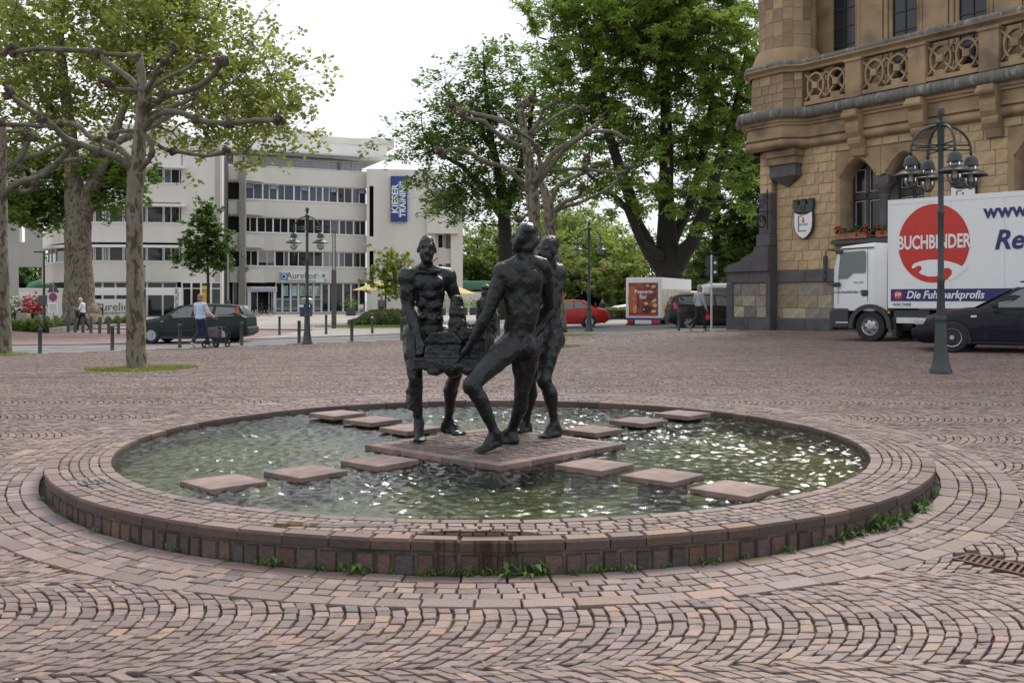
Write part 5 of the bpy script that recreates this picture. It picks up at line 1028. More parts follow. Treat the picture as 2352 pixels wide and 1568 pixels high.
def leafy_tree(name, label, base, stems, blobs, nclump, nleaf, L, W, lmat, bmat, seed, trunk_r, palm=1, clump=(.9, .55), dens=None, up=.6, twig=.018, group=None, flowers=None, cols=(.75, 1.25), shell=.45, droop=.25):
    """stems: list of [(point, radius)...]; blobs: list of (centre, rx, ry, rz) envelope; branches are grown from the stems to each clump"""
    rnd = np.random.default_rng(seed); t = thing(name, label, 'tree', base, 0, group)
    tb = MB(); nodes = []; cost = []
    for st in stems:
        P_ = [Vector(p) for p, r in st]; R_ = [r for p, r in st]; path = []; rad = []
        for i in range(len(P_) - 1):
            for k in range(4): f = k / 4; path.append(P_[i].lerp(P_[i + 1], f) + Vector(rnd.normal(0, .02 * R_[i] + .01, 3))); rad.append(R_[i] * (1 - f) + R_[i + 1] * f)
        path.append(P_[-1]); rad.append(R_[-1]); tb.tube(path, rad, 10)
        for q, r in list(zip(path, rad))[3:]: nodes.append(np.array(q)); cost.append(0.0)
    part('trunk', tb, bmat, t, smooth=True, world=True)
    vol = np.array([b[1] * b[2] * b[3] for b in blobs]) ** (2 / 3); cl = []
    for i in range(nclump):
        b = blobs[rnd.choice(len(blobs), p=vol / vol.sum())]; v = rnd.normal(0, 1, 3); v /= np.linalg.norm(v); cl.append(np.array(b[0]) + v * np.array(b[1:4]) * rnd.uniform(0, 1) ** shell)
    cl = np.array(cl); root = nodes[0]; order = np.argsort(np.linalg.norm(cl - root, axis=1)); br = MB(); nd = list(nodes); pl_ = list(cost); rad_at = [trunk_r * .25] * len(nd)
    for i in order:
        c = cl[i]; A_ = np.array(nd); D_ = np.linalg.norm(A_ - c, axis=1); pen = np.maximum(0, A_[:, 2] - c[2]) * .35
        j = int(np.argmin(D_ + .25 * np.array(pl_) + pen)); p0 = A_[j]; L_ = D_[j]; steps = max(2, int(L_ / .9)); path = []
        sag = Vector((0, 0, -.10 * L_)) if rnd.random() < .6 else Vector((0, 0, .12 * L_))
        for k in range(steps + 1):
            f = k / steps; q = Vector(p0).lerp(Vector(c), f) + sag * (4 * f * (1 - f)) + Vector(rnd.normal(0, .05 * L_ / steps + .02, 3)) * (0 if k in (0,) else 1); path.append(q)
        r0 = min(.035 + .016 * L_, trunk_r * .32); br.tube(path, [max(r0 * (1 - .8 * k / steps), twig) for k in range(steps + 1)], 5, caps=False)
        for k in range(1, steps + 1): nd.append(np.array(path[k])); pl_.append(pl_[j] + L_ * k / steps)
    C = []
    for c in cl:
        m_ = max(3, int(nleaf * rnd.uniform(.5, 1.5))); spray = max(2, m_ // 22)
        cen = c + rnd.normal(0, 1, (spray, 3)) * np.array([clump[0], clump[0], clump[1]])
        for s_ in cen:
            k = m_ // spray; ax = rnd.normal(0, 1, 3); ax[2] *= .35; ax /= np.linalg.norm(ax); tt = rnd.uniform(-1, 1, (k, 1)); C.append(s_ + ax * tt * clump[0] * .55 + rnd.normal(0, 1, (k, 3)) * clump[0] * .16)
            if rnd.random() < .5: q0 = Vector(c); br.tube([q0, q0.lerp(Vector(s_), .5) + Vector(rnd.normal(0, .05, 3)), Vector(s_)], [twig * .8, twig * .6, twig * .4], 4, caps=False)
    part('branches', br, bmat, t, smooth=True, world=True)
    C = np.concatenate(C, 0); me = leaf_mesh('crown', C, L, W, rnd, up, palm, droop, cols); me.materials.append(lmat); link('crown', me, t, None, 0, True)
    if flowers:
        fm, nf, fs = flowers; fb = MB()
        sel = cl[rnd.choice(len(cl), min(nf, len(cl)), replace=False)] if nf <= len(cl) else np.repeat(cl, nf // len(cl) + 1, 0)[:nf]
        for c in sel:
            q = Vector(c + rnd.normal(0, 1, 3) * np.array([clump[0], clump[0], clump[1]])); fb.add([q + Vector((fs * .28 * math.cos(a), fs * .28 * math.sin(a), 0)) for a in (0, 2.1, 4.2)] + [q + Vector((0, 0, fs)), q - Vector((0, 0, fs * .12))], [(0, 1, 3), (1, 2, 3), (2, 0, 3), (1, 0, 4), (2, 1, 4), (0, 2, 4)])
        part('blossom', fb, fm, t, world=True)
    return t
def B(px, py, d, r, fz=1.0, depth=.8): r_ = r / FPX * d; c = at(px, py, d); return (tuple(c), r_, r_ * depth, r_ * fz)
# big plane tree, left
d = 52.0
leafy_tree('plane_tree', 'tall old plane tree with fresh pale leaves behind the planting bed on the left', at(186, 722, d),
    [[(at(189, 745, d), 1.15), (at(188, 728, d), 1.0), (at(184, 700, d), .82), (at(180, 620, d), .70), (at(180, 520, d), .66), (at(176, 465, d), .62), (at(166, 400, d), .42), (at(160, 300, d), .34), (at(148, 200, d), .26), (at(140, 90, d), .16), (at(150, -40, d), .08)],
     [(at(190, 500, d), .5), (at(206, 440, d - .5), .40), (at(232, 390, d - 1), .30), (at(262, 310, d - 1.5), .22), (at(300, 200, d - 1.5), .16), (at(352, 90, d - 1), .12), (at(420, -20, d), .07)],
     [(at(262, 330, d - 1.4), .2), (at(330, 300, d - 2), .15), (at(420, 250, d - 2), .11), (at(520, 200, d - 2), .08)],
     [(at(160, 320, d), .26), (at(110, 240, d + 1), .17), (at(60, 150, d + 1), .12), (at(20, 40, d + 1), .08)]],
    [B(110, 20, d, 200), B(300, 0, d, 200), B(440, 60, d, 170), B(520, 150, d, 130), B(600, 220, d, 95), B(560, 290, d, 85), B(400, 200, d, 140), B(220, 180, d, 150), B(40, 170, d, 140), B(630, 270, d, 55), B(100, 300, d, 100, .7), B(470, 310, d, 70), B(30, 330, d, 80)],
    330, 95, .27, .20, m_lf_plane, m_bark_plane, 11, .8, clump=(1.15, .8), up=.3, cols=(.65, 1.3), shell=.4)
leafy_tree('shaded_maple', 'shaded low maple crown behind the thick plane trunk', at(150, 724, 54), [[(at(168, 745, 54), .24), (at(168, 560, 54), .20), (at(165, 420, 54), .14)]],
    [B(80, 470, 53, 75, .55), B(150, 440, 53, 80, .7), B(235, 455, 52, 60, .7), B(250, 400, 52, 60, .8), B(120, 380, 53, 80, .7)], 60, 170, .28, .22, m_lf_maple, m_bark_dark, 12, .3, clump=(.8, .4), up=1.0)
# great horse chestnut right of centre
d = 58.0; m_candle = mat('chestnut_candle', (.55, .50, .38), .7)
leafy_tree('chestnut_tree', 'huge horse chestnut with fanning dark limbs behind the ice cream truck', at(1540, 705, d),
    [[(at(1540, 760, d), 1.25), (at(1540, 730, d), 1.05), (at(1538, 660, d), .86), (at(1536, 600, d), .80), (at(1531, 520, d), .55), (at(1530, 440, d), .46), (at(1532, 340, d), .38), (at(1528, 220, d), .28), (at(1520, 80, d), .16), (at(1522, -60, d), .08)],
     [(at(1530, 625, d), .6), (at(1490, 570, d - .5), .46), (at(1462, 510, d - 1), .38), (at(1440, 430, d - 1), .34), (at(1418, 370, d - 1), .30), (at(1394, 300, d - 1), .24), (at(1380, 200, d - 1), .18), (at(1360, 60, d), .10)],
     [(at(1545, 620, d), .6), (at(1590, 555, d - 1), .42), (at(1625, 470, d - 1.5), .36), (at(1650, 380, d - 1.5), .30), (at(1676, 300, d - 1), .22), (at(1700, 200, d), .14), (at(1720, 80, d), .08)],
     [(at(1540, 560, d), .4), (at(1580, 480, d + 1), .30), (at(1605, 400, d + 1), .24), (at(1630, 280, d + 1), .16), (at(1640, 120, d + 1), .1)],
     [(at(1515, 590, d - .6), .35), (at(1475, 560, d - 2), .26), (at(1440, 480, d - 2.5), .2), (at(1400, 440, d - 3), .14), (at(1350, 400, d - 3), .08)]],
    [B(1380, 40, d, 150), B(1540, 0, d, 180), B(1680, 60, d, 150), B(1340, 150, d, 120), B(1470, 170, d, 150), B(1610, 190, d, 150), B(1710, 230, d, 110), B(1400, 300, d, 85), B(1520, 330, d, 90), B(1620, 350, d, 95), B(1710, 370, d, 80), B(1300, 230, d, 70), B(1350, 440, d - 3, 55, .6), B(1440, 40, d - 3, 120), B(1600, 60, d - 3, 120), B(1280, 60, d, 70), B(1300, 330, d - 3, 60, .7), B(1430, 400, d - 3, 60, .7), B(1590, 430, d - 3, 60, .7), B(1670, 460, d - 2, 60, .7), B(1480, 480, d + 3, 50, .6)],
    470, 33, .33, .135, m_lf_chest, m_bark_dark, 21, 1.0, palm=5, clump=(1.15, .8), up=1.0, flowers=(m_candle, 260, .34), cols=(.6, 1.35), droop=.35)
# maple in the middle
d = 66.0
leafy_tree('maple_tree', 'spreading dark trunked maple to the right of the blue sign', at(1162, 700, d),
    [[(at(1164, 750, d), .7), (at(1164, 720, d), .62), (at(1163, 640, d), .52), (at(1162, 560, d), .47), (at(1158, 500, d), .42), (at(1150, 420, d), .30), (at(1130, 330, d), .22), (at(1118, 230, d), .14), (at(1110, 130, d), .07)],
     [(at(1158, 500, d), .36), (at(1110, 430, d - 1), .24), (at(1060, 380, d - 1), .16), (at(1000, 350, d - 1), .10)], [(at(1158, 490, d), .36), (at(1190, 400, d + 1), .24), (at(1215, 300, d + 1), .16), (at(1230, 200, d + 1), .09)], [(at(1130, 340, d), .2), (at(1070, 260, d), .13), (at(1020, 200, d), .08)]],
    [B(1085, 230, d, 105), B(1000, 290, d, 75), B(960, 360, d, 50), B(1130, 140, d, 65), B(1200, 240, d, 120), B(1100, 350, d, 110), B(1010, 400, d, 80), B(1060, 450, d, 80, .8), B(1170, 420, d, 90), B(1240, 330, d, 90), B(1120, 480, d, 70, .6), B(970, 320, d, 50), B(1240, 440, d, 60)],
    300, 80, .26, .20, m_lf_maple, m_bark_dark, 31, .6, clump=(1.0, .55), up=1.1, cols=(.55, 1.4))
# dense dark trees beside the town hall, park trees behind
d = 76.0
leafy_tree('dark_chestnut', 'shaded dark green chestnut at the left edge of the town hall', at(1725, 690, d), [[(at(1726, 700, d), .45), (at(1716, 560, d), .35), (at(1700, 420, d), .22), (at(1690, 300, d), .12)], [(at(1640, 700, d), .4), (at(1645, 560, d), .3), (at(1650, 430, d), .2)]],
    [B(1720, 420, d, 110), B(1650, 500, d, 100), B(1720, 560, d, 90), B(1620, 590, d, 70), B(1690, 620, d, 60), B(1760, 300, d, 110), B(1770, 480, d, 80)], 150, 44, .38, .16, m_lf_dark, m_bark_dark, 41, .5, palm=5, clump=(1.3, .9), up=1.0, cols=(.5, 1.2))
PARK = [(1095, 600, 118, 80, 'tall pale green park tree just right of the white building'), (1150, 575, 125, 70, 'leafy park tree behind the dark maple trunk'), (1225, 580, 120, 75, 'leafy park tree behind the two standing bronze heads'), (1310, 560, 128, 62, 'airy park tree left of the twin street lamp'), (1390, 590, 115, 70, 'yellowish park tree right of the twin street lamp'), (1455, 600, 122, 65, 'park tree left of the chestnut trunk'), (1620, 600, 118, 70, 'park tree right of the chestnut trunk'), (1700, 610, 120, 70, 'dark park tree beside the stone buttress'), (70, 640, 108, 60, 'green tree glimpsed through the square wall opening'), (1000, 640, 125, 50, 'small tree behind the end of the white building'), (1270, 530, 135, 60, 'distant pale tree top in the gap between chestnut and pollard'), (1345, 530, 138, 60, 'feathery distant tree top under the gap of sky')]
for k, (px, py, dd, r, lb) in enumerate(PARK):
    leafy_tree('park_tree', lb, at(px, 700, dd), [[(at(px, 706, dd), .30), (at(px, 640, dd), .26), (at(px + rng.uniform(-8, 8), py, dd), .18), (at(px + rng.uniform(-10, 10), py - r * .6, dd), .08)]],
        [B(px, py - 8, dd, r, .95), B(px - r * .4, py + r * .35, dd, r * .7, .8), B(px + r * .45, py + r * .3, dd, r * .7, .8), B(px, py + r * .75, dd, r * .75, .6)], 70, 95, .42, .30, [m_lf_bg, m_lf_yg, m_lf_maple, m_lf_bg, m_lf_yg, m_lf_bg][k % 6] if k != 7 else m_lf_dark, m_bark_dark, 50 + k, .35, clump=(1.5, 1.0), up=.6, group='park trees beyond the street', cols=(.55, 1.35), twig=.03)
m_pink = mat('red_chestnut_bloom', (.50, .12, .10), .7, var=.2)
for k, (px, py, dd, r, lb) in enumerate(((1330, 640, 92, 52, 'red flowering chestnut behind the red car'), (1280, 615, 96, 42, 'red flowering chestnut beside the right bronze man'), (1430, 645, 90, 44, 'red flowering chestnut left of the ice cream truck'), (1580, 635, 96, 44, 'red flowering chestnut above the white van'))):
    leafy_tree('red_chestnut', lb, at(px, 705, dd), [[(at(px, 708, dd), .16), (at(px + 2, 660, dd), .13), (at(px, py - 20, dd), .07)]], [B(px, py, dd, r, .9), B(px - r * .4, py + r * .4, dd, r * .6), B(px + r * .4, py + r * .3, dd, r * .6)], 46, 26, .34, .15, m_lf_bg, m_bark_dark, 80 + k, .2, palm=5, clump=(.9, .7), up=.9, group='red chestnuts in the park', flowers=(m_pink, 55, .40))
# young street trees
d = 72
leafy_tree('young_lime_tree', 'young conical street tree in front of the white wing', at(478, 722, d), [[(at(478, 726, d), .12), (at(478, 660, d), .10), (at(476, 560, d), .06), (at(475, 470, d), .02)]], [B(475, 485, d, 22, 1.3), B(474, 520, d, 42), B(470, 560, d, 58, .8), B(490, 570, d, 45, .8), B(450, 600, d, 50, .6), B(505, 610, d, 45, .6)], 120, 95, .20, .16, m_lf_lime, m_bark_dark, 91, .12, clump=(.42, .26), up=1.1, cols=(.5, 1.4), twig=.012)
d = 78
leafy_tree('cafe_tree', 'slender young tree beside the cafe parasol', at(886, 722, d), [[(at(886, 728, d), .07), (at(886, 660, d), .06), (at(890, 590, d), .03)]], [B(888, 600, d, 30), B(880, 640, d, 34, .8), B(905, 630, d, 32, .9), B(865, 655, d, 20, .7), B(920, 600, d, 22), B(900, 665, d, 28, .5)], 80, 50, .22, .17, m_lf_yg, m_bark_dark, 92, .07, clump=(.40, .26), up=.8, twig=.012)
# ------------------------------------------------------------------ pollarded planes
def pollard(name, label, base_px, d, trunk, limbs, seed, knob=1.0):
    r_ = random.Random(seed); b = at(*base_px, d); t = thing(name, label, 'tree', b, 0)
    def P3(pts, dd0, dd1):
        n = len(pts); out = []
        for i, p in enumerate(pts): f = i / max(n - 1, 1); out.append(at(p[0], p[1], d + dd0 + (dd1 - dd0) * f))
        return out
    def smooth(P_, k=3):
        out = []
        for i in range(len(P_) - 1):
            p0, p1, p2, p3 = P_[max(i - 1, 0)], P_[i], P_[i + 1], P_[min(i + 2, len(P_) - 1)]
            for j in range(k):
                f = j / k; out.append(.5 * ((2 * p1) + (-p0 + p2) * f + (2 * p0 - 5 * p1 + 4 * p2 - p3) * f * f + (-p0 + 3 * p1 - 3 * p2 + p3) * f ** 3))
        return out + [P_[-1]]
    mb = MB(); path = smooth([at(p[0], p[1], d) for p in trunk], 4); n = len(path); rad = np.interp(np.linspace(0, len(trunk) - 1, n), range(len(trunk)), [p[2] for p in trunk]); mb.tube(path, [q * (1 + r_.uniform(-.04, .04)) for q in rad], 14, jitter=.04, rng=r_)
    part('trunk', mb, m_bark_plane, t, smooth=True, world=True)
    for lm in limbs:
        pts, r0, r1, d0, d1, kn = lm; P_ = smooth(P3(pts, d0, d1)); n = len(P_); mb = MB(); mb.tube(P_, [(r0 + (r1 - r0) * i / (n - 1)) * .84 * (1 + r_.uniform(-.13, .16)) for i in range(n)], 9, jitter=.08, rng=r_); o = part('limb', mb, m_bark_pale, t, smooth=True, world=True)
        for ki in kn:
            c = P_[min(int(ki * (n - 1)), n - 1)]; mb = MB(); s = max(r1 * 1.9, .07) * knob
            for j in range(6): mb.ball(c + Vector((r_.gauss(0, s * .45), r_.gauss(0, s * .45), r_.gauss(0, s * .4) + s * .1)), s * r_.uniform(.45, .8), seg=8, rings=6, bumpy=.5)
            part('knob', mb, m_knob, o, world=True)
            if r_.random() < .7: q = np.random.default_rng(seed * 100 + int(c.x * 977) % 89); me = leaf_mesh('sprig', np.array(c) + q.normal(0, 1, (14, 3)) * s * 1.1 + np.array([0, 0, s * .6]), .075, .05, q, .3); me.materials.append(m_lf_yg); link('sprig', me, o, None, 0, True)
    return t
pollard('pollarded_plane', 'bare pollarded plane tree with knobbly limbs at left of the square', (318, 862), 19.3,
    [(318, 866, .235), (315, 850, .205), (313, 800, .185), (311, 700, .165), (309, 600, .155), (309, 500, .15), (310, 440, .15), (314, 395, .17), (318, 360, .13), (322, 300, .115), (325, 215, .095), (324, 165, .08), (319, 132, .075)],
    [([(306, 400), (294, 380), (270, 362), (235, 348), (204, 338), (168, 326), (140, 308), (120, 288), (84, 262), (51, 240), (18, 214)], .085, .055, 0, -1.2, (1.0, .33, .78)),
     ([(310, 380), (296, 362), (270, 338), (240, 324), (207, 315), (190, 298), (175, 287), (150, 284), (114, 290), (60, 287), (4, 284)], .075, .045, .1, .9, (.36, .75, 1.0)),
     ([(322, 210), (310, 195), (294, 178), (261, 154), (240, 138), (222, 119), (168, 116), (90, 113), (30, 120), (-10, 124)], .075, .05, 0, .8, (.55, .92)),
     ([(318, 134), (300, 127), (270, 125), (235, 124)], .05, .045, 0, .4, (.02,)),
     ([(334, 212), (344, 196), (354, 178), (366, 154), (380, 140), (399, 115)], .055, .045, 0, -.7, (1.0, .8, .55)),
     ([(336, 212), (350, 200), (384, 178), (420, 163), (440, 150), (459, 134), (480, 137), (507, 142)], .05, .04, .1, .9, (.72, 1.0)),
     ([(328, 262), (346, 246), (366, 232), (390, 216), (435, 207), (470, 190), (495, 165), (513, 140)], .075, .06, 0, -.9, (.42, 1.0, .97)),
     ([(326, 285), (345, 265), (375, 251), (420, 237), (444, 222), (455, 205), (475, 188), (496, 172)], .06, .04, .1, .6, (.6, 1.0)),
     ([(326, 300), (348, 275), (372, 260), (395, 257), (435, 265), (465, 279), (525, 283), (585, 277), (642, 277)], .075, .05, 0, -1.4, (1.0, .78, .6)),
     ([(322, 320), (332, 308), (354, 327), (384, 345), (420, 350), (468, 358), (495, 354), (518, 345)], .055, .045, 0, .9, (1.0, .5)),
     ([(318, 392), (335, 375), (347, 358), (349, 333), (338, 310)], .07, .045, -.1, -.3, (.6,)),
     ([(320, 215), (300, 206), (270, 206), (252, 196), (238, 188)], .05, .045, 0, -.6, (1.0, .9)), ([(330, 255), (337, 246), (343, 240)], .05, .05, -.1, -.4, (1.0,)),
     ([(318, 300), (300, 300), (280, 302), (262, 306), (255, 312)], .045, .035, 0, .6, (1.0,))], 3)
pollard('pollarded_plane', 'pollarded plane cut by the left edge of the photo', (4, 816), 29,
    [(2, 818, .36), (2, 800, .30), (0, 700, .26), (-2, 560, .24), (-4, 470, .24), (-2, 420, .2), (2, 330, .14), (4, 285, .12)],
    [([(-6, 470), (12, 446), (32, 426), (60, 414), (92, 406), (135, 370), (168, 335)], .13, .08, 0, -1, (1.0,)), ([(-4, 420), (10, 395), (39, 370), (58, 340), (69, 312)], .12, .08, 0, .5, (1.0,)), ([(36, 374), (60, 362), (90, 355), (112, 342), (135, 330), (158, 334)], .09, .07, .3, .8, (1.0,)),
     ([(50, 420), (70, 408), (110, 388), (140, 372), (190, 365)], .08, .07, 0, .6, (1.0,)), ([(58, 418), (54, 400), (48, 388)], .07, .06, 0, 0, (1.0,)), ([(34, 428), (56, 440), (78, 430)], .07, .07, -.2, -.6, (1.0,)), ([(2, 330), (20, 322), (46, 318), (56, 310)], .06, .05, 0, .3, (1.0,)), ([(0, 300), (30, 302), (60, 300)], .06, .05, 0, .5, (1.0,))], 4)
pollard('pollarded_plane', 'pollarded plane rising behind the bronze heads', (1252, 796), 26.5,
    [(1252, 798, .21), (1244, 700, .17), (1234, 580, .16), (1228, 512, .16), (1224, 450, .18), (1219, 400, .15), (1210, 340, .12), (1202, 292, .10), (1196, 250, .08)],
    [([(1210, 345), (1180, 330), (1154, 316), (1128, 296), (1110, 279), (1080, 274), (1058, 263)], .08, .055, 0, -.8, (1.0,)), ([(1204, 308), (1180, 294), (1158, 279), (1130, 270), (1102, 264), (1070, 256), (1036, 243)], .08, .055, 0, .8, (1.0, .85)),
     ([(1218, 446), (1206, 432), (1194, 415), (1176, 398), (1158, 384), (1130, 377), (1110, 371), (1085, 354), (1066, 346), (1040, 342), (1014, 352)], .085, .055, 0, -1.2, (1.0, .85)), ([(1216, 398), (1190, 390), (1160, 385), (1130, 374)], .06, .05, .2, .9, (.2,)),
     ([(1226, 420), (1240, 395), (1236, 352), (1224, 326), (1205, 312), (1186, 300)], .07, .055, -.2, -.8, (1.0, .5)), ([(1226, 440), (1246, 392), (1266, 356), (1302, 331), (1342, 307), (1362, 292), (1383, 275)], .085, .055, 0, .9, (1.0,)),
     ([(1204, 310), (1222, 300), (1240, 275), (1246, 256), (1256, 244), (1276, 236)], .06, .05, 0, -.5, (1.0,)), ([(1208, 318), (1230, 304), (1254, 284), (1280, 266), (1302, 254), (1322, 250), (1338, 252)], .06, .05, 0, .6, (1.0, .85)),
     ([(1230, 430), (1254, 396), (1276, 370), (1294, 344), (1338, 312), (1370, 302), (1394, 302), (1415, 305), (1438, 320)], .075, .05, -.1, -1.1, (1.0, .55)), ([(1240, 402), (1260, 393), (1300, 389), (1342, 388), (1382, 394), (1422, 398), (1444, 388)], .065, .05, 0, .5, (1.0, .55)),
     ([(1196, 252), (1200, 236), (1218, 228)], .07, .06, 0, .2, (.4, 1.0)), ([(1342, 388), (1352, 366)], .05, .05, .3, .3, (1.0,))], 5)
pollard('pollarded_plane', 'slimmer pollarded plane directly behind the right bronze man', (1287, 762), 35.5,
    [(1288, 764, .24), (1280, 660, .2), (1268, 560, .2), (1262, 510, .2), (1260, 472, .2), (1252, 440, .14), (1243, 420, .12), (1236, 395, .1)],
    [([(1260, 478), (1270, 452), (1280, 430), (1300, 416), (1318, 407), (1350, 393), (1362, 386)], .11, .07, 0, .8, (1.0,)), ([(1264, 500), (1280, 478), (1298, 464), (1318, 456), (1330, 450), (1338, 432)], .10, .08, 0, -1, (1.0,)), ([(1264, 505), (1275, 486), (1300, 474), (1326, 467), (1352, 456), (1378, 444), (1402, 430), (1422, 412)], .09, .06, 0, .8, (1.0,)), ([(1262, 520), (1272, 508), (1276, 490)], .08, .07, -.3, -.3, ()), ([(1256, 470), (1230, 480), (1205, 497), (1190, 506)], .07, .06, 0, .5, (1.0,))], 6)
# grass in the tree pits, beds, hedges
m_grass = mat('pit_grass', (0.23, 0.27, 0.055), .8, var=.3, scale=3, trans=.25, attr=True)
def grass_patch(name, label, cx, cy, rx, ry, n, h, seed, zf, m=m_grass):
    rnd = np.random.default_rng(seed); a = rnd.uniform(0, 6.283, n); q = np.sqrt(rnd.uniform(0, 1, n)) * (1 + .2 * np.sin(3 * a + seed) + .14 * np.sin(7 * a) + .1 * rnd.normal(0, 1, n)); X_, Y_ = cx + rx * q * np.cos(a), cy + ry * q * np.sin(a); Z_ = zf(X_, Y_)
    th = rnd.uniform(0, 6.283, n); w = .006 + .004 * rnd.random(n); hh = h * rnd.uniform(.4, 1.2, n); ln = rnd.normal(0, .4, (n, 2)) * hh[:, None]
    V = np.stack([np.stack([X_ - w * np.cos(th), Y_ - w * np.sin(th), Z_], 1), np.stack([X_ + w * np.cos(th), Y_ + w * np.sin(th), Z_], 1), np.stack([X_ + ln[:, 0], Y_ + ln[:, 1], Z_ + hh], 1)], 1).reshape(-1, 3)
    me = np_mesh(name, V, np.arange(3 * n).reshape(-1, 3), np.repeat(rnd.uniform(.7, 1.25, (n, 1)), 3, 1)); me.materials.append(m); return tag(link(name, me), label, kind='stuff')
m_soil = mat('tree_pit_soil', (.10, .10, .045), .95, var=.3, scale=5)
for k, (tx, ty, tr) in enumerate(TREE_PITS):
    mb = MB(); n = 24; mb.add([(tx, ty, Gf(tx, ty) - .01)] + [(tx + tr * math.cos(6.283 * i / n), ty + tr * math.sin(6.283 * i / n), Gf(tx + tr * math.cos(6.283 * i / n), ty + tr * math.sin(6.283 * i / n)) - .012) for i in range(n)], [(0, 1 + i, 1 + (i + 1) % n) for i in range(n)]); tag(part('tree_pit', mb, m_soil), 'earth in a tree pit of the square', kind='structure')
    grass_patch('grass', 'short grass in a tree pit', tx, ty, tr * .95, tr * .95, 6000 if k == 0 else 2500, .06, 5 + k, lambda x, y: G(x, y) - .01)
# ------------------------------------------------------------------ street furniture
m_lamp = mat('lamp_paint_green_grey', (0.030, 0.042, 0.045), .42, var=.15, scale=8, spec=.5, bump=.001, bscale=60)
m_lampg = glass_mat('lantern_glass', (.80, .82, .80), .02, 1.0, 1.45); m_tube = mat('lamp_tube_white', (.75, .75, .72), .4)
def lamp_post(label, loc, rz, arms, H=4.37, rad=.50, k=1.0):
    t = thing('street_lamp', label, 'street lamp', loc, rz, 'cast iron street lamps on the square')
    mb = MB(); mb.lathe([(.175 * k, 0), (.175 * k, .05), (.155 * k, .08), (.125 * k, .22), (.10 * k, .42), (.088 * k, .80), (.082 * k, .85), (.092 * k, .87), (.092 * k, .91), (.075 * k, .94)], seg=20, closed=True); part('base', mb, m_lamp, t, autosmooth=40)
    mb = MB(); mb.lathe([(.070 * k, .90), (.055 * k, 1.48), (.062 * k, 1.50), (.062 * k, 1.56), (.050 * k, 1.59), (.047 * k, 2.6), (.056 * k, 2.62), (.056 * k, 2.66), (.044 * k, 2.69), (.043 * k, H - .75), (.05 * k, H - .72), (.055, H - .70), (.055, H - .30), (.07, H - .27), (.07, H - .24), (.03, H - .21), (.035, H - .17), (.045, H - .13), (.06, H - .07), (.045, H - .015), (.005, H)], seg=18); part('pole', mb, m_lamp, t, autosmooth=40)
    for j in range(arms):
        a = 2 * math.pi * j / arms; ca, sa = math.cos(a), math.sin(a); f = lambda u, z: (u * ca, u * sa, z); mb = MB()
        mb.tube([f(.04 + (rad - .04) * math.sin(q), H - .72 + .42 * math.cos(q)) for q in np.linspace(0, math.pi / 2, 12)] + [f(rad, H - .80)], .022, 8); mb.tube([f(.04, H - .62), f(rad, H - .62)], .014, 6); mb.tube([f(.04, H - .70), f(rad, H - .70)], .014, 6); o = part('arm', mb, m_lamp, t, smooth=True)
        c = f(rad, 0); z = H - .80
        mb = MB(); mb.lathe([(.02, z + .01), (.05, z), (.085, z - .03), (.105, z - .08), (.11, z - .14), (.125, z - .15), (.125, z - .165), (.10, z - .165)], (c[0], c[1], 0), 18); l_ = part('lantern_hood', mb, m_lamp, t, autosmooth=45)
        mb = MB(); mb.lathe([(.10, z - .22), (.16, z - .25), (.26, z - .31), (.262, z - .325), (.255, z - .325), (.10, z - .235)], (c[0], c[1], 0), 24); part('brim', mb, m_lamp, l_, autosmooth=45)
        mb = MB(); mb.lathe([(.09, z - .165), (.09, z - .33), (.105, z - .38), (.09, z - .46), (.05, z - .51), (.005, z - .52)], (c[0], c[1], 0), 16); part('glass', mb, m_lampg, l_, smooth=True)
        mb = MB(); mb.lathe([(.035, z - .2), (.035, z - .42)], (c[0], c[1], 0), 10, closed=True); part('bulb', mb, m_tube, l_)
        for q in range(4):
            b = q * math.pi / 4; mb = MB(); mb.tube([(c[0] + .118 * math.cos(u) * math.cos(b), c[1] + .118 * math.cos(u) * math.sin(b), z - .36 - .18 * math.sin(u)) for u in np.linspace(0, math.pi, 14)], .007, 4); part('cage_bar', mb, m_lamp, l_)
    return t
lx = gx(2161, 16.5); lamp_post('green-grey four-armed street lamp in front of the white truck', (lx, 7.3, Gf(lx, 7.3)), R(1), 4)
lx = gx(705.5, 31.5); lamp_post('twin street lamp beside the bollards, left of the bronze group', (lx, 22.3, Gf(lx, 22.3)), 0, 2, 4.3, .42)
lx = gx(1353, 39.2); lamp_post('twin street lamp in front of the red car', (lx, 30.0, .10), 0, 2, 4.3, .46)
m_bol = mat('bollard_anthracite', (0.042, 0.043, 0.047), .5, var=.12, scale=8); m_bolw = mat('bollard_band', (.6, .6, .6), .5)
bm_ = MB(); bm_.lathe([(.062, -.1), (.062, .03), (.055, .04), (.053, .70), (.060, .71), (.060, .765), (.052, .785), (.02, .795), (.001, .797)], seg=14); BOL = bm_.mesh('bollard', True); BOL.materials.append(m_bol); BOL.set_sharp_from_angle(angle=R(40))
def bollard(px, d, z, label, sc=1.0):
    o = tag(link('bollard', BOL, None, (gx(px, d), CAMY + d, z), 0), label, 'bollard', 'anthracite bollards along the street'); o.scale = (1, 1, sc); return o
NB = [(92, 29.0, 'left of the nearest pollard, first in the near row'), (258, 29.9, 'between far left pollard and nearest pollard trunk'), (413, 30.7, 'just left of the woman with the walker'), (555, 31.5, 'in front of the green car tail'), (687, 32.1, 'right beside the left street lamp'), (808, 32.8, 'alone halfway between lamp and bronze group'), (923, 33.4, 'touching the left bronze man in view'), (1138, 34.4, 'seen between the bronze men'), (1145, 35.2, 'darker one glimpsed between the bronze men')]
for px, d, w in NB: x = gx(px, d); bollard(px, d, Gf(x, CAMY + d), 'dark round bollard ' + w, .93)
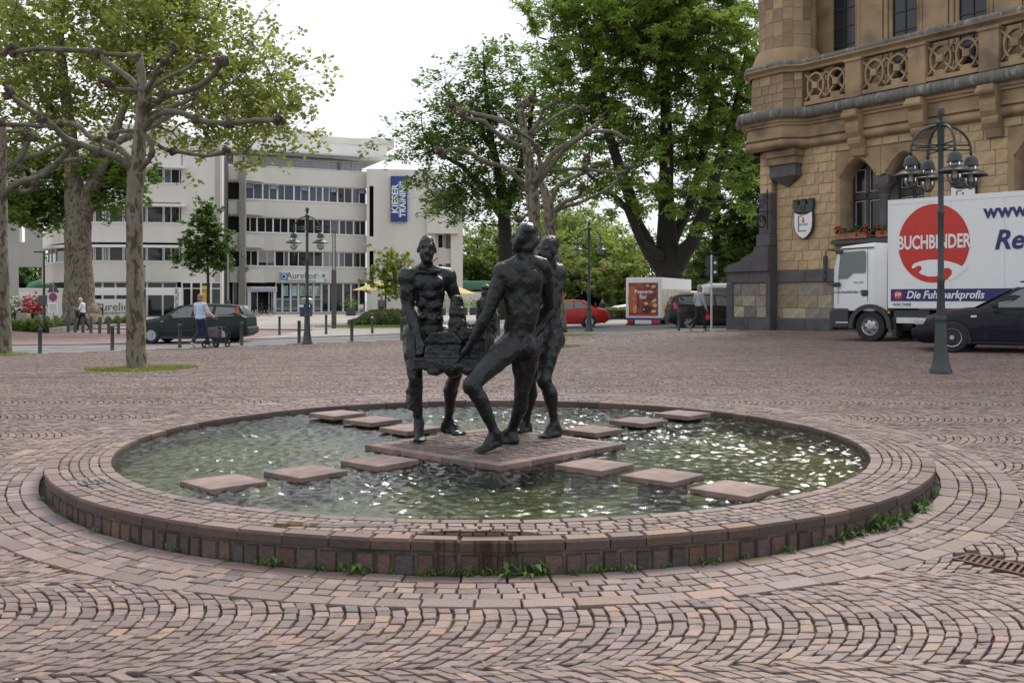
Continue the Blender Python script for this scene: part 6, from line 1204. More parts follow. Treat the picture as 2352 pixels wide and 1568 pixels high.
for px, d, z, w in ((642, 43.5, -.17, 'across the street right of the green car'), (749, 44.0, -.11, 'across the street under the Aurelios sign'), (1559, 37, .14, 'in front of the black van'), (1388, 56, .03, 'behind the red car boot')): bollard(px, d, z, 'dark round bollard ' + w)
wb = bollard(855, 44.5, -.07, 'dark round bollard with a white band by the shrub bed'); b2 = MB(); b2.lathe([(.057, .6), (.0575, .605), (.0575, .66), (.057, .665)], seg=14); part('white_band', b2, m_bolw, wb)
m_post = mat('flat_post_grey', (0.062, 0.064, 0.072), .55, var=.1)
for k, px in enumerate((156.5, 173, 190.5, 209, 229, 249.5, 272)):
    d = 47.5 - .45 * k; mb = MB(); mb.bevbox((0, 0, .33), (.135, .06, .74), .008); o = tag(part('square_bollard', mb, m_post, None, loc=(gx(px, d), CAMY + d, -.16 - .0 * k), rz=R(15)), 'grey square post across the street, %s' % ('first on the left', 'second from the left', 'third from the left, in front of the white-haired walker', 'fourth from the left', 'fifth from the left', 'sixth from the left', 'last on the right')[k], 'bollard', 'square posts across the street')
# light columns
def light_column(px, d, y0, y1, ym, label, z):
    x, y = gx(px, d), CAMY + d; k = d / FPX; t = thing('light_column', label, 'light column', (x, y, z)); h0 = CAMZ - (ym - HZ) * k - z; h1 = CAMZ - (y1 - HZ) * k - z
    mb = MB(); mb.bevbox((0, 0, h0 / 2 - .05), (.22, .22, h0 + .1), .01); part('column', mb, m_post, t)
    mb = MB(); mb.lathe([(.10, h0), (.10, h1)], seg=16); part('glass_tube', mb, m_lampg, t, smooth=True); mb = MB(); mb.lathe([(.045, h0), (.045, h1)], seg=10); part('lamp_core', mb, m_tube, t, smooth=True); mb = MB(); mb.lathe([(.11, h1), (.11, h1 + .08), (.001, h1 + .09)], seg=16, closed=True); part('cap', mb, m_post, t)
light_column(767, 50.5, 752, 535, 620, 'grey light column with glass top right of the left street lamp', -.06); light_column(524, 66, 735, 583, 690, 'light column beside the small conical tree', -.05); light_column(330, 60, 740, 612, 664, 'light column just right of the nearest pollard trunk', -.12)
# litter barrel / recycling drum
x, d = gx(703, 80), 80; t = thing('recycling_drum', 'dark blue drum with a ribbed steel top in front of the shop windows', 'container', (x, CAMY + d, .06))
mb = MB(); mb.lathe([(.50, 0), (.50, .62), (.49, .66), (.50, .70), (.50, .98)], seg=24, closed=True); part('drum', mb, mat('drum_blue', (.015, .03, .11), .4, var=.1), t, autosmooth=40)
for k in range(4): mb = MB(); mb.lathe([(.50, .98 + .09 * k), (.52, 1.0 + .09 * k), (.52, 1.05 + .09 * k), (.50, 1.07 + .09 * k)], seg=24); part('steel_hoop', mb, m_metal, t, autosmooth=40)
mb = MB(); mb.lathe([(.52, 1.34), (.42, 1.42), (.2, 1.47), (.01, 1.48)], seg=24); part('lid', mb, m_metal, t, smooth=True)
for q in (-.25, .25): mb = MB(); mb.b2(q - .16, q + .16, -.56, -.5, .72, .9); part('label_plate', mb, m_white, t)
# street light, traffic signs and board at left
x = gx(101, 47); t = thing('street_light', 'thin dark street light with a flat head left of the plane trunk', 'street light', (x, 37.8, -.2)); mb = MB(); mb.tube([(0, 0, 0), (0, 0, 3.75)], [.075, .05], 10); part('pole', mb, m_lamp, t); mb = MB(); mb.bevbox((-.2, 0, 3.78), (.5, .2, .07), .03); part('lamp_head', mb, m_lamp, t)
mb = MB(); mb.b2(-.22, .18, -.12, -.06, 1.35, 1.75); part('sign_back', mb, m_post, t)
x = gx(122.5, 49); t = thing('no_stopping_sign', 'round no stopping sign with white plate and triangle back on one post', 'road sign', (x, 39.8, -.15)); mb = MB(); mb.tube([(0, 0, 0), (0, 0, 2.4)], .03, 8); part('post', mb, m_metal, t)
mb = MB(); mb.poly([(-.30, -.02, 1.85), (.30, -.02, 1.85), (.0, -.02, 2.38)], .02, (0, 1, 0)); part('triangle_back', mb, m_post, t)
mb = MB(); mb.lathe([(.21, -.05), (.21, -.03), (.0, -.03)], (0, 0, 1.62), 20, axis='y'); mb.lathe([(.21, -.05), (.0, -.05)], (0, 0, 1.62), 20, axis='y'); part('sign_disc', mb, mat('sign_red', (.50, .03, .03), .4), t)
mb = MB(); mb.lathe([(.17, -.056), (.0, -.056)], (0, 0, 1.62), 20, axis='y'); part('blue_field', mb, mat('sign_blue_field', (.03, .06, .35), .4), t)
for a in (45, -45): mb = MB(); mb.box((0, -.06, 1.62), (.34, .004, .035), m=Matrix.Rotation(R(a), 3, 'Y')); part('cross_bar', mb, mat('sign_red', (.5, .03, .03)), t)
mb = MB(); mb.b2(-.22, .22, -.05, -.03, .88, 1.34); pp = part('plate', mb, m_white, t)
for k in range(4): mb = MB(); mb.b2(-.17, .17, -.056, -.051, .95 + .09 * k, .975 + .09 * k); part('plate_line', mb, m_post, pp)
x = gx(228, 55); t = thing('info_board', 'brown information board between two posts in the planting bed', 'board', (x, 45.8, -.1))
for q in (-.2, .2): mb = MB(); mb.bevbox((q, 0, .6), (.05, .05, 1.25), .006); part('post', mb, m_post, t)
mb = MB(); mb.bevbox((0, 0, .82), (.34, .04, .42), .006); part('panel', mb, mat('board_brown', (.12, .095, .08), .6), t); mb = MB(); mb.bevbox((0, 0, 1.2), (.45, .05, .05), .006); part('top_bar', mb, m_post, t)
# direction sign post in front of the black van
x = gx(1634, 36.2); t = thing('direction_sign_post', 'pale post with the dark backs of two direction signs near the buttress', 'road sign', (x, 27.0, .17)); mb = MB(); mb.tube([(0, 0, 0), (0, 0, 2.78)], .035, 8); part('post', mb, mat('galvanised_post', (.55, .58, .60), .4, metal=.3), t)
for z0, z1 in ((2.33, 2.74), (2.04, 2.30)): mb = MB(); mb.b2(-.2, .22, .02, .05, z0, z1); o = part('sign_panel', mb, mat('sign_panel_dark', (.035, .036, .04), .5), t)
for z in (2.46, 2.12): mb = MB(); mb.b2(.09, .18, -.0, .018, z, z + .08); part('arrow_mark', mb, m_white, t)
# cafe: parasols, chairs, planters
m_para = mat('parasol_yellow', (.62, .50, .20), .8, var=.05, trans=.25)
for px, py, d, w, lb in ((878, 652, 88, 1.0, 'yellow cafe parasol left of the bronze man'), (1035, 660, 90, .9, 'yellow cafe parasol half hidden behind the left bronze man')):
    c = at(px, py, d); t = thing('parasol', lb, 'parasol', (c.x, c.y, .08), 0, 'cafe parasols'); h = c.z - .08; r_ = 2.7 * w; mb = MB(); n = 8; mb.add([(0, 0, h + .35)] + [(r_ * math.cos(6.283 * k / n + .39), r_ * math.sin(6.283 * k / n + .39), h - .55) for k in range(n)], [(0, 1 + k, 1 + (k + 1) % n) for k in range(n)]); part('canopy', mb, m_para, t)
    mb = MB(); mb.tube([(0, 0, 0), (0, 0, h + .45)], .04, 8); part('pole', mb, m_metal, t)
    for k in range(n): mb = MB(); mb.tube([(0, 0, h + .2), (r_ * .97 * math.cos(6.283 * k / n + .39), r_ * .97 * math.sin(6.283 * k / n + .39), h - .56)], .018, 4); part('rib', mb, m_metal, t)
m_chair = mat('cafe_chair_white', (.55, .55, .53), .5)
def cafe_chair(px, d, rz, lb):
    t = thing('cafe_chair', lb, 'chair', (gx(px, d), CAMY + d, .07), rz, 'cafe chairs'); mb = MB(); mb.bevbox((0, 0, .45), (.46, .44, .04), .01); part('seat', mb, m_chair, t); mb = MB(); mb.bevbox((0, .21, .72), (.46, .04, .36), .01); part('backrest', mb, m_chair, t)
    for a in (-1, 1):
        for b in (-1, 1): mb = MB(); mb.tube([(a * .2, b * .19, 0), (a * .19, b * .18, .45)], .015, 6); part('leg', mb, m_chair, t)
    return t
for px, d, rz, lb in ((830, 84, .4, 'pale cafe chair right of the light column'), (848, 85, -1.2, 'pale cafe chair beside the man in the grey jacket'), (1008, 86, 2.6, 'white cafe chair seen under the left bronze arm'), (1022, 86, 1.2, 'white cafe chair right of the one under the bronze arm'), (1048, 87, .2, 'white cafe chair beyond the bronze tower'), (1075, 88, -.6, 'white cafe chair between the bronze men')): cafe_chair(px, d, rz, lb)
for k, (px, d) in enumerate(((806, 82), (1012, 83), (1062, 84), (1090, 85))):
    t = thing('cafe_planter', 'grey square planter by the cafe, %s' % ('beside the light column', 'under the left bronze arm', 'between bronze arm and small tower', 'behind the small bronze tower')[k], 'planter', (gx(px, d), CAMY + d, .05), .2, 'cafe planters'); mb = MB(); mb.bevbox((0, 0, .32), (.8, .6, .64), .02); part('box', mb, m_post, t)
    rnd = np.random.default_rng(200 + k); C = rnd.normal(0, 1, (260, 3)) * np.array([.3, .22, .25]) + np.array([0, 0, .95]); me = leaf_mesh('foliage', C, .14, .09, rnd); me.materials.append(m_lf_maple); link('foliage', me, t)
mb = MB(); FQ = Face([(1063, 104), (1240, 106)]); FQ.band(mb, 1063, 1200, -.1, 2.2, 0, .3); o = tag(part('garden_wall', mb, m_wall), 'white garden wall to the right of the white building', 'wall'); WM[o.name] = Matrix.Identity(4)
mb = MB(); p0, p1 = at(1055, 655, 108), at(1760, 657, 112); mb.tube([p0, p1], .48, 14); t = thing('heating_pipe', 'thick green overhead pipe running behind the park trees', 'pipe', (p0.x, p0.y, 0)); part('pipe', mb, mat('pipe_green', (.06, .20, .12), .5, var=.1), t, smooth=True, world=True)
for px in (1110, 1230, 1350, 1470, 1600, 1720): mb = MB(); q = at(px, 660, 109.5); mb.tube([(q.x, q.y, 0), (q.x, q.y, q.z)], .15, 8); part('support', mb, m_post, t, world=True)
q0 = at(68, 668, 100); mb = MB(); mb.tube([q0 + Vector((-.2, 0, -1.8)), q0 + Vector((-.2, 0, -.2)), q0 + Vector((.2, 0, .5)), q0 + Vector((1.2, 0, .75)), q0 + Vector((4, 0, .75))], .42, 12); tag(part('heating_pipe_bend', mb, mat('pipe_green', (.06, .2, .12)), smooth=True), 'bend of the green pipe seen through the wall opening', 'pipe')
# bicycles
def bicycle(px, d, z, rz, label, col=(.05, .05, .055)):
    t = thing('bicycle', label, 'bicycle', (gx(px, d), CAMY + d, z), rz, 'parked bicycles'); mf = mat('bike_' + str(col), col, .4, metal=.3); mt = mat('rubber', (.02, .02, .02), .8)
    for x in (-.52, .52):
        mb = MB(); mb.lathe([(.34 + .02 * math.cos(a), .02 * math.sin(a)) for a in np.linspace(0, 6.283, 7)], (x, 0, .34), 22, axis='y'); w = part('wheel', mb, mt, t, smooth=True)
        mb = MB(); [mb.tube([(x, 0, .34), (x + .33 * math.cos(k * .785), 0, .34 + .33 * math.sin(k * .785))], .004, 3) for k in range(8)]; part('spokes', mb, m_metal, w)
    mb = MB(); [mb.tube(p, .02, 6) for p in ([(-.52, 0, .34), (-.08, 0, .30), (.38, 0, .78), (-.18, 0, .78), (-.52, 0, .34)], [(-.08, 0, .30), (-.22, 0, .95)], [(.52, 0, .34), (.36, 0, .95)])]; part('frame', mb, mf, t)
    mb = MB(); mb.tube([(.30, -.28, 1.02), (.38, -.1, 1.0), (.38, .1, 1.0), (.30, .28, 1.02)], .014, 6); part('handlebar', mb, mf, t); mb = MB(); mb.ball((-.23, 0, .97), (.13, .07, .04), seg=10, rings=6); part('saddle', mb, mt, t)
    return t
bicycle(607, 80, .05, .35, 'dark bicycle leaning at the coil rack by the glass doors'); bicycle(1400, 63, .02, .9, 'dark bicycle standing behind the red car')
x = gx(588, 80.5); t = thing('bike_rack', 'low coiled steel bike rack behind the green car', 'bike rack', (x, 71.3, .05)); mb = MB(); mb.tube([(-1.0 + .02 * k, .12 * math.cos(k * .55), .24 + .22 * math.sin(k * .55)) for k in range(100)], .022, 5); part('coil', mb, m_metal, t, smooth=True)
# beds and shrubs
def bush(name, label, c, rx, ry, rz, n, L, m, seed, group=None, flowers=None, stem=True):
    rnd = np.random.default_rng(seed); t = thing(name, label, 'shrub', c, 0, group); v = rnd.normal(0, 1, (n, 3)); v /= np.linalg.norm(v, axis=1, keepdims=True); q = rnd.uniform(0, 1, (n, 1)) ** .4; lump = 1 + .22 * np.sin(v[:, :1] * 7 + seed) * np.cos(v[:, 1:2] * 6)
    C = v * q * lump * np.array([rx, ry, rz]) + np.array([0, 0, rz * .8]); C = C[C[:, 2] > 0]; me = leaf_mesh('foliage', C, L, L * .6, rnd, .8, cols=(.55, 1.35)); me.materials.append(m); link('foliage', me, t)
    mb = MB(); [mb.tube([(0, 0, 0), (rx * .5 * math.cos(a), ry * .5 * math.sin(a), rz * .9)], [.03, .012], 5) for a in (0.3, 1.7, 2.9, 4.1, 5.3)]; part('stems', mb, m_bark_dark, t)
    if flowers:
        fm, nf, fs = flowers; fb = MB(); sel = C[(C[:, 2] > rz * .5)]; sel = sel[rnd.choice(len(sel), nf)]
        for p in sel: p = p * np.array([1.04, 1.04, 1.03]); fb.ball(tuple(p), (fs, fs, fs * .7), seg=6, rings=4)
        part('blossom', fb, fm, t)
    return t
m_rw = mat('rhododendron_white', (.62, .60, .56), .7, var=.1); m_rr = mat('rhododendron_red', (.55, .06, .10), .6, var=.15)
bush('rhododendron', 'white flowering rhododendron by the grey wall', (gx(45, 68), 58.8, -.05), 1.5, .8, .95, 1600, .14, m_lf_dark, 301, flowers=(m_rw, 260, .09)); bush('rhododendron', 'crimson flowering rhododendron by the street light', (gx(78, 67.5), 58.3, -.05), .85, .7, .95, 1000, .14, m_lf_dark, 302, flowers=(m_rr, 190, .10)); bush('rhododendron', 'second white rhododendron cut by the far left trunk', (gx(12, 69), 59.8, -.05), 1.4, .8, .9, 1300, .14, m_lf_dark, 303, flowers=(m_rw, 200, .09))
bed = [(18, 52), (60, 51), (105, 50.3), (150, 49.9), (195, 51.5), (240, 54), (290, 57), (330, 60)]
rnd = np.random.default_rng(7); C = []
for k in range(30000):
    f = rnd.uniform(0, 1); px = 15 + f * 300; dn = np.interp(px, [15, 60, 125, 150, 300], [49.5, 47.6, 46.2, 49.5, 55.5]); df = np.interp(px, [15, 150, 320], [60, 62, 63]); d = dn + (df - dn) * rnd.uniform(0, 1) ** 1.5; h = .18 + .22 * (math.sin(px * .13) * math.sin(d * 1.1) + 1) / 2 + .12 * math.sin(px * .31); C.append((gx(px, d), CAMY + d, -.16 + (d - 47) * .008 + rnd.uniform(0, 1) ** .6 * max(h, .15)))
me = leaf_mesh('ground_cover', np.array(C), .16, .10, rnd, .8, cols=(.5, 1.4)); me.materials.append(leafmat('bed_leaf', (.095, .155, .03))); tag(link('ground_cover', me), 'leafy ground cover filling the planting bed round the plane tree', kind='stuff')
mb = MB(); q = [(gx(px, d), CAMY + d) for px, d in ((118, 45.6), (155, 48.8), (300, 55.0))]; 
t = thing('bed_kerb', 'low concrete edging of the planting bed', 'kerb', (q[0][0], q[0][1], -.2))
for (xa, ya), (xb, yb) in zip(q[:-1], q[1:]): L_ = math.hypot(xb - xa, yb - ya); mb = MB(); mb.bevbox((0, 0, 0), (L_, .2, .36), .02); part('edging', mb, m_kerb, t, loc=((xa + xb) / 2, (ya + yb) / 2, -.12), rz=math.atan2(yb - ya, xb - xa), world=True)
mb = MB(); mb.bevbox((0, 0, .35), (.55, .55, .72), .02); tag(part('concrete_bin', mb, m_kerb, None, loc=(gx(54, 55), 45.8, -.12)), 'square concrete litter bin in front of the white rhododendron', 'bin')
C = []
for k in range(15000):
    px = rnd.uniform(800, 935); d = rnd.uniform(51, 62); h = np.interp(px, [800, 820, 850, 935], [.12, .3, .75, .8]) * (.75 + .35 * math.sin(px * .2 + d)); C.append((gx(px, d), CAMY + d, -.03 + rnd.uniform(0, 1) ** .5 * h))
me = leaf_mesh('shrub_bed', np.array(C), .15, .09, rnd, .6, cols=(.55, 1.4)); me.materials.append(leafmat('shrub_bed_leaf', (.085, .12, .04))); tag(link('shrub_bed', me), 'low grey-green shrubs in the bed left of the bronze group', kind='stuff')
grass_patch('bed_grass', 'rough grass edging the shrub bed', gx(860, 51), 41.6, 2.6, 1.0, 5000, .14, 31, lambda x, y: x * 0 - .05); 
# dark undergrowth below the park trees, clipped hedge along the far pavement
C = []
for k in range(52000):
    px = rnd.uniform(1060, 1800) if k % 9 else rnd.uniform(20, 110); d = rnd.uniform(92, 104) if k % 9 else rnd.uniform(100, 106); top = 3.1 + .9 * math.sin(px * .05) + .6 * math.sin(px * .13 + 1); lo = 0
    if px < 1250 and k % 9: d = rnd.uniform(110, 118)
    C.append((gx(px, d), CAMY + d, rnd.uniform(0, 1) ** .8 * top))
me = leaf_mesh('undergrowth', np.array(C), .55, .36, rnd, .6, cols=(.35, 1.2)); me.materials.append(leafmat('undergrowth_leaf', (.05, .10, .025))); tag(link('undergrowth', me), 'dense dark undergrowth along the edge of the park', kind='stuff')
hd = thing('clipped_hedge', 'bright clipped hedge behind the red car and truck', 'hedge', (gx(1440, 66), 57, 0)); C = rnd.uniform(-1, 1, (16000, 3)) * np.array([7.5, .5, .42]) + np.array([gx(1440, 66), 57, .45]); me = leaf_mesh('foliage', C, .13, .09, rnd, .6, cols=(.6, 1.3)); me.materials.append(m_lf_yg); link('foliage', me, hd, None, 0, True)
mb = MB(); mb.box((gx(1440, 66), 57, .35), (14.6, .7, .6)); part('inner_twigs', mb, m_bark_dark, hd, world=True)
# ------------------------------------------------------------------ vehicles
m_tyre = mat('tyre_rubber', (.018, .018, .019), .8, var=.2, scale=20); m_rim = mat('alloy_rim', (.42, .43, .45), .3, metal=.8, var=.1); m_cglass = glass_mat('car_glass', (.13, .155, .15), .02); m_plastic = mat('black_plastic', (.022, .022, .024), .55)  # m_cglass: reflected daylight put into the pane tint
m_hl = glass_mat('headlight_lens', (.42, .45, .47), .06); m_tail = mat('tail_light', (.45, .02, .015), .2, var=.1, coat=.5); m_chrome = mat('chrome_trim', (.6, .6, .6), .15, metal=1); m_orange = mat('indicator', (.7, .22, .03), .3); m_numpl = mat('plate_white', (.7, .7, .68), .5)
def paint(name, col, met=.0): return mat(name, col, .4, metal=met, var=.02, scale=2, coat=.22, spec=.3)
def loft(secs):
    """secs: list of (x, [(y,z)...]) closed half profiles mirrored in y"""
    mb = MB(); n = len(secs[0][1]); vs = []; fs = []
    for x, pr in secs: vs += [(x, -y, z) for y, z in pr] + [(x, y, z) for y, z in pr[::-1]]
    k = 2 * n
    for i in range(len(secs) - 1):
        for j in range(k): fs.append((i * k + j, i * k + (j + 1) % k, (i + 1) * k + (j + 1) % k, (i + 1) * k + j))
    fs.append(tuple(range(k))[::-1]); fs.append(tuple(range((len(secs) - 1) * k, len(secs) * k))); return mb.add(vs, fs)
def wheel(parent, x, y, r, side, spokes=7, w=.2, rim=None):
    mb = MB(); pr = [(r * .62, -w / 2), (r * .93, -w / 2), (r, -w * .36), (r, w * .36), (r * .93, w / 2), (r * .62, w / 2)]; mb.lathe(pr, (x, y, r), 28, axis='y'); t = part('tyre', mb, m_tyre, parent, autosmooth=40)
    s = -1 if side < 0 else 1; yo = y + s * w * .42; mb = MB(); mb.lathe([(r * .64, yo), (r * .60, yo - s * .02), (r * .56, yo - s * .06), (.001, yo - s * .07)] if True else [], (x, 0, r), 24, axis='y'); part('rim', mb, m_plastic if rim is None else rim, t)
    mb = MB(); mb.lathe([(r * .66, yo - s * .005), (r * .66, yo + s * .006), (r * .57, yo + s * .002), (r * .57, yo - s * .02)], (x, 0, r), 24, axis='y')
    if spokes:
        for k in range(spokes):
            a = 2 * math.pi * k / spokes; d = Vector((math.cos(a), 0, math.sin(a))); n_ = Vector((-math.sin(a), 0, math.cos(a))); c = Vector((x, yo - s * .012, r)); wd, wd2 = r * .10, r * .16
            p = [c + d * r * .1 - n_ * wd, c + d * r * .1 + n_ * wd, c + d * r * .58 + n_ * wd2, c + d * r * .58 - n_ * wd2]; mb.add(p + [q - Vector((0, s * .02, 0)) for q in p], [(0, 1, 2, 3), (7, 6, 5, 4), (0, 3, 7, 4), (1, 5, 6, 2), (0, 4, 5, 1), (3, 2, 6, 7)])
    mb.lathe([(r * .16, yo - s * .02), (r * .15, yo + s * .008), (.001, yo + s * .008)], (x, 0, r), 14, axis='y'); part('hub_cap', mb, m_rim, t); return t
def car(name, label, cat, loc, rz, P):
    """P: body stations (x, bottom, shoulder, crown, halfwidth), roof stations (x, belt halfwidth, belt z, top halfwidth, top z), window outlines ..."""
    t = thing(name, label, cat, loc, rz); pm = P['paint']; secs = []
    for x, b, s, c, w in P['body']: secs.append((x, [(w * .55, b), (w * .90, b), (w * .985, b + .08), (w, b + (s - b) * .45), (w * .99, s - .10), (w * .955, s - .03), (w * .90, s + .0), (w * .5, c), (w * .12, c + .004)]))
    part('body', loft(secs), pm, t, autosmooth=38)
    rs = []
    for x, wb, zb, wt, zt in P['roof']: rs.append((x, [(wb * .5, zb - .12), (wb, zb - .02), (wb + (wt - wb) * .5 + .012, zb + (zt - .07 - zb) * .5), (wt, zt - .07), (wt * .93, zt - .018), (wt * .6, zt), (wt * .1, zt + .008)]))
    rf = part('cabin', loft(rs), pm, t, autosmooth=35)
    X_ = [q[0] for q in P['roof']]
    def side_y(x, z):
        wb, zb, wt, zt = [np.interp(x, X_, [q[k] for q in P['roof']]) for k in (1, 2, 3, 4)]; f = np.clip((z - zb) / max(zt - .07 - zb, .02), 0, 1); return wb + (wt - wb) * f + .012 * (1 - abs(2 * f - 1))
    for sd in (-1, 1):
        for wn_, pts in P['windows']:
            # subdivide the outline so that the pane follows the tumblehome
            pp = []
            for i in range(len(pts)):
                a, b = pts[i], pts[(i + 1) % len(pts)]
                for k in range(3): f = k / 3; pp.append((a[0] + (b[0] - a[0]) * f, a[1] + (b[1] - a[1]) * f))
            cx, cz = np.mean([p[0] for p in pp]), np.mean([p[1] for p in pp]); v = [(cx, sd * (side_y(cx, cz) + .007), cz)] + [(x, sd * (side_y(x, z) + .007), z) for x, z in pp]
            mb = MB(); mb.add(v, [(0, 1 + i, 1 + (i + 1) % len(pp)) for i in range(len(pp))]); part(wn_, mb, m_cglass, t)
    for wn_, (xa, za, wa, xb, zb_, wb_) in P['screens']:
        n_ = Vector((-(zb_ - za), 0, (xb - xa))); n_ = n_.normalized() * .012 * (1 if n_.z > 0 else -1); mb = MB(); mb.add([Vector((xa, -wa, za)) + n_, Vector((xa, wa, za)) + n_, Vector((xb, wb_, zb_)) + n_, Vector((xb, -wb_, zb_)) + n_, Vector((xa, 0, za)) + n_ * 2.2, Vector((xb, 0, zb_)) + n_ * 2.2], [(0, 4, 5, 3), (4, 1, 2, 5)]); part(wn_, mb, m_cglass, t)
    W_ = P['W']; r = P['r']
    for x in P['axles']:
        for sd in (-1, 1):
            mb = MB(); wl = W_ + .004; n = 18; pts = [(x + (r + .045) * math.cos(a), r + (r + .045) * math.sin(a)) for a in np.linspace(-.35, math.pi + .35, n)]
            mb.add([(q[0], sd * wl, max(q[1], .12)) for q in pts], [tuple(range(n))]); o = part('wheel_arch', mb, m_plastic, t)
            if P.get('lips'):
                mb = MB(); mb.tube([(x + (r + .05) * math.cos(a), sd * (W_ - .005), r + (r + .05) * math.sin(a)) for a in np.linspace(.05, math.pi - .05, 16)], .02, 6); part('arch_lip', mb, pm, t, smooth=True)
            wheel(t, x, sd * (W_ - .048), r, sd, P.get('spokes', 7), rim=P.get('rim'))
    for nm, mt, pts, thick in P['side_bits']:
        for sd in (-1, 1):
            mb = MB(); mb.poly([(x, sd * (W_ + .006 + (yy if len(q) > 2 else 0)), z) for q in pts for x, z, yy in [(q + (0,))[:3]]], thick, (0, sd, 0)); part(nm, mb, mt, t)
    for nm, mt, c, sz, bv in P['boxes']:
        for sd in ((-1, 1) if c[1] else (1,)): mb = MB(); mb.bevbox((c[0], sd * c[1], c[2]), sz, bv); part(nm, mb, mt, t)
    return t
# --- dark green estate car, heading left
WG = dict(paint=mat('dark_green_paint', (.004, .015, .015), .45, var=.02, coat=.12, spec=.25), W=.86, r=.315, axles=(.90, 3.54), lips=True, spokes=9,
    body=[(0, .32, .52, .56, .50), (.06, .24, .62, .66, .66), (.25, .19, .74, .80, .79), (.6, .18, .82, .90, .845), (1.1, .18, .90, .98, .86), (1.5, .18, .95, 1.0, .865), (2.4, .18, .98, 1.0, .87), (3.4, .18, 1.02, 1.02, .865), (4.0, .20, 1.05, 1.05, .84), (4.3, .26, 1.04, 1.04, .79), (4.42, .32, .98, .98, .74), (4.47, .40, .62, .64, .66)],
    roof=[(1.05, .70, .93, .60, .96), (1.30, .80, .94, .66, 1.10), (1.85, .83, .96, .63, 1.38), (2.2, .84, .97, .62, 1.455), (2.9, .84, .99, .62, 1.475), (3.7, .83, 1.02, .61, 1.455), (4.05, .81, 1.04, .59, 1.42), (4.28, .78, 1.03, .62, 1.16), (4.38, .74, .98, .68, 1.02)],
    windows=[('window', [(1.50, .985), (1.62, .99), (2.38, 1.0), (2.42, 1.38), (2.05, 1.36), (1.86, 1.27)]), ('window', [(2.48, 1.0), (3.12, 1.03), (3.18, 1.37), (2.50, 1.39)]), ('window', [(3.26, 1.04), (3.86, 1.09), (4.02, 1.16), (3.96, 1.34), (3.28, 1.37)])],
    screens=[('windscreen', (1.16, .98, .66, 1.88, 1.40, .58)), ('rear_window', (4.30, 1.10, .62, 4.10, 1.40, .54))],
    side_bits=[('door_seam', m_plastic, [(1.50, .30), (1.51, .30), (1.51, .95), (1.50, .95)], .002), ('door_seam', m_plastic, [(2.45, .30), (2.46, .30), (2.46, .98), (2.45, .98)], .002), ('side_moulding', m_plastic, [(1.35, .46), (3.1, .50), (3.1, .55), (1.35, .51)], .012), ('indicator', m_orange, [(1.25, .80), (1.36, .81), (1.36, .85), (1.25, .84)], .006), ('belt_trim', m_chrome, [(1.55, .955), (4.0, 1.035), (4.0, 1.05), (1.55, .97)], .004),
        ('tail_light', m_tail, [(4.02, 1.02, -.10), (4.18, 1.02, -.14), (4.10, 1.36, -.25), (4.03, 1.36, -.24)], .03)],
    boxes=[('headlight', m_hl, (.22, .66, .68), (.42, .16, .14), .05), ('mirror', m_plastic, (1.62, .97, 1.03), (.14, .18, .14), .04), ('door_handle', m_plastic, (2.25, .872, .86), (.2, .03, .035), .01), ('door_handle', m_plastic, (3.15, .872, .90), (.2, .03, .035), .01), ('bumper', m_plastic, (4.46, 0, .48), (.12, 1.45, .26), .05), ('sill', m_plastic, (2.2, .83, .22), (2.0, .06, .10), .02), ('number_plate', m_numpl, (.0, 0, .42), (.02, .50, .11), .004)])
d = 39.2; car('estate_car', 'dark green estate car driving left behind the woman with the walker', 'car', (gx(333, 39.2), CAMY + d - .9, GRf(-12, 30)), R(-1), WG)
# --- red coupe, heading left
RC = dict(paint=paint('red_paint', (.36, .012, .014), .1), W=.85, r=.315, axles=(.80, 3.5), lips=True, spokes=10,
    body=[(0, .30, .50, .54, .55), (.08, .22, .60, .64, .72), (.4, .18, .72, .78, .81), (1.2, .18, .82, .90, .855), (1.7, .18, .86, .92, .86), (2.6, .18, .88, .92, .86), (3.4, .18, .91, .95, .86), (4.0, .22, .92, .96, .82), (4.35, .28, .88, .92, .76), (4.45, .36, .72, .74, .70), (4.48, .42, .58, .6, .66)],
    roof=[(1.3, .72, .86, .6, .90), (1.6, .78, .87, .62, 1.02), (2.15, .79, .88, .58, 1.30), (2.7, .79, .88, .56, 1.37), (3.2, .78, .90, .55, 1.33), (3.6, .76, .92, .58, 1.14), (3.95, .72, .93, .64, .97)],
    windows=[('window', [(1.75, .90), (2.72, .91), (2.74, 1.29), (2.35, 1.27), (2.1, 1.18)]), ('window', [(2.80, .92), (3.40, .95), (3.30, 1.14), (3.05, 1.25), (2.82, 1.28)])], screens=[('windscreen', (1.42, .90, .64, 2.18, 1.32, .54)), ('rear_window', (3.88, .98, .62, 3.28, 1.31, .5))],
    side_bits=[('door_seam', m_plastic, [(1.62, .3), (1.63, .3), (1.63, .86), (1.62, .86)], .002), ('door_seam', m_plastic, [(2.90, .3), (2.91, .3), (2.91, .90), (2.90, .90)], .002), ('side_moulding', paint('red_paint', (.36, .012, .014)), [(1.3, .50), (3.0, .52), (3.0, .56), (1.3, .54)], .012)],
    boxes=[('mirror', paint('red_paint', (.36, .012, .014)), (1.78, .93, .95), (.14, .2, .13), .04), ('headlight', m_hl, (.15, .60, .62), (.3, .3, .12), .03), ('tail_light', m_tail, (4.36, .62, .78), (.14, .26, .14), .03), ('rear_bumper', paint('red_paint', (.36, .012, .014)), (4.46, 0, .48), (.10, 1.5, .22), .04), ('number_plate', m_numpl, (4.5, 0, .6), (.02, .5, .11), .004)])
d = 50; car('red_coupe', 'red two-door car half hidden behind the right bronze man', 'car', (gx(1393, d) - 4.5, CAMY + d - .9, GRf(3.7, 41) + .0), R(1), RC)
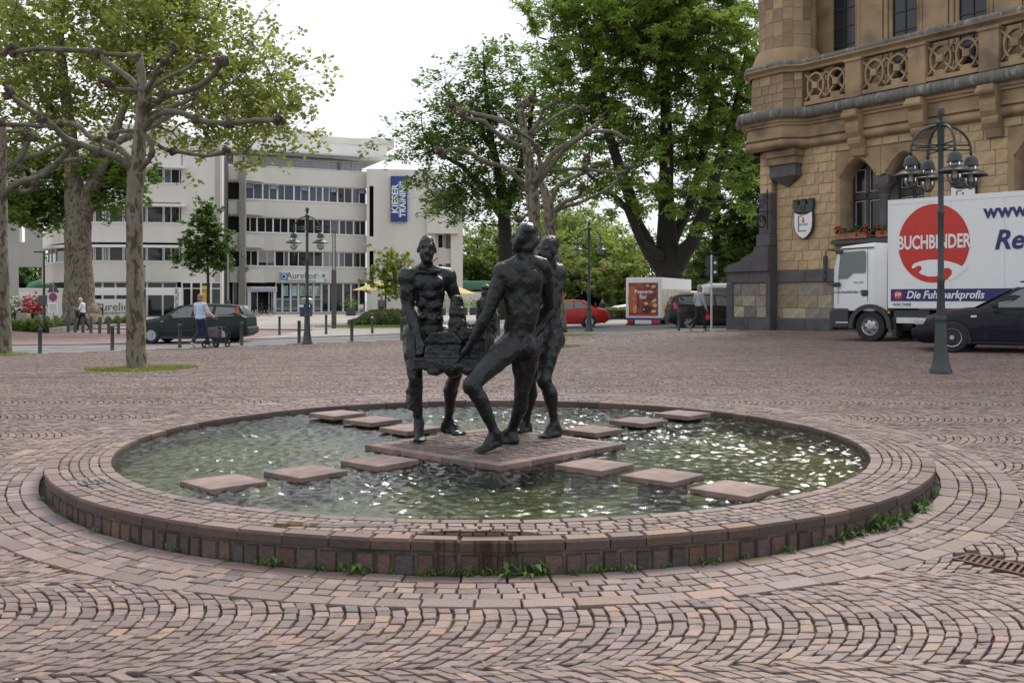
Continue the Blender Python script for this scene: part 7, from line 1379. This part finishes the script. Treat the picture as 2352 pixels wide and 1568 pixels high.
# --- black compact van, heading right
BV = dict(paint=paint('black_paint', (.008, .0085, .010)), W=.89, r=.32, axles=(.95, 3.68), lips=True, spokes=6,
    body=[(0, .32, .55, .60, .55), (.08, .24, .68, .74, .75), (.4, .2, .84, .92, .85), (1.0, .2, .98, 1.05, .88), (1.6, .2, 1.04, 1.06, .89), (2.6, .2, 1.07, 1.07, .895), (3.8, .2, 1.10, 1.10, .88), (4.35, .26, 1.10, 1.10, .82), (4.52, .36, .95, .95, .74)],
    roof=[(.80, .72, .98, .62, 1.02), (1.1, .82, 1.0, .68, 1.18), (1.8, .85, 1.05, .66, 1.52), (2.3, .86, 1.07, .65, 1.62), (3.2, .86, 1.08, .65, 1.65), (4.0, .84, 1.10, .62, 1.60), (4.28, .82, 1.10, .62, 1.50), (4.46, .78, 1.05, .68, 1.12)],
    windows=[('window', [(1.55, 1.09), (2.40, 1.10), (2.42, 1.54), (2.1, 1.52), (1.86, 1.42)]), ('window', [(2.48, 1.10), (3.28, 1.12), (3.28, 1.56), (2.5, 1.56)]), ('window', [(3.36, 1.14), (4.10, 1.20), (4.08, 1.48), (3.38, 1.54)]), ('window', [(1.08, 1.06), (1.46, 1.08), (1.7, 1.32)])], screens=[('windscreen', (.92, 1.05, .66, 1.84, 1.55, .60)), ('rear_window', (4.42, 1.16, .66, 4.28, 1.52, .58))],
    side_bits=[('door_seam', m_chrome, [(2.44, .34), (2.445, .34), (2.445, 1.05), (2.44, 1.05)], .002), ('tail_light', m_tail, [(4.12, .95, -.05), (4.34, .95, -.10), (4.38, 1.25, -.14), (4.26, 1.25, -.12)], .03), ('side_moulding', m_plastic, [(1.5, .42), (3.2, .44), (3.2, .50), (1.5, .48)], .012)],
    boxes=[('mirror', m_plastic, (1.60, 1.0, 1.13), (.16, .2, .17), .05), ('roof_rail', m_chrome, (2.9, .62, 1.68), (2.0, .03, .04), .01), ('headlight', m_hl, (.25, .62, .78), (.5, .3, .16), .05), ('bumper', m_plastic, (4.52, 0, .5), (.12, 1.5, .26), .05), ('door_handle', m_plastic, (2.25, .90, .92), (.2, .03, .035), .01), ('door_handle', m_plastic, (3.1, .90, .95), (.2, .03, .035), .01)])
d = 45.5; car('black_van', 'black people carrier parked behind the grey-jacketed woman', 'car', (gx(1540, d) + 4.5, CAMY + d + .9, -.03), R(180), BV)
# --- dark blue estate car at right, heading left
m_navy = mat('navy_paint', (.003, .0035, .011), .45, var=.02, coat=.12, spec=.25)
NV = dict(paint=m_navy, W=.865, r=.315, axles=(.80, 3.30), lips=True, spokes=0, rim=m_plastic,
    body=[(0, .28, .50, .54, .56), (.05, .22, .58, .64, .70), (.22, .18, .68, .76, .80), (.6, .18, .80, .88, .845), (1.0, .18, .86, .94, .862), (1.35, .18, .90, .96, .866), (2.2, .18, .92, .94, .868), (3.2, .18, .94, .95, .866), (3.9, .2, .96, .96, .84), (4.25, .26, .94, .94, .79), (4.38, .36, .70, .72, .72)],
    roof=[(1.12, .70, .90, .60, .93), (1.32, .78, .91, .64, 1.04), (1.95, .82, .92, .62, 1.34), (2.3, .82, .93, .61, 1.42), (3.0, .82, .94, .61, 1.445), (3.8, .81, .95, .60, 1.42), (4.10, .79, .95, .60, 1.32), (4.28, .76, .93, .66, .99)],
    windows=[('window', [(1.52, .945), (2.48, .955), (2.50, 1.355), (2.15, 1.345), (1.98, 1.28)]), ('window', [(2.58, .955), (3.28, .97), (3.26, 1.36), (2.60, 1.365)]), ('window', [(3.36, .98), (4.0, 1.0), (3.95, 1.31), (3.36, 1.355)])], screens=[('windscreen', (1.22, .945, .66, 1.98, 1.355, .57)), ('rear_window', (4.22, 1.0, .62, 4.10, 1.3, .54))],
    side_bits=[('door_seam', m_plastic, [(1.44, .28), (1.45, .28), (1.45, .90), (1.44, .90)], .002), ('door_seam', m_plastic, [(2.54, .28), (2.55, .28), (2.55, .92), (2.54, .92)], .002), ('side_moulding', m_navy, [(1.2, .48), (2.9, .48), (2.9, .53), (1.2, .53)], .014), ('indicator', m_numpl, [(1.16, .74), (1.27, .745), (1.27, .785), (1.16, .78)], .006)],
    boxes=[('mirror', m_plastic, (1.62, .95, 1.0), (.13, .2, .14), .045), ('headlight', m_hl, (.14, .60, .64), (.24, .36, .15), .04), ('bumper', m_navy, (.03, 0, .40), (.16, 1.40, .22), .06), ('bumper_strip', m_plastic, (-.01, 0, .44), (.12, 1.3, .05), .015), ('door_handle', m_plastic, (2.36, .872, .80), (.2, .035, .04), .012), ('door_handle', m_plastic, (3.2, .872, .82), (.2, .035, .04), .012), ('roof_rail', m_plastic, (3.0, .60, 1.475), (1.9, .03, .035), .012), ('sill', m_navy, (2.1, .84, .21), (2.0, .05, .08), .02), ('number_plate', m_numpl, (-.06, 0, .40), (.02, .5, .11), .004)])
px0, py0 = 8.72, 12.25; car('navy_estate_car', 'dark navy estate car parked in front of the white truck, cut by the right edge', 'car', (px0 + .5, py0 + .75, Gf(9, 12)), R(-33), NV)
# --- ice cream delivery truck seen from its rear corner
d = 52; ic = thing('ice_cream_truck', 'white delivery truck with a red Popcorn-Eis advert on its rear doors', 'truck', (gx(1437, d), CAMY + d, -.10), R(-25)); m_tw = mat('truck_white', (.72, .73, .74), .35, var=.03, coat=.4)
mb = MB(); mb.bevbox((.96, 2.95, 1.53), (1.92, 5.9, 2.12), .06); part('box', mb, m_tw, ic)
ad = MB(); ad.b2(.17, 1.74, -.012, -.004, .62, 2.32); adp = part('advert', ad, mat('advert_red', (.16, .018, .012), .4, var=.5, scale=2.5, col2=(.30, .08, .03), c2scale=3), ic)
def adbits(nm, mt, balls):
    for c, r_ in balls: mb = MB(); mb.ball((c[0], -.014, c[1]), (r_[0], .004, r_[1]), seg=14, rings=8); part(nm, mb, mt, adp)
adbits('printed_hair', mat('print_hair', (.42, .12, .04), .6), [((.38, 1.48), (.24, .72))]); adbits('printed_face', mat('print_face', (.60, .30, .20), .6), [((.42, 1.50), (.15, .30)), ((.50, 1.0), (.12, .26))]); adbits('printed_popcorn', mat('print_popcorn', (.62, .42, .22), .6, var=.3), [((1.5, 1.42), (.16, .11)), ((1.58, 1.15), (.12, .09)), ((1.1, 1.25), (.12, .08)), ((1.5, 2.12), (.12, .07)), ((1.2, 2.16), (.09, .06)), ((1.0, .95), (.10, .07)), ((1.5, .85), (.14, .08))]); adbits('printed_chocolate', mat('print_choc', (.05, .018, .012), .5), [((1.15, .95), (.3, .2)), ((1.45, 1.45), (.16, .1))])
RX = Matrix.Rotation(R(90), 4, 'X')
text('lettering', 'Popcorn-', .27, m_white, ic, Matrix.Translation((1.0, -.022, 1.86)) @ RX, .003, offset=.006); text('lettering', 'Eis?', .27, m_white, ic, Matrix.Translation((.95, -.022, 1.58)) @ RX, .003, offset=.006)
mb = MB(); mb.b2(.17, 1.74, -.02, -.013, .62, .74); part('advert_footer', mb, mat('advert_footer', (.45, .02, .02), .4), adp); mb = MB(); mb.b2(0, 1.92, -.03, .1, .40, .50); part('blue_sill', mb, m_blue, ic)
for x in (.27, 1.62): mb = MB(); mb.bevbox((x, -.02, .30), (.34, .08, .2), .02); part('tail_light', mb, m_tail, ic)
mb = MB(); mb.bevbox((.95, .0, .30), (.9, .06, .22), .01); pl_ = part('rear_panel', mb, m_tw, ic); mb = MB(); mb.b2(.65, 1.2, -.04, -.032, .25, .36); part('number_plate', mb, m_numpl, pl_); mb = MB(); mb.b2(0, 1.92, -.02, .2, .14, .20); part('underrun_bar', mb, m_plastic, ic)
for y in (1.2, 4.6):
    for x, sd in ((.30, -1), (1.72, 1)): mb = MB(); mb.lathe([(.2, -.14), (.36, -.14), (.38, -.08), (.38, .08), (.36, .14), (.2, .14)], (x, y, .30), 22, axis='x', closed=True); part('wheel', mb, m_tyre, ic, autosmooth=40)
mb = MB(); mb.b2(.2, 1.7, .2, 5.8, .2, .44); part('chassis', mb, m_plastic, ic)
sp = MB(); sp.b2(1.925, 1.932, .15, 5.7, .62, 2.0); spp = part('side_picture', sp, mat('side_print', (.50, .46, .40), .4, var=.25, scale=1.2, col2=(.55, .40, .12), c2pos=(.45, .6), c2scale=.9), ic)
for c, r_, cl in (((1.0, 1.0), (.7, .35), (.60, .40, .06)), ((2.0, 1.05), (.6, .3), (.35, .12, .03)), ((1.6, 1.6), (.35, .3), (.62, .50, .35)), ((3.0, 1.2), (.7, .3), (.55, .35, .08))): mb = MB(); mb.ball((1.935, c[0], c[1]), (.004, r_[0], r_[1]), seg=14, rings=8); part('printed_food', mb, mat('food%.2f' % c[0], cl, .5, var=.3, scale=3), spp)
mb = MB(); mb.bevbox((.96, 6.9, 1.1), (1.85, 1.7, 1.7), .1); part('cab', mb, m_tw, ic)
# --- white minibus behind the black van
d = 50; wv = thing('white_minibus', 'white minibus roof showing behind the black van', 'van', (gx(1608, d), CAMY + d, -.05), R(0)); mb = MB(); secs = [(x, [(.5, .35), (.9, .35), (.95, .6), (.95, zb), (.84, zt - .1), (.7, zt), (.1, zt + .02)]) for x, zb, zt in ((0, 1.3, 1.9), (.08, 1.35, 2.12), (.5, 1.4, 2.2), (3.5, 1.4, 2.2), (4.2, 1.2, 1.75), (5.0, .9, 1.1))]; part('body', loft(secs), m_tw, wv, autosmooth=40)
for x0, x1 in ((.3, 1.5), (1.6, 2.8), (2.9, 3.8)):
    mb = MB(); mb.quad((x0, -.965, 1.38), (x1, -.965, 1.38), (x1, -.885, 1.98), (x0, -.885, 1.98)); part('window', mb, m_cglass, wv)
for x in (.9, 4.0): wheel(wv, x, -.85, .33, -1, 6)
for px, d, lb in ((1398, 72, 'pale parked car roof beyond the hedge, left'), (1418, 72, 'pale parked car roof beyond the hedge, right')):
    P2 = dict(RC); P2['paint'] = m_tw; P2['side_bits'] = []; P2['boxes'] = []; car('parked_car', lb, 'car', (gx(px, d), CAMY + d, .12), R(4), P2)
# --- big white rental truck
tk = thing('rental_truck', 'white rental box truck with a large red disc parked at the town hall', 'truck', (8.50, 16.86, Gf(9.5, 15.8) - .01), R(-45)); m_tdark = mat('truck_dark_grey', (.035, .038, .043), .5, var=.1)
BX0, BX1, BZ0, BZ1, BW = 1.50, 7.4, .86, 3.53, 2.35
mb = MB(); mb.bevbox(((BX0 + BX1) / 2, BW / 2, (BZ0 + BZ1) / 2), (BX1 - BX0, BW, BZ1 - BZ0), .05); part('cargo_box', mb, m_tw, tk)
m_alu = mat('box_edge_rail', (.62, .63, .64), .4, metal=.3)
for a, b, c, d_ in ((BX0 - .004, BX1, BZ1 - .11, BZ1 + .008), (BX0 - .004, BX1, BZ0 - .01, BZ0 + .05)): mb = MB(); mb.b2(a, b, -.008, .05, c, d_); part('edge_rail', mb, m_tw, tk)
mb = MB(); mb.b2(BX0 - .006, BX0 + .05, -.006, .05, BZ0 + .05, BZ1 - .11); part('edge_rail', mb, m_tw, tk)
for x in (3.05, 4.25): mb = MB(); mb.b2(x, x + .012, -.004, .0, BZ0 + .06, BZ1 - .12); part('panel_seam', mb, m_alu, tk)
m_tred = mat('truck_red', (.50, .022, .012), .35, var=.04); m_tblue = mat('truck_blue', (.014, .016, .12), .35, var=.04)
cx_, cz_, rx_, rz_ = 2.62, 2.42, .86, .95
# red disc with a white swoosh near the bottom
mb = MB(); n = 64; pts = [(cx_ + rx_ * math.cos(a), cz_ + rz_ * math.sin(a)) for a in np.linspace(0, 2 * math.pi, n, endpoint=False)]; mb.add([(cx_, -.006, cz_)] + [(x, -.006, z) for x, z in pts], [(0, 1 + k, 1 + (k + 1) % n) for k in range(n)]); dc = part('red_disc', mb, m_tred, tk)
def flat(nm, mt, pts, y, parent=None): mb = MB(); mb.poly([(x, y, z) for x, z in pts], .002, (0, 1, 0)); return part(nm, mb, mt, parent or tk)
sw = [(-.52, -.52), (-.46, -.47), (-.30, -.42), (-.1, -.395), (.15, -.40), (.40, -.45), (.58, -.51), (.69, -.565), (.80, -.50), (.86, -.58), (.74, -.70), (.62, -.80), (.40, -.91), (.36, -.86), (.46, -.76), (.46, -.66), (.38, -.60), (.28, -.61), (.20, -.68), (.16, -.76), (.06, -.80), (-.12, -.80), (-.28, -.75), (-.36, -.70), (-.28, -.62), (-.30, -.54), (-.38, -.53), (-.46, -.58), (-.50, -.60), (-.54, -.57)]
flat('white_swoosh', m_tw, [(cx_ + x * .97, cz_ + z) for x, z in sw], -.010, dc)
RXT = Matrix.Rotation(R(90), 4, 'X')
def tt(s, x, z, size, m_, sx=1.0, sh=0.0, off=.004, al='CENTER'): return text('lettering', s, size, m_, tk, Matrix.Translation((x, -.012, z)) @ RXT, .002, align=al, shear=sh, offset=off, sx=sx)
tt('BUCHBINDER', cx_, cz_ + .02, .46, m_tw, .62, 0, .012)
mb = MB(); mb.b2(BX0 + .07, 7.3, -.005, 0, 1.02, 1.32); part('blue_band', mb, m_tblue, tk)
tt('Die Fuhrparkprofis', 1.96, 1.17, .26, m_tw, .92, .25, .006, 'LEFT'); tt('Ein Unternehmen', 4.5, 1.17, .24, m_tw, .9, .25, .004, 'LEFT')
mb = MB(); mb.lathe([(.115, -.012), (.0, -.012)], (1.76, 0, 1.17), 20, axis='y'); part('round_logo', mb, m_tred, tk); text('lettering', 'FP', .15, m_tw, tk, Matrix.Translation((1.76, -.016, 1.17)) @ RXT, .002, offset=.003)
tt('WALTHER', 1.62, .935, .10, m_tblue, 1, 0, 0, 'LEFT'); tt('www.buchbinder.de', 3.80, 3.10, .46, m_tblue, .95, 0, .012, 'LEFT'); tt('Rent a truck', 4.02, 2.42, .62, m_tblue, .95, .25, .016, 'LEFT')
# cab
secs = []
for x, zt, ws in ((-.02, 1.55, .86), (.0, 2.0, .92), (.10, 2.36, .96), (.22, 2.46, 1.0), (.6, 2.50, 1.0), (1.12, 2.54, 1.0), (1.14, 2.53, .98), (1.42, 2.50, .92)):
    h = 1.06 * ws; secs.append((x, [(h * .5, .78), (h * .99, .78), (h, .90), (h, 1.4), (h * .985, 2.0 if zt > 2.1 else zt - .1), (h * .955, zt - .12 if zt > 2.2 else zt - .05), (h * .90, zt - .03), (h * .1, zt)]))
cb_ = loft(secs); cb_.v = [(x, y + 1.08, z) for x, y, z in cb_.v]; part('cab', cb_, m_tw, tk, autosmooth=35)
y_ = .012
flat('door_window', m_cglass, [(.16, 1.60), (.42, 1.60), (.56, 1.74), (.88, 1.74), (.91, 1.78), (.91, 2.28), (.87, 2.31), (.26, 2.28), (.22, 2.20)], y_ - .004)
for pts in ([(.14, .95), (.15, .95), (.24, 2.34), (.23, 2.34)], [(.955, 1.0), (.965, 1.0), (.965, 2.36), (.955, 2.36)]): flat('door_seam', m_tdark, pts, y_)
flat('roof_stripe', m_tdark, [(.24, 2.345), (1.12, 2.365), (1.12, 2.40), (.24, 2.385)], .03); mb = MB(); mb.bevbox((.88, .02, 1.23), (.18, .05, .16), .03); part('door_handle', mb, m_tdark, tk)
text('lettering', 'www.buchbinder.de', .105, m_tblue, tk, Matrix.Translation((.44, .006, 1.26)) @ RXT, .002, sx=.95); text('lettering', 'TGL 8.180', .06, m_plastic, tk, Matrix.Translation((.72, .006, 1.50)) @ RXT, .002)
mb = MB(); mb.bevbox((-.10, -.16, 1.98), (.10, .14, .46), .04); mr = part('mirror', mb, m_tdark, tk); mb = MB(); mb.bevbox((-.12, -.16, 1.66), (.10, .13, .20), .04); part('wide_mirror', mb, m_tdark, mr); mb = MB(); mb.tube([(.16, .04, 2.32), (.0, -.10, 2.35), (-.10, -.14, 2.32), (-.12, -.15, 1.56), (-.02, -.08, 1.46), (.14, .02, 1.46)], .02, 6); part('mirror_arm', mb, m_tdark, mr); mb = MB(); mb.bevbox((.12, -.02, 1.45), (.22, .10, .12), .03); part('mirror_foot', mb, m_tdark, mr); mb = MB(); mb.bevbox((.20, .0, 2.30), (.18, .10, .12), .03); part('mirror_bracket', mb, m_tdark, mr)
# lower dark parts: bumper step, arch, chassis
mb = MB(); mb.bevbox((.20, 1.08, .58), (.50, 2.2, .52), .05); part('front_step', mb, m_tdark, tk); mb = MB(); mb.bevbox((-.02, 1.08, .52), (.10, 2.22, .50), .03); part('bumper', mb, m_tdark, tk); mb = MB(); mb.b2(.12, .45, -.035, -.02, .46, .49); part('step_trim', mb, m_alu, tk)
AX = 1.02; RW = .39
for nm, r0, r1 in (('wheel_arch', .45, .56),):
    mb = MB(); n = 16; th_ = np.linspace(-.10, math.pi + .12, n); vs = [(AX + r_ * math.cos(a), yy, RW + r_ * math.sin(a)) for yy in (-.03, .5) for r_ in (r0, r1) for a in th_]; fs = []
    for j in range(n - 1): fs += [(j, j + 1, n + j + 1, n + j), (n + j, n + j + 1, 3 * n + j + 1, 3 * n + j), (j + 1, j, 2 * n + j, 2 * n + j + 1)]
    mb.add(vs, fs); part(nm, mb, m_tdark, tk, autosmooth=40)
mb = MB(); mb.b2(.3, 7.2, .5, 1.7, .45, .8); part('chassis', mb, m_plastic, tk); mb = MB(); mb.b2(1.62, 2.5, .06, .5, .52, .80); part('side_locker', mb, m_tdark, tk); mb = MB(); mb.b2(1.72, 4.6, -.02, .03, .48, .62); part('side_guard', mb, m_alu, tk); mb = MB(); mb.bevbox((1.52, -.0, .74), (.06, .04, .06), .01); part('side_marker', mb, m_orange, tk)
mb = MB(); mb.bevbox((1.60, .3, .38), (.12, .4, .5), .03); part('mudguard', mb, m_tdark, tk)
for x in (AX, 5.6):
    for y, sd in ((.14, -1), (2.16, 1)):
        mb = MB(); pr = [(RW * .58, -.12), (RW * .94, -.13), (RW, -.09), (RW, .09), (RW * .94, .13), (RW * .58, .12)]; mb.lathe(pr, (x, y, RW), 32, axis='y'); w = part('tyre', mb, m_tyre, tk, autosmooth=40)
        s = sd; yo = y + s * .10; mb = MB(); mb.lathe([(RW * .60, yo), (RW * .60, yo + s * .015), (RW * .55, yo), (RW * .50, yo - s * .05), (RW * .40, yo - s * .01), (RW * .24, yo), (RW * .24, yo + s * .03), (RW * .16, yo + s * .035), (.001, yo + s * .03)], (x, 0, RW), 24, axis='y'); part('rim', mb, m_rim, w, autosmooth=30)
        for k in range(6): a = k * math.pi / 3 + .3; mb = MB(); mb.lathe([(.028, yo + s * .004), (.001, yo + s * .004)], (x + RW * .38 * math.cos(a), 0, RW + RW * .38 * math.sin(a)), 8, axis='y'); part('rim_hole', mb, m_plastic, w)
# ------------------------------------------------------------------ people
m_skin = mat('skin', (.42, .24, .17), .6, var=.08)
def cloth(n, c): return mat(n, c, .85, var=.12, scale=9, bump=.004, bscale=30)
def person(label, loc, rz, J, C, H=1.0, hair=None, extra=()):
    """J: joints in a local frame (person faces +y), C: clothing materials"""
    t = thing('person', label, 'person', loc, rz); v = lambda k: Vector(J[k]); V3 = 0.017
    mb = MB(); hd = v('head'); nose = Vector(J.get('nose', (0, 1, 0))).normalized()
    head(mb, hd + Vector((0, 0, .12)), hd - Vector((0, 0, .12)), nose, .072); chain(mb, [(hd - Vector((0, 0, .06)), .050), (v('neck'), .055), (v('chest'), .08), (v('pelvis'), .08)])
    for s in 'LR':
        chain(mb, [(v('neck'), .05), (v('sh' + s), .042), (v('el' + s), .036), (v('wr' + s), .026)]); w, e = v('wr' + s), v('el' + s); d = (w - e).normalized(); tip = w + d * .14 + Vector(J.get('curl', (0, .02, 0))); sd = Vector((1, 0, 0))
        chain(mb, [(w, .027), (w + d * .06, .034)]); b0 = w + d * .06
        for q in (-1.2, -.4, .4, 1.2): chain(mb, [(b0 + sd * q * .019, .011), (b0 + sd * q * .02 + d * .05, .010), (tip + sd * q * .019, .009)])
        chain(mb, [(w + d * .02 + sd * .03, .012), (w + d * .07 + sd * .045, .010)])
        chain(mb, [(v('pelvis'), .07), (v('hip' + s), .07), (v('kn' + s), .05), (v('an' + s), .035)])
    part('body', grow('body', mb, .011, it=1, ratio=.3, shade=True), m_skin, t)
    mb = MB(); c = v('chest'); p = v('pelvis'); n_ = v('neck')
    mb.ball(c, (.175, .12, .20)); mb.ball((c + p) / 2, (.16, .115, .20)); mb.ball(p + Vector((0, 0, .03)), (.175, .13, .14)); chain(mb, [(v('shL'), .07), (n_ - Vector((0, 0, .05)), .075), (v('shR'), .07)])
    sl = C.get('sleeve'); 
    if sl is None or sl is C['top']:
        for s in 'LR': e2 = v('el' + s) if C.get('short') else v('wr' + s); chain(mb, [(v('sh' + s), .068), (v('el' + s), .052), (e2, .046)])
    part('jacket', grow('jacket', mb, .017, it=2, disp=(('CLOUDS', .08, .016),), shade=True), C['top'], t)
    if sl is not None and sl is not C['top']:
        for s in 'LR': mb = MB(); chain(mb, [(v('sh' + s), .064), (v('el' + s), .052), (v('wr' + s), .040)]); part('sleeve', grow('sleeve', mb, .015, it=2, disp=(('CLOUDS', .06, .014),), shade=True), sl, t)
    mb = MB(); mb.ball(p - Vector((0, 0, .03)), (.165, .125, .13))
    for s in 'LR': chain(mb, [(v('hip' + s), .092), (v('hip' + s).lerp(v('kn' + s), .5), .08), (v('kn' + s), .066), (v('an' + s), .056)])
    part('trousers', grow('trousers', mb, .017, it=2, disp=(('CLOUDS', .09, .014),), shade=True), C['trousers'], t)
    for s in 'LR': mb = MB(); a, to = v('an' + s), v('toe' + s); he = a + (a - to).normalized() * .03 - Vector((0, 0, .055)); chain(mb, [(a, .045), (he, .042)]); chain(mb, [(he, .040), (to.lerp(he, .4), .042), (to, .034)]); part('shoe', grow('shoe', mb, .012, it=1, shade=True), C['shoe'], t)
    if hair:
        mb = MB(); hm, hb = hair; mb.ball(hd + Vector((0, 0, .045)) - nose * .022, (.088, .098, .095), bumpy=.15); mb.ball(hd - nose * .06 - Vector((0, 0, .01)), (.075, .05, .09), bumpy=.2); part('hair', grow('hair', mb, .012, it=1, disp=(('CLOUDS', .02, .012),), shade=True), hm, t)
    return t
base = dict(head=(0, .03, 1.50), neck=(0, 0, 1.36), chest=(0, 0, 1.20), pelvis=(0, 0, .90), shL=(-.185, 0, 1.31), shR=(.185, 0, 1.31), elL=(-.22, .0, 1.05), elR=(.22, .0, 1.05), wrL=(-.20, .08, .84), wrR=(.20, .08, .84), hipL=(-.085, 0, .86), hipR=(.085, 0, .86), knL=(-.09, .02, .47), knR=(.09, .02, .47), anL=(-.09, -.02, .09), anR=(.09, -.02, .09), toeL=(-.10, .15, .035), toeR=(.10, .15, .035))
def J(**k): q = dict(base); q.update(k); return q
hw_ = mat('hair_white', (.62, .60, .55), .7, var=.2, scale=30); hg = mat('hair_grey', (.24, .23, .22), .7, var=.25, scale=30); hb_ = mat('hair_ash_brown', (.22, .16, .11), .7, var=.3, scale=30); hk = mat('hair_dark', (.03, .022, .018), .6)
# woman pushing a walker, from behind
x, d = gx(460, 30.2), 30.2; gz = Gf(x, CAMY + d)
person('woman from behind in a light blue vest over pink sleeves pushing a walker', (x, CAMY + d, gz), R(-28), J(elL=(-.25, .06, 1.06), wrL=(-.20, .30, .92), elR=(.25, .08, 1.06), wrR=(.22, .36, .92), knR=(.07, .16, .50), anR=(.06, .26, .10), toeR=(.06, .42, .05), knL=(-.07, .0, .48), anL=(-.05, -.26, .20), toeL=(-.05, -.16, .04)),
    dict(top=cloth('vest_light_blue', (.42, .56, .72)), sleeve=cloth('blouse_pink', (.68, .46, .48)), trousers=cloth('navy_trousers', (.016, .024, .070)), shoe=cloth('beige_shoe', (.62, .54, .48))), hair=(hb_, 0))
wk = thing('rollator', 'dark wheeled walking frame with a grey bag beside the woman', 'walker', (x + .34, CAMY + d + .42, gz), R(-28)); m_ro = mat('rollator_frame', (.03, .025, .025), .4, metal=.3)
for sx_ in (-.25, .25):
    for yy in (-.22, .24):
        mb = MB(); mb.lathe([(.06, -.018), (.098, -.018), (.10, 0), (.098, .018), (.06, .018), (.06, -.018)], (sx_, yy, .10), 16, axis='x'); part('wheel', mb, m_tyre, wk); 
    mb = MB(); mb.tube([(sx_, .24, .11), (sx_, .10, .60), (sx_, -.10, .90), (sx_, -.24, .93)], .014, 6); mb.tube([(sx_, -.22, .11), (sx_, .02, .62)], .014, 6); part('side_frame', mb, m_ro, wk, smooth=True)
    mb = MB(); mb.tube([(sx_, -.16, .92), (sx_, -.30, .93)], .02, 8); part('grip', mb, m_tyre, wk)
mb = MB(); mb.bevbox((0, .06, .62), (.46, .26, .03), .01); part('seat', mb, m_ro, wk); mb = MB(); mb.bevbox((-.02, -.02, .45), (.42, .22, .30), .04); part('bag', mb, cloth('rollator_bag', (.13, .12, .13)), wk); mb = MB(); mb.bevbox((0, .12, .26), (.42, .2, .14), .03); part('basket', mb, m_ro, wk)
# white haired person at left
x, d = gx(190, 49.5), 49.5
person('white-haired person in a white shirt walking left past the square posts', (x, CAMY + d, -.18), R(98), J(head=(0, .12, 1.50), nose=(0, .8, -.35), neck=(0, .04, 1.36), elL=(-.2, .12, 1.06), wrL=(-.06, .34, 1.12), elR=(.2, .12, 1.06), wrR=(.06, .32, 1.06), knL=(-.08, .16, .48), anL=(-.08, .22, .09), toeL=(-.08, .40, .035), knR=(.08, -.08, .48), anR=(.08, -.32, .12), toeR=(.08, -.16, .035)),
    dict(top=cloth('shirt_white', (.74, .76, .80)), short=True, trousers=cloth('black_trousers', (.014, .014, .016)), shoe=cloth('black_shoe', (.02, .02, .02))), hair=(hw_, 0))
mb = MB(); mb.bevbox((0, 0, 0), (.10, .28, .34), .03); o = tag(part('handbag', mb, cloth('black_bag', (.02, .02, .022)), None, loc=(x - .18, CAMY + d - .22, .62), rz=.1), 'black shoulder bag carried by the white-haired person', 'bag')
# grey-jacketed woman walking right
x, d = gx(1606, 35.6), 35.6; gz = Gf(x, CAMY + d)
person('grey-haired woman in a light grey jacket and black trousers walking right', (x, CAMY + d, gz), R(-62), J(elL=(-.24, -.02, 1.06), wrL=(-.23, .10, .84), elR=(.23, .02, 1.06), wrR=(.24, .10, .84), knR=(.08, .12, .48), anR=(.08, .20, .09), toeR=(.08, .38, .035), knL=(-.08, -.05, .48), anL=(-.08, -.40, .22), toeL=(-.08, -.30, .05)),
    dict(top=cloth('jacket_grey', (.30, .32, .36)), trousers=cloth('black_trousers', (.014, .014, .016)), shoe=cloth('tan_shoe', (.35, .24, .16))), hair=(hg, 0))
rb = thing('red_bag', 'small red bag in the hand of the grey-jacketed woman', 'bag', (x + .28, CAMY + d - .12, gz + .48)); mb = MB(); mb.bevbox((0, 0, 0), (.16, .07, .16), .03); part('pouch', mb, cloth('bag_red', (.50, .03, .05)), rb); mb = MB(); mb.tube([(-.05, 0, .07), (-.03, 0, .2), (.03, 0, .2), (.05, 0, .07)], .008, 5); part('strap', mb, cloth('bag_red', (.5, .03, .05)), rb)
x, d = gx(876, 70), 70
person('man in a grey jacket seen from behind near the cafe parasol', (x, CAMY + d, -.0), R(15), J(), dict(top=cloth('jacket_dark_grey', (.13, .125, .125)), trousers=cloth('dark_jeans', (.03, .032, .04)), shoe=cloth('black_shoe', (.02, .02, .02))), hair=(hb_, 0))
x, d = gx(1384, 64), 64
person('dark-clad man sitting behind the red car by the bicycle', (x, CAMY + d, -.02), R(150), J(head=(0, .03, 1.30), neck=(0, 0, 1.16), chest=(0, 0, 1.0), pelvis=(0, 0, .66), shL=(-.185, 0, 1.1), shR=(.185, 0, 1.1), elL=(-.24, .1, .88), elR=(.24, .1, .88), wrL=(-.1, .3, .80), wrR=(.1, .3, .80), hipL=(-.09, 0, .62), hipR=(.09, 0, .62), knL=(-.1, .42, .58), knR=(.1, .42, .58), anL=(-.1, .44, .12), anR=(.1, .44, .12), toeL=(-.1, .6, .05), toeR=(.1, .6, .05)), dict(top=cloth('jacket_black', (.03, .03, .036)), trousers=cloth('black_trousers', (.014, .014, .016)), shoe=cloth('black_shoe', (.02, .02, .02))), hair=(hk, 0))
x, d = gx(1384, 64), 64; bn = thing('park_bench', 'low bench under the seated man behind the red car', 'bench', (x, CAMY + d + .05, -.02), 0)
mb = MB(); mb.bevbox((0, 0, .50), (1.3, .42, .05), .01); part('seat', mb, m_bark_dark, bn)
for q in (-.5, .5): mb = MB(); mb.bevbox((q, 0, .24), (.07, .36, .48), .01); part('leg', mb, m_post, bn)
